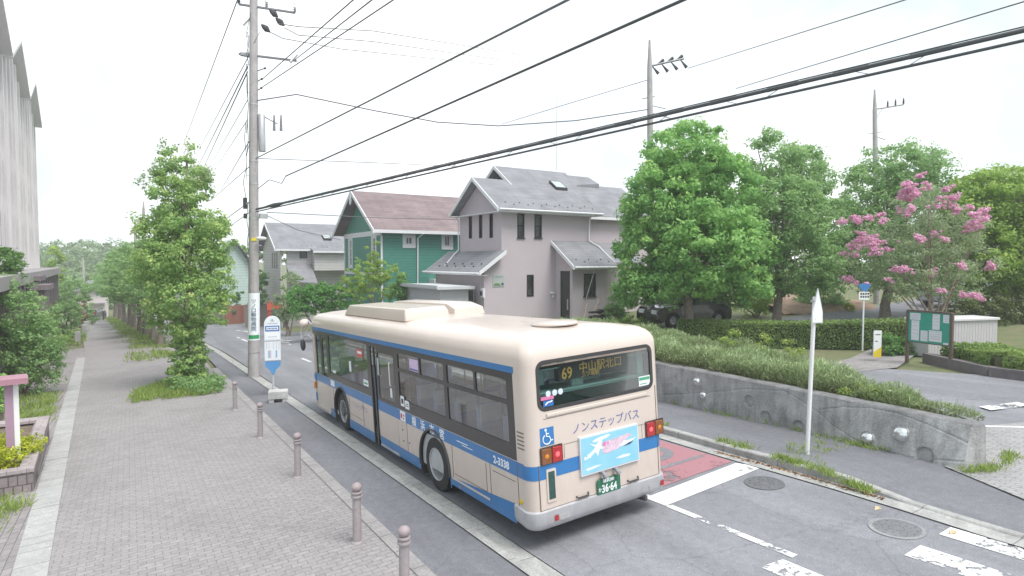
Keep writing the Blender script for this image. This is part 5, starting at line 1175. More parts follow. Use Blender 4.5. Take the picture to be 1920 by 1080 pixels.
# skylight
def rp_(x, y, d): return (x, y, zr(y)+d)
b = MB(); q = [rp_(16.05, 21.3, .16), rp_(16.85, 21.3, .16), rp_(16.85, 22.0, .16), rp_(16.05, 22.0, .16)]; slab(b, q, .18); sk = b.build('skylight', M_FRM, gh, off=go)
b = MB(); b.add([rp_(16.11, 21.35, .168), rp_(16.79, 21.35, .168), rp_(16.79, 21.94, .168), rp_(16.11, 21.94, .168)], [(0, 1, 2, 3)]); b.build('pane', mat('skylight_glass', (.45, .5, .5), .08, var=.1), sk, off=go)
b = MB(); b.plate([[(22.75, 8.55), (24.05, 8.55), (23.4, 9.0)]], lambda a, z, d: (13.60+d, a, z), .02); b.build('louvre', M_DARK, gh, off=go)
# lean-to roof on the left and porch roof
b = MB(); slab(b, [(9.95, 19.3, 3.44), (9.95, 25.75, 3.44), (XL-.01, 25.75, 4.52), (XL-.01, 19.3, 4.52)]); 
slab(b, [(14.58, 17.78, 3.72), (17.62, 17.78, 3.72), (17.62, YF-.01, 5.06), (14.58, YF-.01, 5.06)]); b.build('lower_roof', M_RG, gh, off=go, smooth=0)
b = MB(); board(b, (9.92, 19.28, 3.42), (XL, 19.28, 4.50), .2, .05, .03); board(b, (9.93, 19.3, 3.42), (9.93, 25.8, 3.42), .16, .04); board(b, (14.56, 17.78, 3.70), (14.56, YF, 5.04), .2, .05, .03); board(b, (14.58, 17.76, 3.70), (17.65, 17.76, 3.70), .16, .04); b.box((9.96, 19.33, 3.26), (10.44, 25.5, 3.28)); b.box((14.6, 17.8, 3.56), (17.6, 18.26, 3.58)); b.build('fascia', M_TRIM, gh, off=go, smooth=0)
b = MB(); guards(b, 14.9, 17.4, 17.78, 3.72, .69, 3); b.build('snow_guard', M_DARK, gh, off=go)
b = MB()
for i in range(5):
    for dx, r_ in ((.5, 0), (.32, .5)): y = 20+(i+r_)*1.0; b.box((9.95+dx-.03, y-.03, 3.44+dx*.71), (9.95+dx+.03, y+.03, 3.44+dx*.71+.07))
b.build('snow_guard', M_DARK, gh, off=go)
b = MB(); b.tube([(9.86, 19.3, 3.36), (9.86, 25.9, 3.36)], .05, 8); b.tube([(14.6, 17.70, 3.64), (17.7, 17.70, 3.64)], .05, 8); b.tube([(17.5, 17.7, 3.6), (17.35, 18.0, 3.4), (17.32, 18.0, .6)], .035, 6); b.build('gutter_pipe', M_TRIM, gh, off=go)
b = MB(); b.box((10.95, YF-.03, 2.68), (11.62, YF-.001, 3.30)); sg = b.build('wall_plaque', mat('plaque_pale', (.42, .47, .45), .5, var=.04), gh, off=go)
b = MB(); 
for k in range(4): b.box((11.10+k*.11, YF-.035, 3.13), (11.17+k*.11, YF-.031, 3.20))
b.build('plaque_letter', mat('plaque_grey', (.25, .26, .27), .5, var=.05), sg, off=go)
b = MB(); b.add([(10.98, YF-.036, 2.72), (11.40, YF-.036, 2.72), (11.38, YF-.036, 2.80), (11.2, YF-.036, 2.86), (11.05, YF-.036, 2.84)], [(0, 1, 2, 3, 4)]); b.build('plaque_picture', mat('plaque_green', (.14, .24, .09), .5, var=.3, scale=30), sg, off=go)
b = MB(); b.add([(11.44, YF-.036, 2.74), (11.58, YF-.036, 2.74), (11.58, YF-.036, 2.87), (11.44, YF-.036, 2.87)], [(0, 1, 2, 3)]); b.build('plaque_picture', mat('plaque_navy', (.09, .12, .2), .5, var=.1), sg, off=go)
b = MB(); b.rbox((14.50, YF-.12, 2.22), (14.78, YF, 2.32), .02); b.box((14.62, YF-.08, 2.02), (14.72, YF, 2.16)); b.build('doorbell_box', M_TRIM, gh, off=go)
b = MB(); b.cyl((17.30, 23, 9.4), (17.30, 23, 13.9), .018, .010, 6); b.tube([(17.10, 23, 13.9), (17.3, 23, 13.9), (17.46, 22.9, 13.95)], .008, 5); b.build('aerial', M_METAL, gh, off=go)
# rear wing on the right
b = MB(); b.box((17.9, 22.5, HZ0), (24.5, 29, 6.75)); wg = b.build('wing_wall', M_GW, gh, off=go)
b = MB(); slab(b, [(17.6, 22.05, 6.72), (24.9, 22.05, 6.72), (24.9, 25.6, 9.1), (19.4, 25.6, 9.1)]); slab(b, [(19.4, 25.605, 9.1), (24.9, 25.605, 9.1), (24.9, 29.5, 6.72), (17.6, 29.5, 6.72)]); slab(b, [(20.5, 25.3, 9.0), (22.6, 25.3, 9.2), (22.4, 26.2, 9.75), (20.6, 26.2, 9.75)], .5)
b.build('wing_roof', M_RG, gh, off=go, smooth=0)
b = MB(); board(b, (17.6, 22.03, 6.68), (24.9, 22.03, 6.68), .17, .04); b.tube([(17.95, 22.0, 6.5), (18.0, 22.4, 6.3), (18.0, 22.4, 5.2), (18.5, 21.6, 4.4), (18.9, 20.8, 3.8)], .04, 6); b.tube([(18.9, 20.6, 3.7), (18.9, 20.6, .5)], .04, 6); b.build('wing_fascia', M_TRIM, gh, off=go, smooth=0)
b = MB(); slab(b, [(18.2, 20.2, 3.9), (22, 20.2, 3.9), (22, 22.49, 5.1), (18.2, 22.49, 5.1)]); b.build('lower_roof', M_RG, gh, off=go, smooth=0)
b = MB(); b.box((17.95, 22.47, 5.2), (18.6, 22.495, 6.4)); b.build('window', M_HGL, gh, off=go)

# green house
gp = at(715, 440, 38); GX, GY = gp.x, gp.y; gg = GZ(GX, GY); goff = (GX, GY, gg)
gn = thing('green_house', 'green boarded house with white trim and plum coloured tiled roof', 'house', goff)
WD = 7.6; ZE = 5.95
b = MB(); b.plate([rect(GX, gg-.5, GX+8.5, ZE), rect(GX+1.55, 4.98, GX+2.15, 5.6), rect(GX+4.3, 4.9, GX+4.85, 5.72)], lambda a, z, d: (a, GY+d, z), .12)
b.plate([[(GY+.12, gg-.5), (GY+WD, gg-.5), (GY+WD, ZE), (GY+WD/2, ZE+2.45), (GY+.12, ZE)], rect(GY+5.9, 3.6, GY+6.55, 5.55), rect(GY+1.0, 3.6, GY+1.65, 5.55)], lambda a, z, d: (GX+d, a, z), .12)
b.box((GX+8.38, GY+.12, gg-.5), (GX+8.5, GY+WD, ZE)); b.box((GX+.12, GY+WD-.12, gg-.5), (GX+8.38, GY+WD, ZE)); b.build('wall', M_GRN, gn, off=goff, smooth=0)
for h in ((GX+1.55, 4.98, GX+2.15, 5.6), (GX+4.3, 4.9, GX+4.85, 5.72)):
    window(gn, 'y', GY, h, goff, .12, M_TRIM, [('v', .5)], curtain=False)
    b = MB(); b.plate([rect(h[0]-.14, h[1]-.16, h[2]+.14, h[3]+.12), rect(h[0]-.006, h[1]-.006, h[2]+.006, h[3]+.006)], lambda a, z, d: (a, GY-.045+d, z), .045); b.build('window_trim', M_TRIM, gn, off=goff, smooth=0)
for h in ((GY+5.9, 3.6, GY+6.55, 5.55), (GY+1.0, 3.6, GY+1.65, 5.55)):
    window(gn, 'x', GX, h, goff, .12, M_TRIM, [('h', .33), ('h', .66)], curtain=False)
    b = MB(); b.plate([rect(h[0]-.14, h[1]-.14, h[2]+.14, h[3]+.14), rect(h[0]-.006, h[1]-.006, h[2]+.006, h[3]+.006)], lambda a, z, d: (GX-.045+d, a, z), .045); b.build('window_trim', M_TRIM, gn, off=goff, smooth=0)
b = MB(); RZ = ZE+2.75; ov = .95
slab(b, [(GX-.7, GY-.55, ZE-.02), (GX+9, GY-.55, ZE-.02), (GX+9, GY+WD/2, RZ), (GX-.7, GY+WD/2, RZ)], .12)
slab(b, [(GX-.7, GY+WD/2+.005, RZ), (GX+9, GY+WD/2+.005, RZ), (GX+9, GY+WD+.55, ZE-.02), (GX-.7, GY+WD+.55, ZE-.02)], .12); b.build('roof', M_RP, gn, off=goff, smooth=0)
b = MB(); board(b, (GX-.73, GY-.6, ZE-.05), (GX-.73, GY+WD/2, RZ-.02), .26, .06, .04); board(b, (GX-.73, GY+WD+.6, ZE-.05), (GX-.73, GY+WD/2, RZ-.02), .26, .06, .04); board(b, (GX-.7, GY-.58, ZE-.03), (GX+9, GY-.58, ZE-.03), .2, .05)
b.box((GX-.05, GY-.05, ZE-.35), (GX, GY+WD+.05, ZE-.02)); b.box((GX-.06, GY-.06, gg-.4), (GX+.06, GY+.0, ZE-.36)); b.box((GX-.05, GY+WD-.1, gg-.4), (GX-.001, GY+WD+.04, ZE-.36))
b.box((GX-.04, GY, 3.05), (GX-.001, GY+WD, 3.25)); b.box((GX+3.2, GY-.9, 2.55), (GX+9, GY-.02, 2.8)); b.build('trim', M_TRIM, gn, off=goff, smooth=0)
b = MB(); b.tube([(GX+2.6, GY-.6, ZE-.2), (GX+2.4, GY-.15, ZE-.5), (GX+2.4, GY-.08, 2.9), (GX+2.4, GY-.08, 1.0)], .05, 6); b.build('gutter_pipe', M_TRIM, gn, off=goff)
b = MB(); b.plate([[(GY+WD/2+.2*math.cos(t*.524), RZ-.62+.34*math.sin(t*.524)) for t in range(12)]], lambda a, z, d: (GX-.78+d, a, z), .05); b.build('gable_ornament', M_TRIM, gn, off=goff)

# white house
wp0 = at(530, 465, 50); WX, WY_ = wp0.x, wp0.y; wz = GZ(WX, WY_); wo = (WX, WY_, wz)
wh_ = thing('white_house', 'white boarded house with a broad grey roof left of the green house', 'house', wo)
b = MB(); b.plate([rect(WX+.3, wz-.5, WX+8, 5.05), rect(WX+1.35, 4.22, WX+1.95, 4.86), rect(WX+6.2, 4.3, WX+6.7, 5.0)], lambda a, z, d: (a, WY_+d, z), .12)
b.plate([[(WY_, wz-.5), (WY_+7.5, wz-.5), (WY_+7.5, 5.2), (WY_+3.8, 7.25), (WY_, 5.1)]], lambda a, z, d: (WX-.2+d, a, z), .12)
b.box((WX+2.3, WY_-1.0, 3.2), (WX+5.4, WY_-.01, 4.85)); b.build('wall', M_SIDW, wh_, off=wo, smooth=0)
window(wh_, 'y', WY_, (WX+1.35, 4.22, WX+1.95, 4.86), wo, .05, curtain=False); window(wh_, 'y', WY_, (WX+6.2, 4.3, WX+6.7, 5.0), wo, .05, curtain=False)
for k in range(3): window(wh_, 'x', WX-.2, (WY_+1.2+k*.9, 3.4, WY_+1.55+k*.9, 4.7), wo, .04, curtain=False, sgn=1)
b = MB(); slab(b, [(WX-.7, WY_-.5, 5.0), (WX+9, WY_-.5, 5.0), (WX+9, WY_+3.8, 7.35), (WX-.7, WY_+3.8, 7.35)]); slab(b, [(WX-.7, WY_+3.805, 7.35), (WX+9, WY_+3.805, 7.35), (WX+9, WY_+8.1, 5.0), (WX-.7, WY_+8.1, 5.0)]); slab(b, [(WX+2.1, WY_-1.4, 4.85), (WX+5.7, WY_-1.4, 4.85), (WX+5.7, WY_-.51, 5.1), (WX+2.1, WY_-.51, 5.1)])
slab(b, [(WX+.2, WY_-2.2, 2.4), (WX+2.25, WY_-2.2, 2.2), (WX+2.25, WY_-.02, 3.75), (WX+.2, WY_-.02, 3.8)]); slab(b, [(WX+3.2, WY_-4.5, 1.2), (WX+9, WY_-4.5, 1.6), (WX+9, WY_-1.05, 3.9), (WX+5.6, WY_-1.05, 3.9)]); b.build('roof', M_RG, wh_, off=wo, smooth=0)
b = MB(); board(b, (WX-.7, WY_-.52, 4.98), (WX+9, WY_-.52, 4.98), .16, .04); board(b, (WX-.72, WY_-.5, 4.98), (WX-.72, WY_+3.8, 7.33), .2, .05, .03); board(b, (WX+2.1, WY_-1.42, 4.83), (WX+5.7, WY_-1.42, 4.83), .15, .04); b.build('fascia', M_TRIM, wh_, off=wo, smooth=0)
b = MB(); guards(b, WX+.5, WX+8, WY_-.5, 5.0, .547, 9); b.build('snow_guard', M_DARK, wh_, off=wo)
b = MB(); slab(b, [(WX+3.6, WY_+.9, 5.95), (WX+4.3, WY_+.9, 5.95), (WX+4.3, WY_+1.6, 6.3), (WX+3.6, WY_+1.6, 6.3)], .2); sk = b.build('skylight', M_FRM, wh_, off=wo)
b = MB(); b.add([(WX+3.66, WY_+.96, 5.99), (WX+4.24, WY_+.96, 5.99), (WX+4.24, WY_+1.54, 6.28), (WX+3.66, WY_+1.54, 6.28)], [(0, 1, 2, 3)]); b.build('pane', MATS['skylight_glass'], sk, off=wo)

# pale steep-roofed house beyond the junction, and the far house
def simple_house(name, label, x0, x1, y0, y1, ze, zrg, mw, mr, wins, ridge='x', hip=0.):
    z0 = GZ(x0, y0); o = (x0, y0, z0); t = thing(name, label, 'house', o)
    b = MB(); b.box((x0, y0, z0-1), (x1, y1, ze)); w_ = b.build('wall', mw, t, off=o)
    b = MB(); e = .5
    if ridge == 'x':
        ym = (y0+y1)/2; slab(b, [(x0-e, y0-e, ze), (x1+e, y0-e, ze), (x1+e-hip, ym, zrg), (x0-e+hip, ym, zrg)]); slab(b, [(x0-e+hip, ym, zrg), (x1+e-hip, ym, zrg), (x1+e, y1+e, ze), (x0-e, y1+e, ze)])
        if hip: slab(b, [(x0-e, y0-e, ze), (x0-e+hip, ym, zrg), (x0-e+hip, ym, zrg), (x0-e, y1+e, ze)]); slab(b, [(x1+e, y0-e, ze), (x1+e, y1+e, ze), (x1+e-hip, ym, zrg), (x1+e-hip, ym, zrg)])
    else:
        xm = (x0+x1)/2; slab(b, [(x0-e, y0-e, ze), (x0-e, y1+e, ze), (xm, y1+e, zrg), (xm, y0-e, zrg)]); slab(b, [(x1+e, y0-e, ze), (xm, y0-e, zrg), (xm, y1+e, zrg), (x1+e, y1+e, ze)])
        b2 = MB(); b2.plate([[(x0, ze), (x1, ze), (xm, zrg-.15)]], lambda a, z, d: (a, y0+.02+d, z), .1); b2.build('gable', mw, t, off=o)
        b2 = MB(); board(b2, (x0-e, y0-e-.03, ze), (xm, y0-e-.03, zrg), .3, .05, .03); board(b2, (x1+e, y0-e-.03, ze), (xm, y0-e-.03, zrg), .3, .05, .03); b2.build('bargeboard', M_FRM if 'pale' in label else M_TRIM, t, off=o)
    b.build('roof', mr, t, off=o, smooth=0)
    for h in wins:
        b = MB(); b.box((h[0], y0-.06, h[1]), (h[2], y0-.002, h[3])); f = b.build('window', M_TRIM, t, off=o); b = MB(); b.box((h[0]+.08, y0-.075, h[1]+.08), (h[2]-.08, y0-.062, h[3]-.08)); b.build('pane', M_HGL, f, off=o)
    return t, o
p = at(452, 560, 66)
simple_house('pale_house', 'pale aqua house with a steep gable, left of the power pole', p.x-3.5, p.x+2.2, p.y, p.y+8, 1.6, 6.4, M_TEAL, shingles('roof_pale', (.48, .54, .54), (.54, .6, .6), (.4, .45, .45)), [(p.x-2.2, -.2, p.x-1.2, 1.0)], 'y')
p = at(182, 575, 90)
t, o = simple_house('far_house', 'small pale two storey house with hipped grey roof at the end of the path', p.x-2.3, p.x+1.3, p.y, p.y+6, 3.946-53/1136*90, 3.946-36/1136*90, mat('render_pale', (.62, .56, .56), .8, var=.04), M_RG, [(p.x-.2, -1.2, p.x+.3, -.5), (p.x-1.6, -3.9, p.x-1.0, -2.7), (p.x+.2, -3.9, p.x+.8, -2.9)], 'x', 1.6)
b = MB(); b.box((p.x-.8, p.y-.9, -2.35), (p.x+1.0, p.y-.07, -2.2)); b.build('canopy', M_RG, t, off=o)

# tall pale building on the left with three gabled bays
M_PC = mat('facade_pale', (.76, .73, .735), .8, var=.05, scale=.4); M_PUR = mat('facade_plum', (.20, .165, .18), .8, var=.12, scale=1.5); M_SLIT = mat('facade_glass', (.10, .10, .11), .7, var=.2, spec=.1)
bo = (-10.6, 61.2, GZ(-11.3, 61)); bl = thing('apartment_building', 'tall pale building with vertical fins and pointed gables at the left edge', 'building', bo)
ang = math.atan2(-.4, 11.1)                                   # facade leans a little away from the street
def FB(s, out, z): return Vector((-10.6, 61.2, 0))+Vector((math.sin(-ang)*s+math.cos(ang)*out, -math.cos(ang)*s+math.sin(-ang)*out*-1, z))
def fbox(b, s0, s1, o0, o1, z0, z1):
    P = [FB(s0, o0, z0), FB(s1, o0, z0), FB(s1, o1, z0), FB(s0, o1, z0), FB(s0, o0, z1), FB(s1, o0, z1), FB(s1, o1, z1), FB(s0, o1, z1)]
    b.add(P, [(0, 3, 2, 1), (4, 5, 6, 7), (0, 1, 5, 4), (1, 2, 6, 5), (2, 3, 7, 6), (3, 0, 4, 7)])
b = MB()
for k in range(4):
    s0 = k*11.1; e = 16.0
    P = [FB(s0, -.8, 3.4), FB(s0+11.1, -.8, 3.4), FB(s0+11.1, -.8, e), FB(s0+5.55, -.8, 18.2), FB(s0, -.8, e)]; Q = [p-Vector((14, 0, 0)) for p in P]
    b.add(P+Q, [(0, 1, 2, 3, 4), (0, 4, 9, 5), (1, 6, 7, 2), (9, 8, 7, 6, 5), (0, 5, 6, 1)])
b.build('wall', mat('facade_back', (.60, .565, .575), .8, var=.08, scale=.5), bl, off=bo, smooth=0)
for k in range(4):
    s0 = k*11.1; b = MB()
    for sd in (0, 1):
        pe = FB(s0+11.3*sd-.1, -.45, 15.95); pr = FB(s0+5.55, -.45, 18.4); slab(b, [pe+Vector((.35, 0, 0)), pr+Vector((.35, 0, 0)), pr-Vector((14, 0, 0)), pe-Vector((14, 0, 0))], .22)
    b.build('gable_roof', mat('roof_edge_pale', (.74, .72, .73), .7, var=.06), bl, off=bo, smooth=0)
s = .0
for i in range(24):
    s = i*1.85; k = int(s/11.1); q = abs((s-k*11.1)-5.55)/5.55; zt = 18.0-2.1*q-.15
    b = MB(); fbox(b, s, s+.35, -.8, -.58, 3.4, zt); b.build('fin', M_PC, bl, off=bo, smooth=0)
for i in range(23):
    s = i*1.85+.45
    if i % 3 != 2:
        for f_ in range(4):
            z0 = 4.6+f_*3.0
            b = MB(); fbox(b, s+.1, s+.95, -.8, -.70, z0, z0+2.1); b.build('window', M_SLIT, bl, off=bo, smooth=0)
b = MB(); fbox(b, -.6, 44.5, -6, .9, 2.9, 3.4); b.build('ledge', mat('ledge_grey', (.36, .33, .34), .8, var=.1), bl, off=bo, smooth=0)
b = MB(); fbox(b, 0, 44, -6, -.3, -5, 2.9); b.build('base_wall', M_PUR, bl, off=bo, smooth=0)
for i in range(22):
    b = MB(); fbox(b, i*2.0, i*2.0+.7, -.3, .7, -5, 2.9); b.build('base_fin', M_PUR, bl, off=bo, smooth=0)
b = MB()
for (u, v, D_, w_) in ((40, 535, 30, 2.2), (25, 518, 31, 3.4)):
    p = at(u, v, D_); b.box((p.x-w_/2, p.y, p.z-2.8), (p.x+.9, p.y+2.2, p.z-.25)); b.box((p.x-w_/2-.2, p.y-.2, p.z-.25), (p.x+1.1, p.y+2.4, p.z))
p = at(40, 535, 30); lo = tuple((p.x, p.y, GZ(p.x, p.y))); tag(b.build('entrance_block', M_PUR, None, off=lo), 'dark plum entrance block with flat slab roof above the left bush', 'porch').location = lo

# sheds, walls and garden things by the houses
sp = Vector((8.0, 20.2, GZ(8.5, 20))); sh = thing('garden_shed', 'pale grey flat-roofed storage shed beside the grey house', 'shed', sp)
b = MB(); b.box((.2, -.1, -.3), (1.75, 4.2, 3.0)); b.build('wall', mat('shed_grey', (.47, .48, .50), .6, var=.05), sh)
b = MB(); b.box((-.1, -.45, 3.0), (1.95, 4.5, 3.14)); b.box((-.16, -.5, 3.05), (-.1, 4.5, 3.2)); b.build('roof', mat('shed_roof', (.55, .56, .58), .5, var=.05), sh)
b = MB(); b.box((.55, -.115, 0), (1.15, -.1, 2.6)); b.build('door', mat('shed_door', (.44, .45, .47), .6, var=.04), sh)
def small(name, label, cat, a, c, m, r=.02, group=None):
    o = (a[0], a[1], a[2]); b = MB(); b.rbox((0, 0, 0), (c[0]-a[0], c[1]-a[1], c[2]-a[2]), r); q = b.build(name, m); q.location = o; return tag(q, label, cat, group)
p = at(876, 565, 30.5); 
t = thing('air_conditioner', 'dark fronted outdoor unit against the grey house wall', 'air conditioner', (p.x, p.y, p.z-.3)); b = MB(); b.rbox((-.35, 0, 0), (.4, .35, 1.0), .03); b.build('casing', mat('unit_grey', (.35, .36, .38), .5, var=.1), t); b = MB(); b.box((-.3, -.01, .06), (.34, .0, .85)); b.build('front_grille', M_DARK, t)
p = at(862, 565, 30.8); small('meter_box', 'small white box left of the dark outdoor unit', 'meter box', (p.x-.2, p.y, p.z-.3), (p.x+.1, p.y+.2, p.z+.35), M_TRIM)
p = at(898, 555, 29.8); t = thing('electric_meter', 'small electric meter on the grey house wall', 'meter', (10.44, p.y+.3, p.z)); b = MB(); b.rbox((-.12, -.15, -.1), (0, .15, .35), .02); b.build('back_plate', M_TRIM, t); b = MB(); b.rbox((-.18, -.08, 0), (-.12, .08, .22), .02); b.build('dial_cover', M_DARK, t)
M_BR = bricks('red_brick', (.36, .12, .08), (.42, .16, .11), (.3, .22, .2), .21, .07)
def wallthing(name, label, P, h, th, m, cap=None, dz=0.):
    o = (P[0][0], P[0][1], GZ(*P[0])); t = thing(name, label, 'wall', o); b = MB(); c = MB()
    for (x0_, y0_), (x1_, y1_) in zip(P, P[1:]):
        z0, z1 = GZ(x0_, y0_)+h, GZ(x1_, y1_)+h; board(b, (x0_, y0_, z0), (x1_, y1_, z1), h+.4, th); board(c, (x0_, y0_, z0+.06), (x1_, y1_, z1+.06), .06, th+.06)
    b.build('wall_body', m, t, off=o, smooth=0)
    if cap: c.build('cap', cap, t, off=o, smooth=0)
    return t
p = gnd(424, 608); q = gnd(458, 606); r_ = gnd(386, 606)
t = wallthing('brick_gate_wall', 'red brick gate wall with a small round plaque, left of the power pole', [(p.x, p.y), (q.x, q.y)], 1.75, .35, M_BR)
b = MB(); c = (p+q)/2; b.sphere((c.x, c.y-.2, c.z+1.2), .32, 14, (1, .25, .7)); b.build('plaque', mat('plaque_wreath', (.10, .14, .06), .8, var=.4, scale=20), t, off=tuple(t.location))
wallthing('garden_wall', 'long pinkish garden wall left of the red brick gate wall', [(r_.x-3, r_.y+3), (r_.x, r_.y), (p.x-.1, p.y+.1)], 1.25, .3, mat('wall_pinkish', (.40, .30, .30), .85, var=.1), M_SLAB)
p = gnd(462, 612); q = gnd(486, 612); wallthing('garden_wall', 'grey-pink garden wall directly behind the power pole', [(p.x, p.y), (q.x+1.4, q.y-1.2)], 1.9, .3, mat('wall_greyish', (.36, .31, .31), .85, var=.1), M_SLAB)
p = gnd(506, 618); t = thing('red_sign', 'red signboard on a post behind the bus stop', 'sign', p); b = MB(); b.box((-.15, -.1, 0), (.15, .1, 2.3)); b.build('post', mat('post_red', (.42, .07, .06), .6, var=.1), t); b = MB(); b.box((-.2, -.14, 1.55), (1.0, .0, 2.1)); b.build('board', mat('board_red', (.62, .10, .06), .5, var=.1), t)
# garden trees and hedges by the houses
bush('garden_tree', 'yellow-green small tree with layered branches in front of the green house', [(700, 470, 20, 28), (690, 510, 42, 24), (725, 515, 38, 26), (670, 540, 34, 22), (740, 540, 28, 26), (705, 550, 40, 25), (655, 525, 18, 12)], 34, 10000, .12, LF3, 60, cat='tree', clump=.22, fill=.7, asp=.45)
bush('dark_hedge', 'dense dark green hedge in front of the white house', [(x, 563+(x % 3)*2, 22, 32) for x in (560, 585, 608, 630, 650)]+[(600, 545, 25, 16)], 37, 13000, .13, leafmat('leaf_deep', (.08, .24, .05), (.16, .38, .09), (.26, .48, .13)), 61, cat='hedge', clump=.3)
bush('garden_tree', 'light feathery small tree left of the dark hedge', [(545, 530, 24, 22), (530, 560, 24, 26), (555, 575, 22, 28), (530, 590, 20, 16)], 42, 5000, .14, LF6, 62, cat='tree', clump=.28, fill=.7)
bush('round_shrub', 'green shrub standing between pale house and power pole', [(435, 575, 14, 22), (445, 545, 8, 16)], 60, 900, .22, LF5, 63, clump=.35)
bush('garden_tree', 'dark leafy tree behind the power pole and white house', [(490, 535, 12, 34), (482, 560, 12, 22)], 52, 1800, .2, LF5, 64, cat='tree', clump=.35)
bush('garden_tree', 'dark shrub in front of the grey shed', [(752, 545, 16, 30), (772, 552, 10, 18)], 33, 2600, .12, LF5, 65, cat='bush', clump=.25)
bush('garden_tree', 'shrubby green plants at the right corner of the grey house', [(1160, 570, 20, 30), (1150, 590, 20, 20), (1175, 545, 14, 22)], 31, 3500, .12, LF2, 66, cat='bush', clump=.25)
bush('clipped_hedge', 'yellow-green clipped hedge right of the grey house', [(x, 612, 18, 18) for x in (1155, 1180, 1205, 1225)], 29.5, 6000, .08, LF3, 67, cat='hedge', clump=.2)
bush('garden_tree', 'treetop peeping over the pale house roof', [(440, 462, 10, 10), (452, 466, 9, 8)], 78, 500, .3, LF2, 68, cat='tree', clump=.4)
# bushes across the lane on the right
bush('garden_tree', 'yellow-green leafy tree across the lane between the two big trunks', [(1420, 560, 28, 34), (1400, 580, 20, 24), (1440, 540, 18, 22)], 33, 4200, .13, LF3, 70, cat='tree', clump=.3)
bush('garden_tree', 'grey-green conical shrub across the lane', [(1545, 540, 40, 44), (1570, 575, 22, 20), (1515, 565, 20, 20)], 36, 7000, .14, LF2, 71, cat='bush', clump=.35)
bush('garden_tree', 'dark shrub across the lane beside the grey-green conical shrub', [(1510, 545, 14, 30), (1490, 575, 12, 16)], 37, 2200, .14, LF5, 72, cat='bush', clump=.3)
bush('lime_shrub', 'small lime-green shrub on the brown bank across the lane', [(1590, 578, 10, 9)], 35, 600, .12, LF8, 73, clump=.15)
bush('back_hedge', 'wide dark green hedge behind the grey storage box at the right edge', [(x, 600+(x % 7), 34, 50) for x in range(1800, 2000, 32)], 28, 16000, .13, leafmat('hedge_brownish', (.08, .11, .04), (.15, .19, .06), (.22, .26, .09)), 74, cat='hedge', clump=.35, fill=.25)
E_ = mkell([(x, 505+18*math.sin(x*.05), 45, 40) for x in range(1130, 2000, 36)]+[(x, 545, 40, 26) for x in range(1150, 2000, 44)], 58); tag(leaves('distant_trees', np.random.RandomState(75), E_, 26000, .32, LF7, None, None, .8, .5, 50), 'belt of distant greenery behind the lane', 'trees', kind='stuff')
p0, p1 = gnd(1470, 590), gnd(1650, 580); b = MB(); n_ = 14; V = []
for i in range(n_+1):
    t = i/n_; q = p0.lerp(p1, t)
    for dx, dz in ((0, .0), (.6, .35), (2.2, .55), (6, .6)): V.append((q.x+dx*.35, q.y+dx, GZ(q.x, q.y)+dz+.05*math.sin(i*1.7)))
b.add(V, [(i*4+k, i*4+k+1, i*4+5+k, i*4+4+k) for i in range(n_) for k in range(3)]); tag(b.build('soil_bank', mat('soil_reddish', (.27, .18, .13), .95, var=.3, scale=3, bumpv=.5, bscale=15, world=True)), kind='structure')
def boxhedge(name, label, P, wd, h, n, m, seed, ls=.09, base=0.):
    rs = np.random.RandomState(seed); P = [Vector((x, y, 0)) for x, y in P]; seg = [(P[i+1]-P[i]).length for i in range(len(P)-1)]; T = sum(seg); o = (P[0].x, P[0].y, GZ(P[0].x, P[0].y)+base)
    t = thing(name, label, 'hedge', o); pts = []; nr = []
    core = MB()
    for i in range(len(P)-1):
        d = (P[i+1]-P[i]).normalized(); s = Vector((-d.y, d.x, 0)); z0, z1 = GZ(P[i].x, P[i].y)+base, GZ(P[i+1].x, P[i+1].y)+base
        a, c = P[i], P[i+1]; w2 = wd/2-.10; core.add([a-s*w2+Vector((0, 0, z0)), a+s*w2+Vector((0, 0, z0)), a+s*w2+Vector((0, 0, z0+h-.1)), a-s*w2+Vector((0, 0, z0+h-.1)), c-s*w2+Vector((0, 0, z1)), c+s*w2+Vector((0, 0, z1)), c+s*w2+Vector((0, 0, z1+h-.1)), c-s*w2+Vector((0, 0, z1+h-.1))], [(0, 1, 2, 3), (7, 6, 5, 4), (0, 4, 5, 1), (1, 5, 6, 2), (2, 6, 7, 3), (3, 7, 4, 0)])
        m_ = int(n*seg[i]/T)
        for _ in range(m_):
            q = rs.uniform(0, 1); c_ = a.lerp(c, q); z_ = z0+(z1-z0)*q; per = rs.uniform(0, wd+2*h); wob = .05*math.sin(c_.x*3+c_.y*2.3)+rs.normal(0, .035)
            if per < wd: off_ = per-wd/2; pts.append(c_+s*off_+Vector((0, 0, z_+h+wob))); nr.append((0, 0, 1))
            else:
                e = per-wd; sd = -1 if e < h else 1; e = e % h; pts.append(c_+s*sd*(wd/2+wob)+Vector((0, 0, z_+e))); nr.append(tuple(s*sd))
    core.build('hedge_core', mat('hedge_twigs', (.06, .07, .03), .9, var=.3, scale=20), t, off=o, smooth=0)
    pts = np.array([tuple(q) for q in pts]); nr = np.array(nr)+rdir(rs, len(pts))*.8; nr /= np.linalg.norm(nr, axis=1, keepdims=True); a = np.cross(nr, rdir(rs, len(pts))); a /= np.linalg.norm(a, axis=1, keepdims=True); s_ = rs.uniform(.6, 1.3, len(pts))[:, None]*ls
    tint = .35*rs.uniform(0, 1, len(pts))+.5*(.5+.5*np.sin(pts[:, 0]*1.9)*np.sin(pts[:, 1]*2.3))
    quadmesh('foliage', pts, a*s_*.5, np.cross(nr, a)*s_*.3, tint, m, t, o); return t
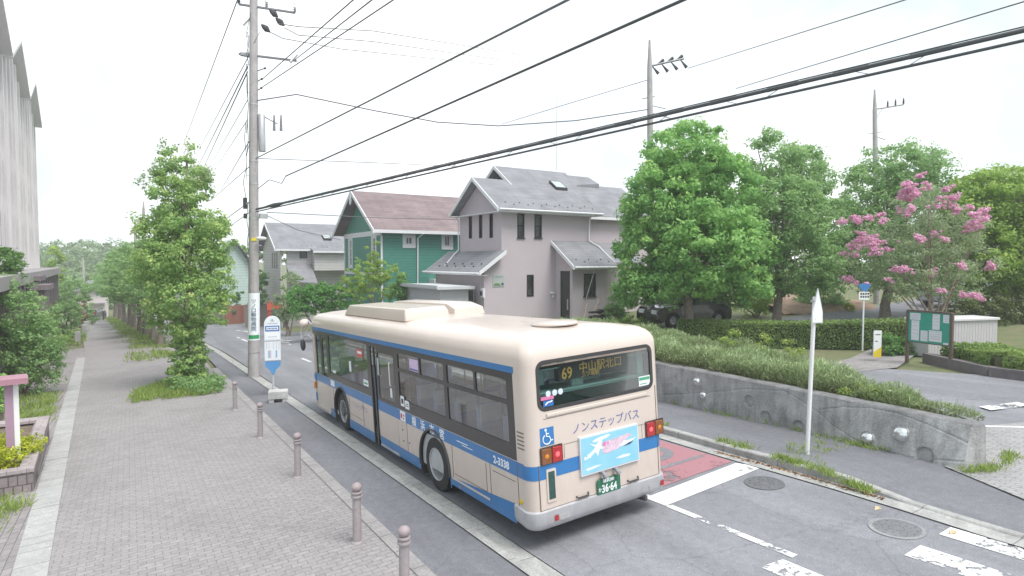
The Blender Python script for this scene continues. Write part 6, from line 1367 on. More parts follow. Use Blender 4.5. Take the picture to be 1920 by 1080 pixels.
boxhedge('clipped_hedge', 'long clipped green hedge between lane and planter on the right', [(15.8, 12.0), (17.2, 10.4), (20.3, 4.7)], 1.5, 1.0, 17000, LF3 if False else leafmat('hedge_green', (.12, .20, .06), (.24, .34, .10), (.34, .42, .15)), 80)
boxhedge('clipped_hedge', 'low clipped hedge with brownish top in the right foreground of the storage box', [(18.3, 2.0), (17.0, .2), (16.4, -3.5)], 1.7, .42, 14000, leafmat('hedge_front', (.14, .24, .06), (.28, .38, .10), (.44, .44, .17)), 81, base=.12)
wallthing('low_wall', 'low dark concrete kerb wall under the front right hedge', [(17.6, 2.9), (16.1, .6), (15.4, -4)], .28, .3, mat('wall_dark', (.16, .14, .145), .9, var=.2, scale=3))
bush('round_shrub', 'rounded dark green bush left of the green notice board', [(1665, 655, 24, 28), (1690, 660, 20, 24)], 21.5, 5000, .09, LF5, 82, clump=.22, fill=.3)
patch('garden_path', [(13.4, 3.9), (15.9, 3.0), (19.4, 3.9), (21, 4.6), (19.9, 5.6), (16.5, 4.9), (13.3, 5.2)], M_DPAVE, .03)
# storage box with ribbed sides
p = Vector((18.46, 3.24, GZ(18.46, 3.24))); q = Vector((21.3, 2.3, 0)); an = math.atan2(q.y-p.y, q.x-p.x); t = thing('storage_box', 'pale grey ribbed storage box behind the green notice board', 'storage box', (p.x, p.y, p.z), an)
L9 = 3.0; b = MB(); b.box((0, 0, 0), (L9, .9, 1.22)); 
for k in range(24): b.box((.03+k*L9/24, -.008, .04), (.03+k*L9/24+.09, 0, 1.18))
b.build('body', mat('box_grey', (.50, .48, .50), .5, var=.05), t); b = MB(); b.rbox((-.05, -.07, 1.22), (L9+.05, .95, 1.30), .02); b.build('lid', mat('box_lid', (.60, .58, .60), .5, var=.05), t)
# notice board
p0 = Vector((17.06, 3.26, GZ(17.06, 3.26))); p1 = Vector((16.85, 1.95, 0)); an = math.atan2(p1.y-p0.y, p1.x-p0.x); t = thing('notice_board', 'green notice board pinned with white papers on two brown posts', 'notice board', p0, an); BW = 1.36
M_BROWN = mat('post_brown', (.12, .085, .07), .6, var=.15)
for x in (0, BW): b = MB(); b.rbox((x-.045, -.045, 0), (x+.045, .045, 1.74), .01); b.build('post', M_BROWN, t)
b = MB(); b.box((.045, -.03, .72), (BW-.045, .03, 1.70)); bd = b.build('panel', mat('panel_green', (.03, .30, .22), .6, var=.08), t)
b = MB(); b.box((.0, -.05, 1.70), (BW, .05, 1.76)); b.box((.045, -.04, .70), (BW-.045, .04, .73)); b.build('frame', M_BROWN, t)
M_PAP = mat('paper', (.66, .66, .70), .7, var=.06, scale=5); M_PRN = mat('paper_print', (.38, .42, .50), .7, var=.1)
for x0_, z0, x1_, z1 in ((.07, 1.42, .24, 1.67), (.34, 1.18, .56, 1.67), (.27, .80, .66, 1.15), (.94, 1.44, 1.27, 1.66), (.97, .78, 1.22, 1.42), (.70, .78, .92, 1.12), (.07, .74, .22, .80)):
    b = MB(); b.box((x0_, .03, z0), (x1_, .034, z1)); pp = b.build('paper', M_PAP, t)
    b = MB()
    for k in range(4):
        zz_ = z1-.05-k*(z1-z0)*.2
        if zz_ > z0+.03: b.box((x0_+.03, .034, zz_), (x1_-.03-.02*(k % 2), .036, zz_+.012))
    b.build('print', M_PRN, pp)
t.rotation_euler = (0, 0, an+math.pi); t.location = (p0.x+math.cos(an)*BW, p0.y+math.sin(an)*BW, p0.z)
# signs on the right
p = gnd(1617, 658); t = thing('street_sign', 'thin white pole with small blue plate above a white plate', 'sign', p, rad(-35)); b = MB(); b.cyl((0, 0, 0), (0, 0, 2.45), .03, n=8); b.build('pole', M_WHITE, t)
b = MB(); b.plate([[(-.20, 2.52), (.20, 2.52), (.2, 2.40), (.06, 2.24), (-.06, 2.24), (-.2, 2.40)]], lambda a, z, d: (a, -.05+d, z), .015); b.build('blue_plate', M_BLUE, t)
b = MB(); b.plate([rrect(-.2, 1.92, .18, 2.22, .03)], lambda a, z, d: (a, -.05+d, z), .015); wpz = b.build('white_plate', M_WHITE, t)
b = MB()
for k in range(2):
    for i in range(4): b.box((-.15+i*.085, -.054, 2.0+k*.11), (-.09+i*.085, -.051, 2.07+k*.11))
b.build('plate_print', M_DARK, wpz)
p = gnd(1644, 678); t = thing('advert_flag', 'small upright white and yellow sign behind the rosemary', 'sign', p, rad(-25)); b = MB(); b.box((-.14, -.02, .15), (.14, .02, 1.05)); b.build('panel', M_WHITE, t); b = MB(); b.plate([[(-.14, .15), (.14, .15), (.14, .50), (-.0, .42), (-.14, .34)]], lambda a, z, d: (a, -.024+d, z), .003); b.build('yellow_patch', mat('sign_yellow', (.72, .55, .03), .5, var=.05), t)
b = MB(); b.box((-.09, -.023, .9), (.09, -.021, .93)); b.box((-.1, -.023, .68), (.0, -.021, .71)); b.build('sign_print', M_DARK, t)
p = gnd(1513, 862); p.z = GZ(p.x, p.y)+.1; zt = 3.42; t = thing('crossing_sign', 'tall white pole with a pointed sign seen almost edge on', 'sign', p); h_ = zt-p.z; lean = .06
b = MB(); b.tube([(0, 0, -.05), (lean*.6, -lean, h_-.12)], [.038, .036], 10); b.build('pole', M_WHITE, t)
A_ = rad(16); f3 = lambda a, z, d: (lean*.6+a*math.cos(A_)+d*math.sin(A_), -lean-.05+a*math.sin(A_)*-1-d*math.cos(A_), z+h_-.62)
b = MB(); b.plate([[(-.21, .02), (.21, .02), (.21, .22), (0, .66), (-.21, .22)]], lambda a, z, d: f3(a*.55, z, d), .012); sgn_ = b.build('sign_face', mat('sign_back', (.60, .60, .63), .45, .2, var=.05), t)
b = MB(); b.plate([[(-.19, .035), (.19, .035), (.19, .22), (0, .61), (-.19, .22)]], lambda a, z, d: f3(a*.55, z, d+.012), .002); b.build('sign_edge', M_WHITE, sgn_)
b = MB(); b.box((lean*.6-.05, -lean-.05, h_-.22), (lean*.6+.05, -lean+.05, h_-.18)); b.box((lean*.6-.05, -lean-.05, h_-.54), (lean*.6+.05, -lean+.05, h_-.50)); b.build('clamp', M_METAL, t)

# ------------------------------------------------------------ street furniture on the left
order = ['nearest grey bollard, cut off by the bottom edge of the photo', 'second grey bollard from the bottom edge of the photo', 'middle one of the row of five grey bollards', 'second farthest grey bollard in the row', '', 'farthest grey bollard, beside the ivy-clad tree bed']
bp0 = None
def bollard():
    t = thing('bollard', order[0], 'bollard', group='bollards along the paving edge')
    b = MB(); b.lathe([(.075, 0), (.085, .0), (.078, .03), (.062, .04), (.060, .76)], n=20); b.build('post', M_BOLL, t, smooth=50)
    b = MB(); b.lathe([(.060, .76), (.080, .765), (.080, .79), (.060, .795)], n=20); b.build('collar', M_BOLL, t); b = MB(); b.lathe([(.060, .795), (.050, .82), (.076, .83), (.076, .85), (.045, .86)], n=20); b.build('collar', M_BOLL, t, smooth=50)
    b = MB(); b.sphere((0, 0, .925), .075, 20); b.build('ball', mat('bollard_ball', (.33, .27, .28), .6, var=.12, scale=12), t, smooth=80); return t
for i, (x, y) in enumerate([(-1.86, .02), (-1.83, 1.87), (-1.84, 5.47), (-1.88, 9.21), (-1.90, 13.28)]):
    if i == 0: bp0 = bollard(); q = bp0
    else: q = copy_tree(bp0)
    q.location = (x, y, GZ(x, y)+.05); tag(q, order[[0, 1, 2, 3, 5][i]]); q.rotation_euler = (0, 0, i*.7); q.scale = (1, 1, .88)
# bus stop sign
p = Vector((-.53, 14.69, GZ(-.53, 14.69)+.06)); t = thing('bus_stop_sign', 'white round-topped bus stop sign with blue name strip at the kerb', 'bus stop sign', p, rad(-12))
b = MB(); b.cyl((0, 0, 0), (0, 0, .75), .035, n=12); b.build('pole', mat('pole_grey', (.5, .5, .53), .5, var=.05), t)
b = MB(); b.plate([[(-.235, .98), (.235, .98), (.235, 1.14), (.07, .88), (.03, .70), (-.03, .70), (-.07, .88), (-.235, 1.14)]] if False else [[(-.24, 1.16), (-.24, 1.0), (-.10, .88), (-.035, .72), (.035, .72), (.10, .88), (.24, 1.0), (.24, 1.16)]], lambda a, z, d: (a, -.05+d, z), .10); b.build('blue_base', mat('stop_blue', (.10, .28, .56), .4, var=.06), t, smooth=20)
b = MB(); b.plate([[(-.25, 1.20), (.25, 1.20), (.25, 2.42)]+[(.25*math.cos(rad(a)), 2.42+.25*math.sin(rad(a))) for a in range(10, 180, 10)]+[(-.25, 2.42)]], lambda a, z, d: (a, -.06+d, z), .12); pn = b.build('panel', mat('stop_white', (.74, .76, .79), .4, var=.03), t, smooth=20)
b = MB(); b.box((-.22, -.066, 2.17), (.22, -.061, 2.35)); ns = b.build('name_strip', mat('stop_strip', (.05, .18, .45), .4, var=.05), pn)
b = MB(); b.box((-.18, -.070, 2.21), (.18, -.067, 2.31)); b.build('name_plate', M_WLET, ns)
b = MB()
for k in range(7): b.box((-.15+k*.045, -.0725, 2.235), (-.12+k*.045, -.071, 2.285))
b.build('name_letters', M_INK, ns)
b = MB(); b.box((-.06, -.066, 2.50), (.06, -.061, 2.52)); b.box((-.02, -.066, 2.50), (.02, -.061, 2.58)); b.box((-.16, -.066, 2.42), (.16, -.061, 2.435)); b.build('emblem', mat('stop_grey', (.35, .38, .42), .5, var=.05), pn)
b = MB(); b.box((-.25, -.068, 1.84), (.25, -.058, 1.865)); b.build('panel_joint', mat('stop_grey', (.35, .38, .42), .5), pn)
b = MB(); b.box((-.22, -.064, 1.90), (.22, -.0605, 2.12)); b.build('notice_sheet', M_WLET, pn)
b = MB()
for k in range(9): b.box((-.14+k*.032, -.066, 1.97+.0*k), (-.12+k*.032, -.0645, 1.995))
for x in (-.19, -.11, .03, .12, .20): 
    for z in range(6): b.box((x-.008, -.0635, 1.58+z*.037), (x+.008, -.061, 1.60+z*.037))
b.build('timetable_print', MATS['stop_grey'], pn)
b = MB()
for x in (-.11, .12): b.box((x-.03, -.0635, 1.28), (x+.02, -.061, 1.53))
b.build('timetable_block', mat('stop_table_blue', (.25, .42, .62), .5, var=.15, scale=40), pn)
b = MB(); b.box((-.075, -.0637, 1.28), (-.05, -.0611, 1.53)); b.build('timetable_block', mat('stop_table_red', (.6, .35, .38), .5), pn)
p = Vector((-.60, 13.55, GZ(-.6, 13.55)+.055)); t = tag(None or (lambda b: b.build('stone_block', concrete('block_concrete', (.45, .44, .44), (.60, .59, .58), .3)))((lambda b: (b.rbox((-.29, -.20, .12), (.29, .20, .36), .02), b.box((-.27, -.18, 0), (-.12, .18, .13)), b.box((.13, -.18, 0), (.27, .18, .13)), b.box((-.12, .05, 0), (.13, .18, .13)), b)[-1])(MB())), 'pale concrete block with a notch in front of the bus stop sign', 'stone block'); t.location = p; t.rotation_euler = (0, 0, rad(-14))
# left brick planter with yellow shrub, and mauve post
pz = GZ(-6.3, 8.4)+.04; t = thing('brick_planter', 'low brown brick planter box at the left edge holding a yellow shrub', 'planter', (-6.2, 8.35, pz), rad(2.2)); H_ = .47
M_BB = bricks('planter_brick', (.22, .185, .19), (.30, .26, .265), (.12, .10, .10), .14, .20, 0, .012)
m_ = M_BB.node_tree; mpn = [n for n in m_.nodes if n.type == 'MAPPING'][0]; mpn.inputs['Rotation'].default_value = (rad(90), 0, 0)
b = MB(); b.plate([rect(-3.2, -.5, 0, H_-.07)], lambda a, z, d: (a, d, z), .28); b.plate([rect(.28, -.5, 4.6, H_-.07)], lambda a, z, d: (-d, a, z), .28); b.box((-3.2, 4.6, -.5), (0, 4.88, H_-.07)); b.build('side', M_BB, t, smooth=0)
b = MB(); b.plate([rect(-3.22, -.02, .02, 4.9), rect(-3.0, .22, -.22, 4.5)], lambda a, c, d: (a, c, H_-.07+d), .07); b.build('coping', bricks('coping_brick', (.34, .29, .295), (.40, .35, .355), (.2, .17, .17), .3, .2), t, smooth=0)
b = MB(); b.add([(-3.0, .3, H_-.12), (-.3, .3, H_-.12), (-.3, 4.6, H_-.12), (-3, 4.6, H_-.12)], [(0, 1, 2, 3)]); b.build('soil', M_SOIL, t)
o = mound('yellow_shrub', 'bright yellow-green low shrub growing in the brick planter', 'shrub', [(x, y, pz+H_-.12) for x, y in ((-6.62, 8.95), (-6.9, 9.2), (-6.55, 9.4), (-7.2, 9.5), (-6.75, 9.9), (-7.4, 10.1), (-6.6, 10.3), (-7.5, 9.0), (-6.9, 10.6), (-6.55, 9.8), (-7.2, 8.9))], .40, LF8, 11000, .06, 90, .33, clump=.11, asp=.5)
p = at(26, 815, 12.6); t = thing('marker_post', 'mauve and white square post with pink slab cap in the brick planter', 'post', (p.x, p.y, pz+H_-.1), rad(8)); hh = at(22, 700, 12.6).z-p.z+.35
M_MAU = mat('post_mauve', (.36, .24, .32), .5, var=.05); b = MB(); b.box((-.13, -.08, -.1), (.01, .08, hh)); b.build('shaft', M_MAU, t); b = MB(); b.box((.01, -.07, -.1), (.10, .07, hh)); b.build('light_panel', M_WHITE, t); b = MB(); b.rbox((-.20, -.26, hh), (.26, .28, hh+.13), .012); b.build('cap_slab', mat('cap_pink', (.38, .20, .25), .5, var=.04), t)
bush('round_shrub', 'small bright green shrub behind the mauve post', [(-8, 745, 18, 38), (6, 720, 10, 30)], 15.5, 2500, .07, LF1, 91, clump=.15)
p = gnd(80, 715); small('stone_pillar', 'short pinkish gate pillar with grey ball beside the left bush', 'pillar', (p.x-.18, p.y-.18, p.z), (p.x+.18, p.y+.18, p.z+.95), mat('pillar_pinkish', (.34, .27, .27), .8, var=.15), .03)
sp_ = None
for i, (u, v, h) in enumerate([(146, 645, .95), (158, 628, .9), (163, 620, .9)]):
    p = gnd(u, v); lb = ['nearest', 'middle', 'farthest'][i]+' of the three short pale stone posts left of the far path'
    if not sp_:
        b = MB(); b.rbox((-.2, -.15, 0), (.2, .15, h), .05); q = b.build('stone_post', M_SLAB); sp_ = q
    else: q = sp_.copy(); COL.objects.link(q)
    q.location = p; tag(q, lb, 'post', 'short stone posts by the far path')
p = gnd(104, 600); 
for (u, v, D_, h, r, lb) in ((344, 700, 27.5, 2.4, .09, 'plain grey steel post just behind the ivy-clad tree'),):
    p = at(u-8, v, D_); p.z = GZ(p.x, p.y)+.05; t = thing('grey_post', lb, 'post', p); b = MB(); b.cyl((0, 0, 0), (0, 0, 7.5), r*1.2, r*.8, 12); b.build('shaft', M_METAL, t)
p = gnd(194, 601); t = thing('dark_bollard', 'thin dark post in the middle of the far end of the path', 'bollard', p); b = MB(); b.cyl((0, 0, 0), (0, 0, 1.15), .09, n=10); b.build('post', M_DARK, t); b = MB(); b.sphere((0, 0, 1.35), .2, 10, (1.6, .6, .5)); b.build('head', M_METAL, t)

# ------------------------------------------------------------ vehicles
def car(name, label, loc, rz, col, L=4.5, W=1.78, H=1.75, cat='car', wr=.35):
    t = thing(name, label, cat, loc, rz); h = W/2; m = mat('car_'+name, col, .25, .2, var=.03, coat=.8)
    prof = [(-L/2, .35), (-L/2-.02, .75), (-L/2+.08, 1.02), (-L/2+.25, H-.18), (-L/2+.45, H-.04), (L*.02, H), (L*.14, H-.08), (L*.27, 1.08), (L/2-.2, .98), (L/2-.02, .75), (L/2, .38), (L/2-.2, .28)]
    wb = L*.31; lo = []
    for c in (wb, -wb): lo += [(c+wr*1.15*math.cos(rad(a)), .30+wr*1.15*math.sin(rad(a))) for a in range(0, 181, 20)]
    b = MB(); P = prof+[(x, z) for x, z in lo]+[(-L/2+.2, .28)]
    n = len(P); V = []
    for y, s in ((-h, 1), (-h+.0, 1), (h, 1)): pass
    def sec(y, tum): return [(x, y*(1-(.13*max(0, z-1.0)/.7)) if tum else y, z) for x, z in P]
    b.plate([P], lambda a, z, d: (a, (-h+.0+d)*(1-.16*max(0, z-1.0)/.7), z), 2*h); bd_ = b.build('body', m, t, smooth=25); bd_.modifiers.new('bevel', 'BEVEL').width = .03
    for s in (-1, 1):
        for x0_, x1_ in ((-L/2+.38, -L*.2), (-L*.18, L*.015), (L*.03, L*.21)):
            b = MB(); zt = H-.13; P2 = [(x0_, 1.07), (x1_, 1.07), (min(x1_, L*.115+.0) if x1_ > L*.1 else x1_, zt), (x0_+(.05 if x0_ < -L*.3 else 0), zt)]
            b.plate([P2], lambda a, z, d: (a, s*(h+.006)*(1-.16*max(0, z-1.0)/.7)-s*d, z), .012); b.build('side_window', M_HGL, t, smooth=0)
        for c in (wb, -wb):
            b = MB(); b.lathe([(.2, -.11), (wr-.03, -.11), (wr, -.08), (wr, .08), (wr-.03, .11), (.2, .11)], (c, s*(h-.12), wr), 'y', 26, False); w9 = b.build('wheel', M_BLACK, t, smooth=50)
            b = MB(); b.lathe([(.225, s*.10), (.215, s*.08), (.08, s*.05), (0, s*.06)], (c, s*(h-.12), wr), 'y', 22, False)
            for k in range(5):
                a = k*1.2566; b.tube([(c, s*(h-.05), wr), (c+.2*math.cos(a), s*(h-.035), wr+.2*math.sin(a))], [.04, .03], 5)
            b.build('rim', M_METAL, w9)
        b = MB(); b.rbox((L/2-.12, s*.5-.22*(s > 0)*0-.2, .68), (L/2+.005, s*.5+.2, .86), .02); b.build('headlight', M_WLET, t)
        b = MB(); b.rbox((-L/2-.02, s*(h-.2)-.12, .85), (-L/2+.1, s*(h-.2)+.12, 1.2), .02); b.build('tail_light', M_REDL, t)
        b = MB(); b.rbox((L*.17, s*(h+.1)-.09, 1.05), (L*.17+.12, s*(h+.1)+.09, 1.2), .03); b.build('mirror', m, t)
    b = MB(); b.add([(L*.145, -h*.82, H-.13), (L*.145, h*.82, H-.13), (L*.262, h*.9, 1.12), (L*.262, -h*.9, 1.12)], [(0, 1, 2, 3)]); b.build('windscreen', M_HGL, t).location = (.012, 0, .012)
    b = MB(); b.add([(-L/2+.10, -h*.8, 1.1), (-L/2+.10, h*.8, 1.1), (-L/2+.23, h*.76, H-.22), (-L/2+.23, -h*.76, H-.22)], [(0, 1, 2, 3)]); b.build('rear_window', M_HGL, t).location = (-.012, 0, 0)
    return t
p0, p1 = gnd(1262, 620), gnd(1349, 612); c = (p0+p1)/2
car('black_car', 'black off-road car parked behind the bright round tree', (c.x, c.y+.8, GZ(c.x, c.y+.8)), math.pi+math.atan2(p1.y-p0.y, p1.x-p0.x), (.018, .022, .02), 4.5, 1.8, 1.85, wr=.38)
p = gnd(1795, 574); car('silver_car', 'silver-grey car half hidden at the far end of the lane on the right', p, rad(160), (.35, .36, .4), 4.3, 1.7, 1.45)
p = gnd(186, 600); car('dark_car', 'dark car parked in front of the small far house', (p.x-.6, p.y+2, GZ(p.x, p.y+2)), rad(75), (.04, .04, .05), 4.2, 1.7, 1.5)
# scooter and poles by the grey house
p = gnd(1112, 612); t = thing('motorbike', 'dark motorbike leaning in front of the grey house', 'motorbike', (p.x, p.y-.4, GZ(p.x, p.y-.4)), rad(10))
for x in (-.62, .62):
    b = MB(); b.lathe([(.22, -.05), (.29, -.05), (.30, 0), (.29, .05), (.22, .05)], (x, 0, .30), 'y', 22, False); w9 = b.build('wheel', M_BLACK, t); b = MB(); b.lathe([(.22, .02), (.05, .03), (0, .03)], (x, 0, .3), 'y', 16, False); b.build('rim', M_METAL, w9)
b = MB(); b.tube([(-.6, 0, .35), (-.3, 0, .5), (.1, 0, .45), (.4, 0, .62)], [.05, .12, .14, .05], 8); b.tube([(.62, 0, .3), (.42, 0, .85)], .03, 6); b.build('frame', M_DARK, t)
b = MB(); b.sphere((.12, 0, .78), .2, 12, (1.3, .7, .7)); b.build('fuel_tank', M_BLUE if False else M_DARK, t); b = MB(); b.rbox((-.65, -.12, .72), (-.05, .12, .82), .03); b.build('saddle', M_BLACK, t)
b = MB(); b.tube([(.40, -.34, 1.0), (.42, -.1, .93), (.42, .1, .93), (.40, .34, 1.0)], .018, 6); b.build('handlebar', M_METAL, t)
b = MB(); b.sphere((.44, .36, 1.16), .07, 10, (.5, 1, 1)); b.build('mirror', M_METAL, t); b = MB(); b.sphere((.5, 0, .86), .09, 10); b.build('headlamp', M_METAL, t)
for (a0, a1, lb, m) in (((1094, 608, 30.6), (1100, 570, 31.2), 'shorter pale bamboo stick leaning by the motorbike', (.55, .40, .25)), ((1103, 604, 30.6), (1124, 561, 31.3), 'longer pale bamboo stick leaning by the motorbike', (.55, .42, .28)), ((1099, 560, 31.5), (1116, 503, 31.6), 'thin grey rod leaning across the porch window', (.40, .37, .38))):
    q0, q1 = at(*a0), at(*a1); b = MB(); b.tube([q0-Vector(q0)*0, q1], .022, 6); o = b.build('stick', mat('stick_%d' % int(m[1]*100), m, .7, var=.1), None, off=tuple(q0)); o.location = q0; tag(o, lb, 'stick')

# ------------------------------------------------------------ power poles and wires
PB = Vector((-.32, 19.79, GZ(-.32, 19.79)+.05)); PD = 24.75
mp0 = thing('power_pole', 'big concrete power pole beside the bus stop, with cross arms and adverts', 'power pole', PB)
PT_ = at(475.5, -60, PD)-PB; PA = PT_/PT_.z                     # the pole leans a little, axis direction per metre of height
b = MB(); b.tube([PA*z_ for z_ in (-.1, 1.5, 5, 10, PT_.z)], [.225, .215, .195, .172, .150], 24)
b.build('pole', M_POLE, mp0, smooth=60)
def pz_(v): return at(477, v, PD).z-PB.z
b = MB(); z0, z1 = pz_(637), pz_(549)
def wrap(zlo, zhi, r, a0, a1, name, m, par):
    b = MB(); V = []
    for a in np.linspace(a0, a1, 12): V += [(r*math.cos(a), r*math.sin(a), zlo), (r*math.cos(a), r*math.sin(a), zhi)]
    b.add([Vector(p)+Vector((PA.x, PA.y, 0))*p[2] for p in V], [(2*i, 2*i+1, 2*i+3, 2*i+2) for i in range(11)]); return b.build(name, m, par, smooth=60)
va = math.atan2(CAM.y-PB.y, CAM.x-PB.x)
ad = wrap(z0, z1, .238, va-1.15, va+1.25, 'advert_wrap', M_WLET, mp0)
wrap(z0+.06, z0+.22, .2395, va-.9, va+1.0, 'advert_strip', mat('advert_green', (.03, .30, .10), .5, var=.1), ad)
vr = Vector((-math.sin(va), math.cos(va), 0))
outv = Vector((math.cos(va), math.sin(va), 0))
for k, ch in enumerate('ツノ口動物病院'): text(ch, .20, outv*.242+vr*-.115*-1*0-vr*.10+PA*(z1-.40-k*.185), vr, (0, 0, 1), mat('advert_ink', (.10, .16, .22), .5, var=0), ad, bold=.002)
wrap(pz_(660), z0-.01, .234, va-1.2, va+1.3, 'bare_band', M_POLE, mp0)
wrap(pz_(452), pz_(446), .215, va-.5, va+.6, 'yellow_tag', mat('tag_yellow', (.75, .6, .05), .5, var=0), mp0)
def arm(v, l0, l1, r=.045, tilt=0., name='cross_arm'):
    z = pz_(v); b = MB(); b.box((l0, -r-.2, z-r), (l1, r-.2, z+r)); return b.build(name, M_METAL, mp0), z
def insul(b, x, y, z, h=.28, s=1):
    b.lathe([(.02, 0), (.03, .02), (.07*s, .05), (.03, .08), (.075*s, .12), (.03, .15), (.06*s, .2), (.02, h)], (x, y, z), n=10)
ARMX = Vector((.845, -.534, 0)) if False else None
def armx(v0, u0, v1, u1, name='cross_arm', r=.045):           # arm drawn between two points at the pole's depth
    a, c = at(u0, v0, PD)-PB, at(u1, v1, PD)-PB; b = MB(); b.tube([a, c], r*1.1, 4); return b.build(name, M_ARM, mp0), a, c
_, a, c = armx(8, 448, 24, 553)
b = MB(); insul(b, a.x, a.y, a.z, .3); b.build('insulator', M_DARK, mp0)
b = MB(); insul(b, c.x, c.y, c.z, .4); b.build('insulator', M_METAL, mp0)
q = at(500, 14, PD)-PB; b = MB(); insul(b, q.x, q.y, q.z, .4); b.build('insulator', M_METAL, mp0)
b = MB(); b.tube([at(456, 48, PD)-PB, at(483, 20, PD)-PB], .05, 4); b.build('brace', M_METAL, mp0)
for (u, v) in ((505, 26), (517, 42), (490, 54)):
    b = MB(); q0, q1 = at(u, v-8, PD)-PB, at(u+16, v+6, PD)-PB; b.tube([q0, q0.lerp(q1, .3), q0.lerp(q1, .6), q1], [.03, .10, .13, .03], 8); b.build('strain_insulator', M_DARK, mp0)
_, a, c = armx(101, 448, 114, 556)
b = MB(); q = at(461, 102, PD)-PB; b.tube([q+Vector((-.2, 0, 0)), q+Vector((.25, 0, 0))], .10, 6); q = at(550, 110, PD)-PB; b.tube([q+Vector((-.12, 0, -.16)), q+Vector((.14, 0, .2))], .06, 6); b.build('arm_clamp', M_METAL, mp0)
for (u, v) in ((497, 128), (491, 148), (490, 165)):
    b = MB(); q0 = at(480, v+6, PD)-PB; q1 = at(u, v, PD)-PB; b.tube([q0, q1], .02, 5); b.sphere(tuple(q1), .05, 8); b.build('wire_hook', M_DARK, mp0)
tz0, tz1 = pz_(284), pz_(214); q = at(491, 250, PD)-PB
b = MB(); b.lathe([(0, tz0), (.13, tz0), (.14, tz0+.03), (.14, tz1-.05), (.10, tz1), (0, tz1)], (q.x, q.y, 0), n=18); b.build('transformer', M_METAL, mp0, smooth=50)
b = MB(); b.tube([at(494, 218, PD)-PB, at(512, 228, PD)-PB, at(520, 232, PD)-PB], .025, 5)
for u in (514, 527): b.tube([at(u, 216, PD)-PB, at(u, 245, PD)-PB], [.03, .06], 6)
b.build('fuse_cutout', M_ARM, mp0)
b = MB(); rr_.seed(5)
for (u0, v0, v1, w_) in ((462, 120, 250, 4), (463, 135, 290, 3), (461, 230, 370, 5), (464, 60, 130, 3), (465, 380, 470, 2)):
    b.tube([at(u0+rr_.uniform(-w_, w_)*(0 < k < 5), v0+(v1-v0)*k/5, PD-.2)-PB for k in range(6)], .014, 5)
for (u0, v0, u1, v1) in ((470, 25, 466, 100), (487, 60, 470, 115), (472, 250, 463, 340)): b.tube([at(u0, v0, PD-.15)-PB, at((u0+u1)/2-6, (v0+v1)/2, PD-.15)-PB, at(u1, v1, PD-.15)-PB], .011, 5)
b.build('loose_cable', M_WIRE, mp0)
b = MB(); 
for v in range(70, 540, 26): z = pz_(v); s = 1 if (v//26) % 2 else -1; b.cyl(tuple(PA*z), tuple(vr*.30*s+PA*z), .010, n=5)
b.build('step_bolt', M_METAL, mp0)
for v in (196, 302, 345, 396, 410):
    z = pz_(v); r9 = .218-.0045*z; b = MB(); b.lathe([(r9, z-.03), (r9+.008, z-.03), (r9+.008, z+.03), (r9, z+.03)], (PA.x*z, PA.y*z, 0), n=20, caps=False); b.build('steel_band', M_METAL, mp0)
b = MB(); q = at(494, 405, PD)-PB; b.rbox((q.x-.16, q.y-.1, q.z-.1), (q.x+.16, q.y+.1, q.z+.1), .02); b.build('junction_box', M_METAL, mp0)
b = MB(); b.tube([at(500, 387, PD-.3)-PB, at(515, 385, PD-.4)-PB, at(530, 381, PD-.5)-PB], [.04, .10, .05], 8); b.build('cable_closure', M_WIRE, mp0)
b = MB(); b.tube([at(484, 450, PD)-PB, at(493, 446, PD-.3)-PB], .02, 6); b.sphere(tuple(at(490, 447, PD-.25)-PB), .16, 12, (1.3, .8, .5)); b.build('street_lamp', M_WHITE, mp0)
b = MB(); q = at(462, 380, PD)-PB; b.rbox((q.x-.12, q.y-.1, q.z-.25), (q.x+.02, q.y+.1, q.z+.2), .02); q = at(462, 405, PD)-PB; b.rbox((q.x-.1, q.y-.1, q.z-.1), (q.x+.02, q.y+.1, q.z+.1), .02); b.build('junction_box', M_DARK, mp0)

def rpole(u, vt, vb, D_, label, r0, r1, arms):
    base = at(u+3, vb, D_); base.z = GZ(base.x, base.y); top = at(u, vt, D_); t = thing('power_pole', label, 'power pole', base); h_ = top.z-base.z
    b = MB(); tv = top-base; b.tube([tv*0-Vector((0, 0, .2)), tv*.5, tv*.90, tv], [r0, (r0+r1)/2, r1, r1*.35], 14); b.build('pole', M_POLE, t, smooth=50)
    for kind, u0, v0, u1, v1 in arms:
        a, c = at(u0, v0, D_)-base, at(u1, v1, D_)-base; b = MB(); b.tube([a, c], .05 if kind != 'thin' else .025, 5); ao = b.build('cross_arm', M_ARM, t)
        if kind == 'pins':
            for k in (.45, .72, 1): q = a.lerp(c, k); i_ = MB(); insul(i_, q.x, q.y, q.z, .42); i_.build('insulator', M_DARK, t)
            b = MB(); b.tube([a.lerp(c, .28), a+Vector((0, 0, -.75))], .02, 5); b.build('brace', M_METAL, t)
        if kind == 'strain':
            for k in range(7):
                q = a.lerp(c, .12+k*.13); s = -1 if k % 2 else 1; q2 = q+Vector((.35, -.1, -.30*s-.05)); i_ = MB(); i_.tube([q, q.lerp(q2, .5), q2], [.02, .05, .09], 6); i_.build('insulator', M_DARK, t)
    return t, base
rpole(1218, 75, 620, 29.5, 'concrete power pole rising behind the bright round tree, with fanned insulators', .19, .13, [('strain', 1214, 125, 1282, 110), ('thin', 1204, 185, 1228, 181), ('thin', 1222, 198, 1248, 204), ('thin', 1222, 212, 1258, 222)])
rpole(1640, 168, 600, 38, 'distant power pole with three upright insulators above the right trees', .19, .13, [('pins', 1640, 205, 1694, 196), ('thin', 1628, 251, 1655, 247), ('thin', 1645, 257, 1660, 262)])
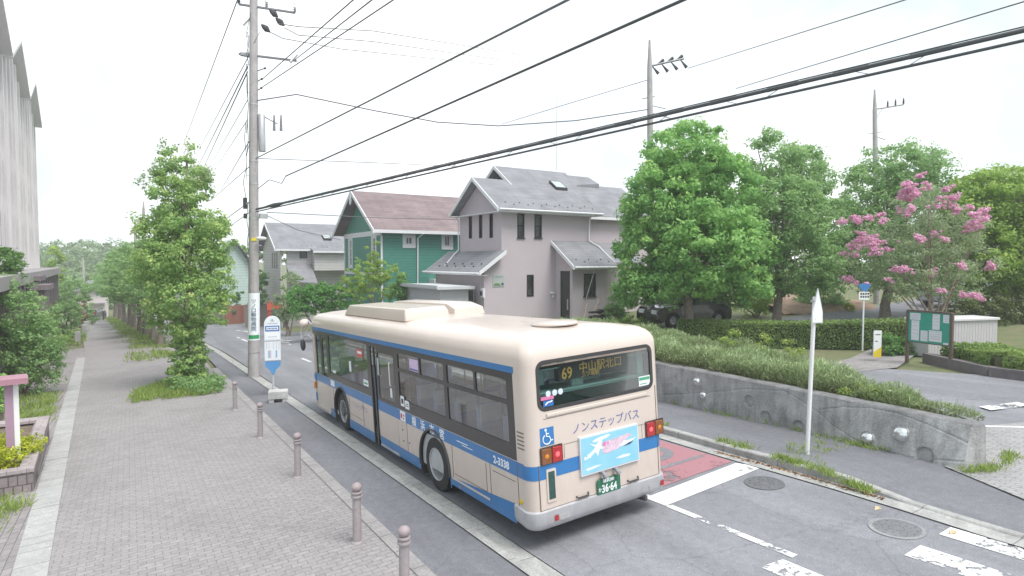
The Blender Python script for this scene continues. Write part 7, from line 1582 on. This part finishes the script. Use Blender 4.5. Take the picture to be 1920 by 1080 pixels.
rpole(156, 482, 600, 92, 'far small power pole above the far house roof', .2, .15, [('thin', 151, 497, 160, 497)])
rpole(269, 378, 610, 62, 'power pole top sticking out of the street tree row', .2, .14, [('thin', 264, 392, 274, 392)])
rpole(253, 412, 605, 78, 'farther power pole top barely above the street tree row', .2, .14, [('thin', 249, 420, 257, 420)])

def wire(label, pts, r, m=M_WIRE, sag=0., n=24, group='overhead wires'):
    P = [at(*p) for p in pts]; Q = []
    for i in range(len(P)-1):
        for k in range(n):
            t = k/n; q = P[i].lerp(P[i+1], t); q.z -= sag*4*t*(1-t); Q.append(q)
    Q.append(P[-1]); o_ = tuple(Q[0]); b = MB(); b.tube(Q, r, 6); o = b.build('overhead_wire', m, None, off=o_, smooth=80); o.location = o_; return tag(o, label, 'wire', group)
def ext(p0, p1, k): return tuple(p0[i]+(p1[i]-p0[i])*k for i in range(2))
def wire2(label, a, c, Da, Dc, r, m=M_WIRE, k=1.25, sag=0.):
    """straight span from pixel a (depth Da) through pixel c (depth Dc), continued a little past the frame"""
    A, C_ = at(*a, Da), at(*c, Dc); E2 = A.lerp(C_, k); Q = []
    for i in range(41): t = i/40; q = A.lerp(E2, t); q.z -= sag*4*t*(1-t); Q.append(q)
    o_ = tuple(A); b = MB(); b.tube(Q, r, 6); o = b.build('overhead_wire', m, None, off=o_, smooth=80); o.location = o_; return tag(o, label, 'wire', 'overhead wires')
cu = wire2('upper and thicker of the two parallel black cables crossing to the right edge', (480, 393), (1920, 57), 24.5, 8.0, .032)
cl_ = wire2('lower of the two parallel black cables crossing to the right edge', (480, 397), (1920, 76), 24.5, 8.0, .022)
wire2('thin strand lashed just above the upper black cable', (480, 391), (1920, 50), 24.5, 8.0, .010)
b = MB(); A0, A1, B0, B1 = at(480, 393, 24.5), at(1920, 57, 8), at(480, 397, 24.5), at(1920, 76, 8)
for k in range(3, 23):
    t = k/23; q = A0.lerp(A1, t); q2 = B0.lerp(B1, t+(.012 if k % 2 else -.012)); b.tube([q, q2], .006, 4); b.tube([q.lerp(A1, .0)-(A1-A0).normalized()*.25, q+(A1-A0).normalized()*.25], .036, 6)
o_ = tuple(A0); o = b.build('cable_ties', M_WIRE, None, off=o_); o.location = o_; tag(o, 'short tie wires between the two parallel black cables', 'wire ties', kind='stuff')
wire2('thick black cable from the power pole to the top centre of the photo', (536, 330), (1281, 0), 24.6, 8.0, .023, k=1.15)
wire('short droop of cable joining the pole to the thick top centre cable', [(478, 358, 24.7), (505, 337, 24.65), (528, 344, 24.6), (536, 330, 24.6)], .016)
wire2('spiral wrapped wire rising from the transformer to the top of the photo', (480, 297), (1064, 0), 24.7, 8.5, .020, mat('cable_grey', (.12, .13, .145), .6, var=0), k=1.15)
wire('slack service wire humped near the pole then running right to the far pole', [(479, 189, 24.7), (556, 177, 24.9), (700, 207, 25.5), (820, 229, 26.4), (935, 236, 27), (1080, 226, 28.2), (1216, 205, 29.5)], .024, M_GREYW, n=6)
wire2('thin wire from the upper cross arm to the top, leftmost', (490, 150), (662, 0), 24.7, 13, .017, M_GREYW)
wire2('thin wire from the lower cross arm end to the top, middle', (553, 112), (697, 0), 24.7, 13, .018, M_GREYW)
wire2('thin wire from the pole hooks to the top, rightmost', (488, 166), (737, 0), 24.7, 13, .017, M_GREYW)
for k, (a, c, Dc, lb) in enumerate([((449, -10), (345, 268), 75, 'wire from above the frame down toward the far street, leftmost'), ((466, 106), (376, 275), 60, 'second wire from the left running down the far street'), ((464, 125), (385, 285), 60, 'third wire from the left running down the far street'), ((464, 135), (393, 290), 60, 'fourth wire from the left running down the far street'), ((464, 188), (400, 300), 58, 'thin fifth wire from the left running down the far street'), ((464, 225), (408, 310), 58, 'thin sixth wire from the left running down the far street'), ((469, 262), (418, 350), 52, 'loose wire from the pole middle down to the left'), ((468, 312), (400, 372), 48, 'wire from the pole middle toward the ivy-clad tree'), ((468, 378), (400, 428), 46, 'upper of two low wires left of the pole'), ((468, 398), (420, 432), 46, 'lower of two low wires left of the pole')]):
    wire2(lb, a, c, 24.6, Dc, [.022, .018, .026, .026, .015, .015, .018, .018, .020, .017][k], M_GREYW if k in (0, 1, 4, 5) else M_WIRE, k=1.6 if k < 6 else 1.2)
wire('thin wire from the top insulators running faintly right, uppermost', [(520, 44, 24.6), (560, 50, 24.9), (700, 58, 30), (980, 103, 60)], .018, M_GREYW, n=8)
wire('thin wire from the strain insulators running faintly right, second', [(533, 52, 24.6), (560, 66, 25.2), (700, 78, 30), (980, 118, 60)], .017, M_GREYW, n=8)
wire('thin wire from the strain insulators running faintly right, third', [(506, 60, 24.6), (530, 72, 25.2), (640, 92, 30), (960, 125, 60)], .017, M_GREYW, n=8)
wire2('faint wire sloping from the middle pole to the top right, upper', (1290, 128), (1696, 0), 29, 12, .013, M_GREYW)
wire2('faint wire sloping behind the trees to the right edge, lower', (1216, 150), (1920, 3), 29.5, 12, .013, M_GREYW) if False else wire2('faint wire reaching the right edge above the black cables', (1380, 166), (1920, 3), 22, 10, .012, M_GREYW)
wire('faint wire from the middle pole down to the left', [(1214, 150, 29.5), (1080, 190, 34), (940, 233, 40)], .017, M_GREYW, n=6)
wire('thin level wire from the pole toward the green house roof', [(478, 297, 24.7), (700, 305, 32), (860, 312, 40)], .015, M_GREYW, n=8)
wire('thin wire from the low bracket above the white house', [(500, 398, 24.7), (700, 408, 32), (870, 412, 36), (1100, 398, 33)], .016, M_GREYW, n=8)
wire('slack thin wire dropping from the bracket across the white house roof', [(496, 402, 24.7), (560, 432, 30), (640, 450, 38)], .015, M_GREYW, n=8)
E_ = mkell([(x, 478+6*math.sin(x*.3), 14, 16) for x in range(395, 700, 14)], 95); tag(leaves('distant_trees', np.random.RandomState(76), E_, 7000, .5, LF7, None, None, .9, .5, 40), 'belt of distant greenery behind the left houses', 'trees', kind='stuff')

scn.cycles.volume_bounces = 3
# ------------------------------------------------------------ humid summer air
hb = MB(); hb.box((-125, -24, -14), (90, 260, 20.5)); hz = hb.build('haze', M_WHITE, smooth=0); tag(hz, kind='stuff', label='thin humid haze over the street', cat='haze')
hm_ = bpy.data.materials.new('haze_air'); hm_.use_nodes = True; t = hm_.node_tree; t.nodes.remove(t.nodes['Principled BSDF'])
pv = t.nodes.new('ShaderNodeVolumePrincipled'); pv.inputs['Color'].default_value = (.97, .985, 1, 1); pv.inputs['Density'].default_value = .0013; pv.inputs['Anisotropy'].default_value = .2
t.links.new(pv.outputs[0], t.nodes['Material Output'].inputs['Volume']); hz.data.materials.clear(); hz.data.materials.append(hm_)
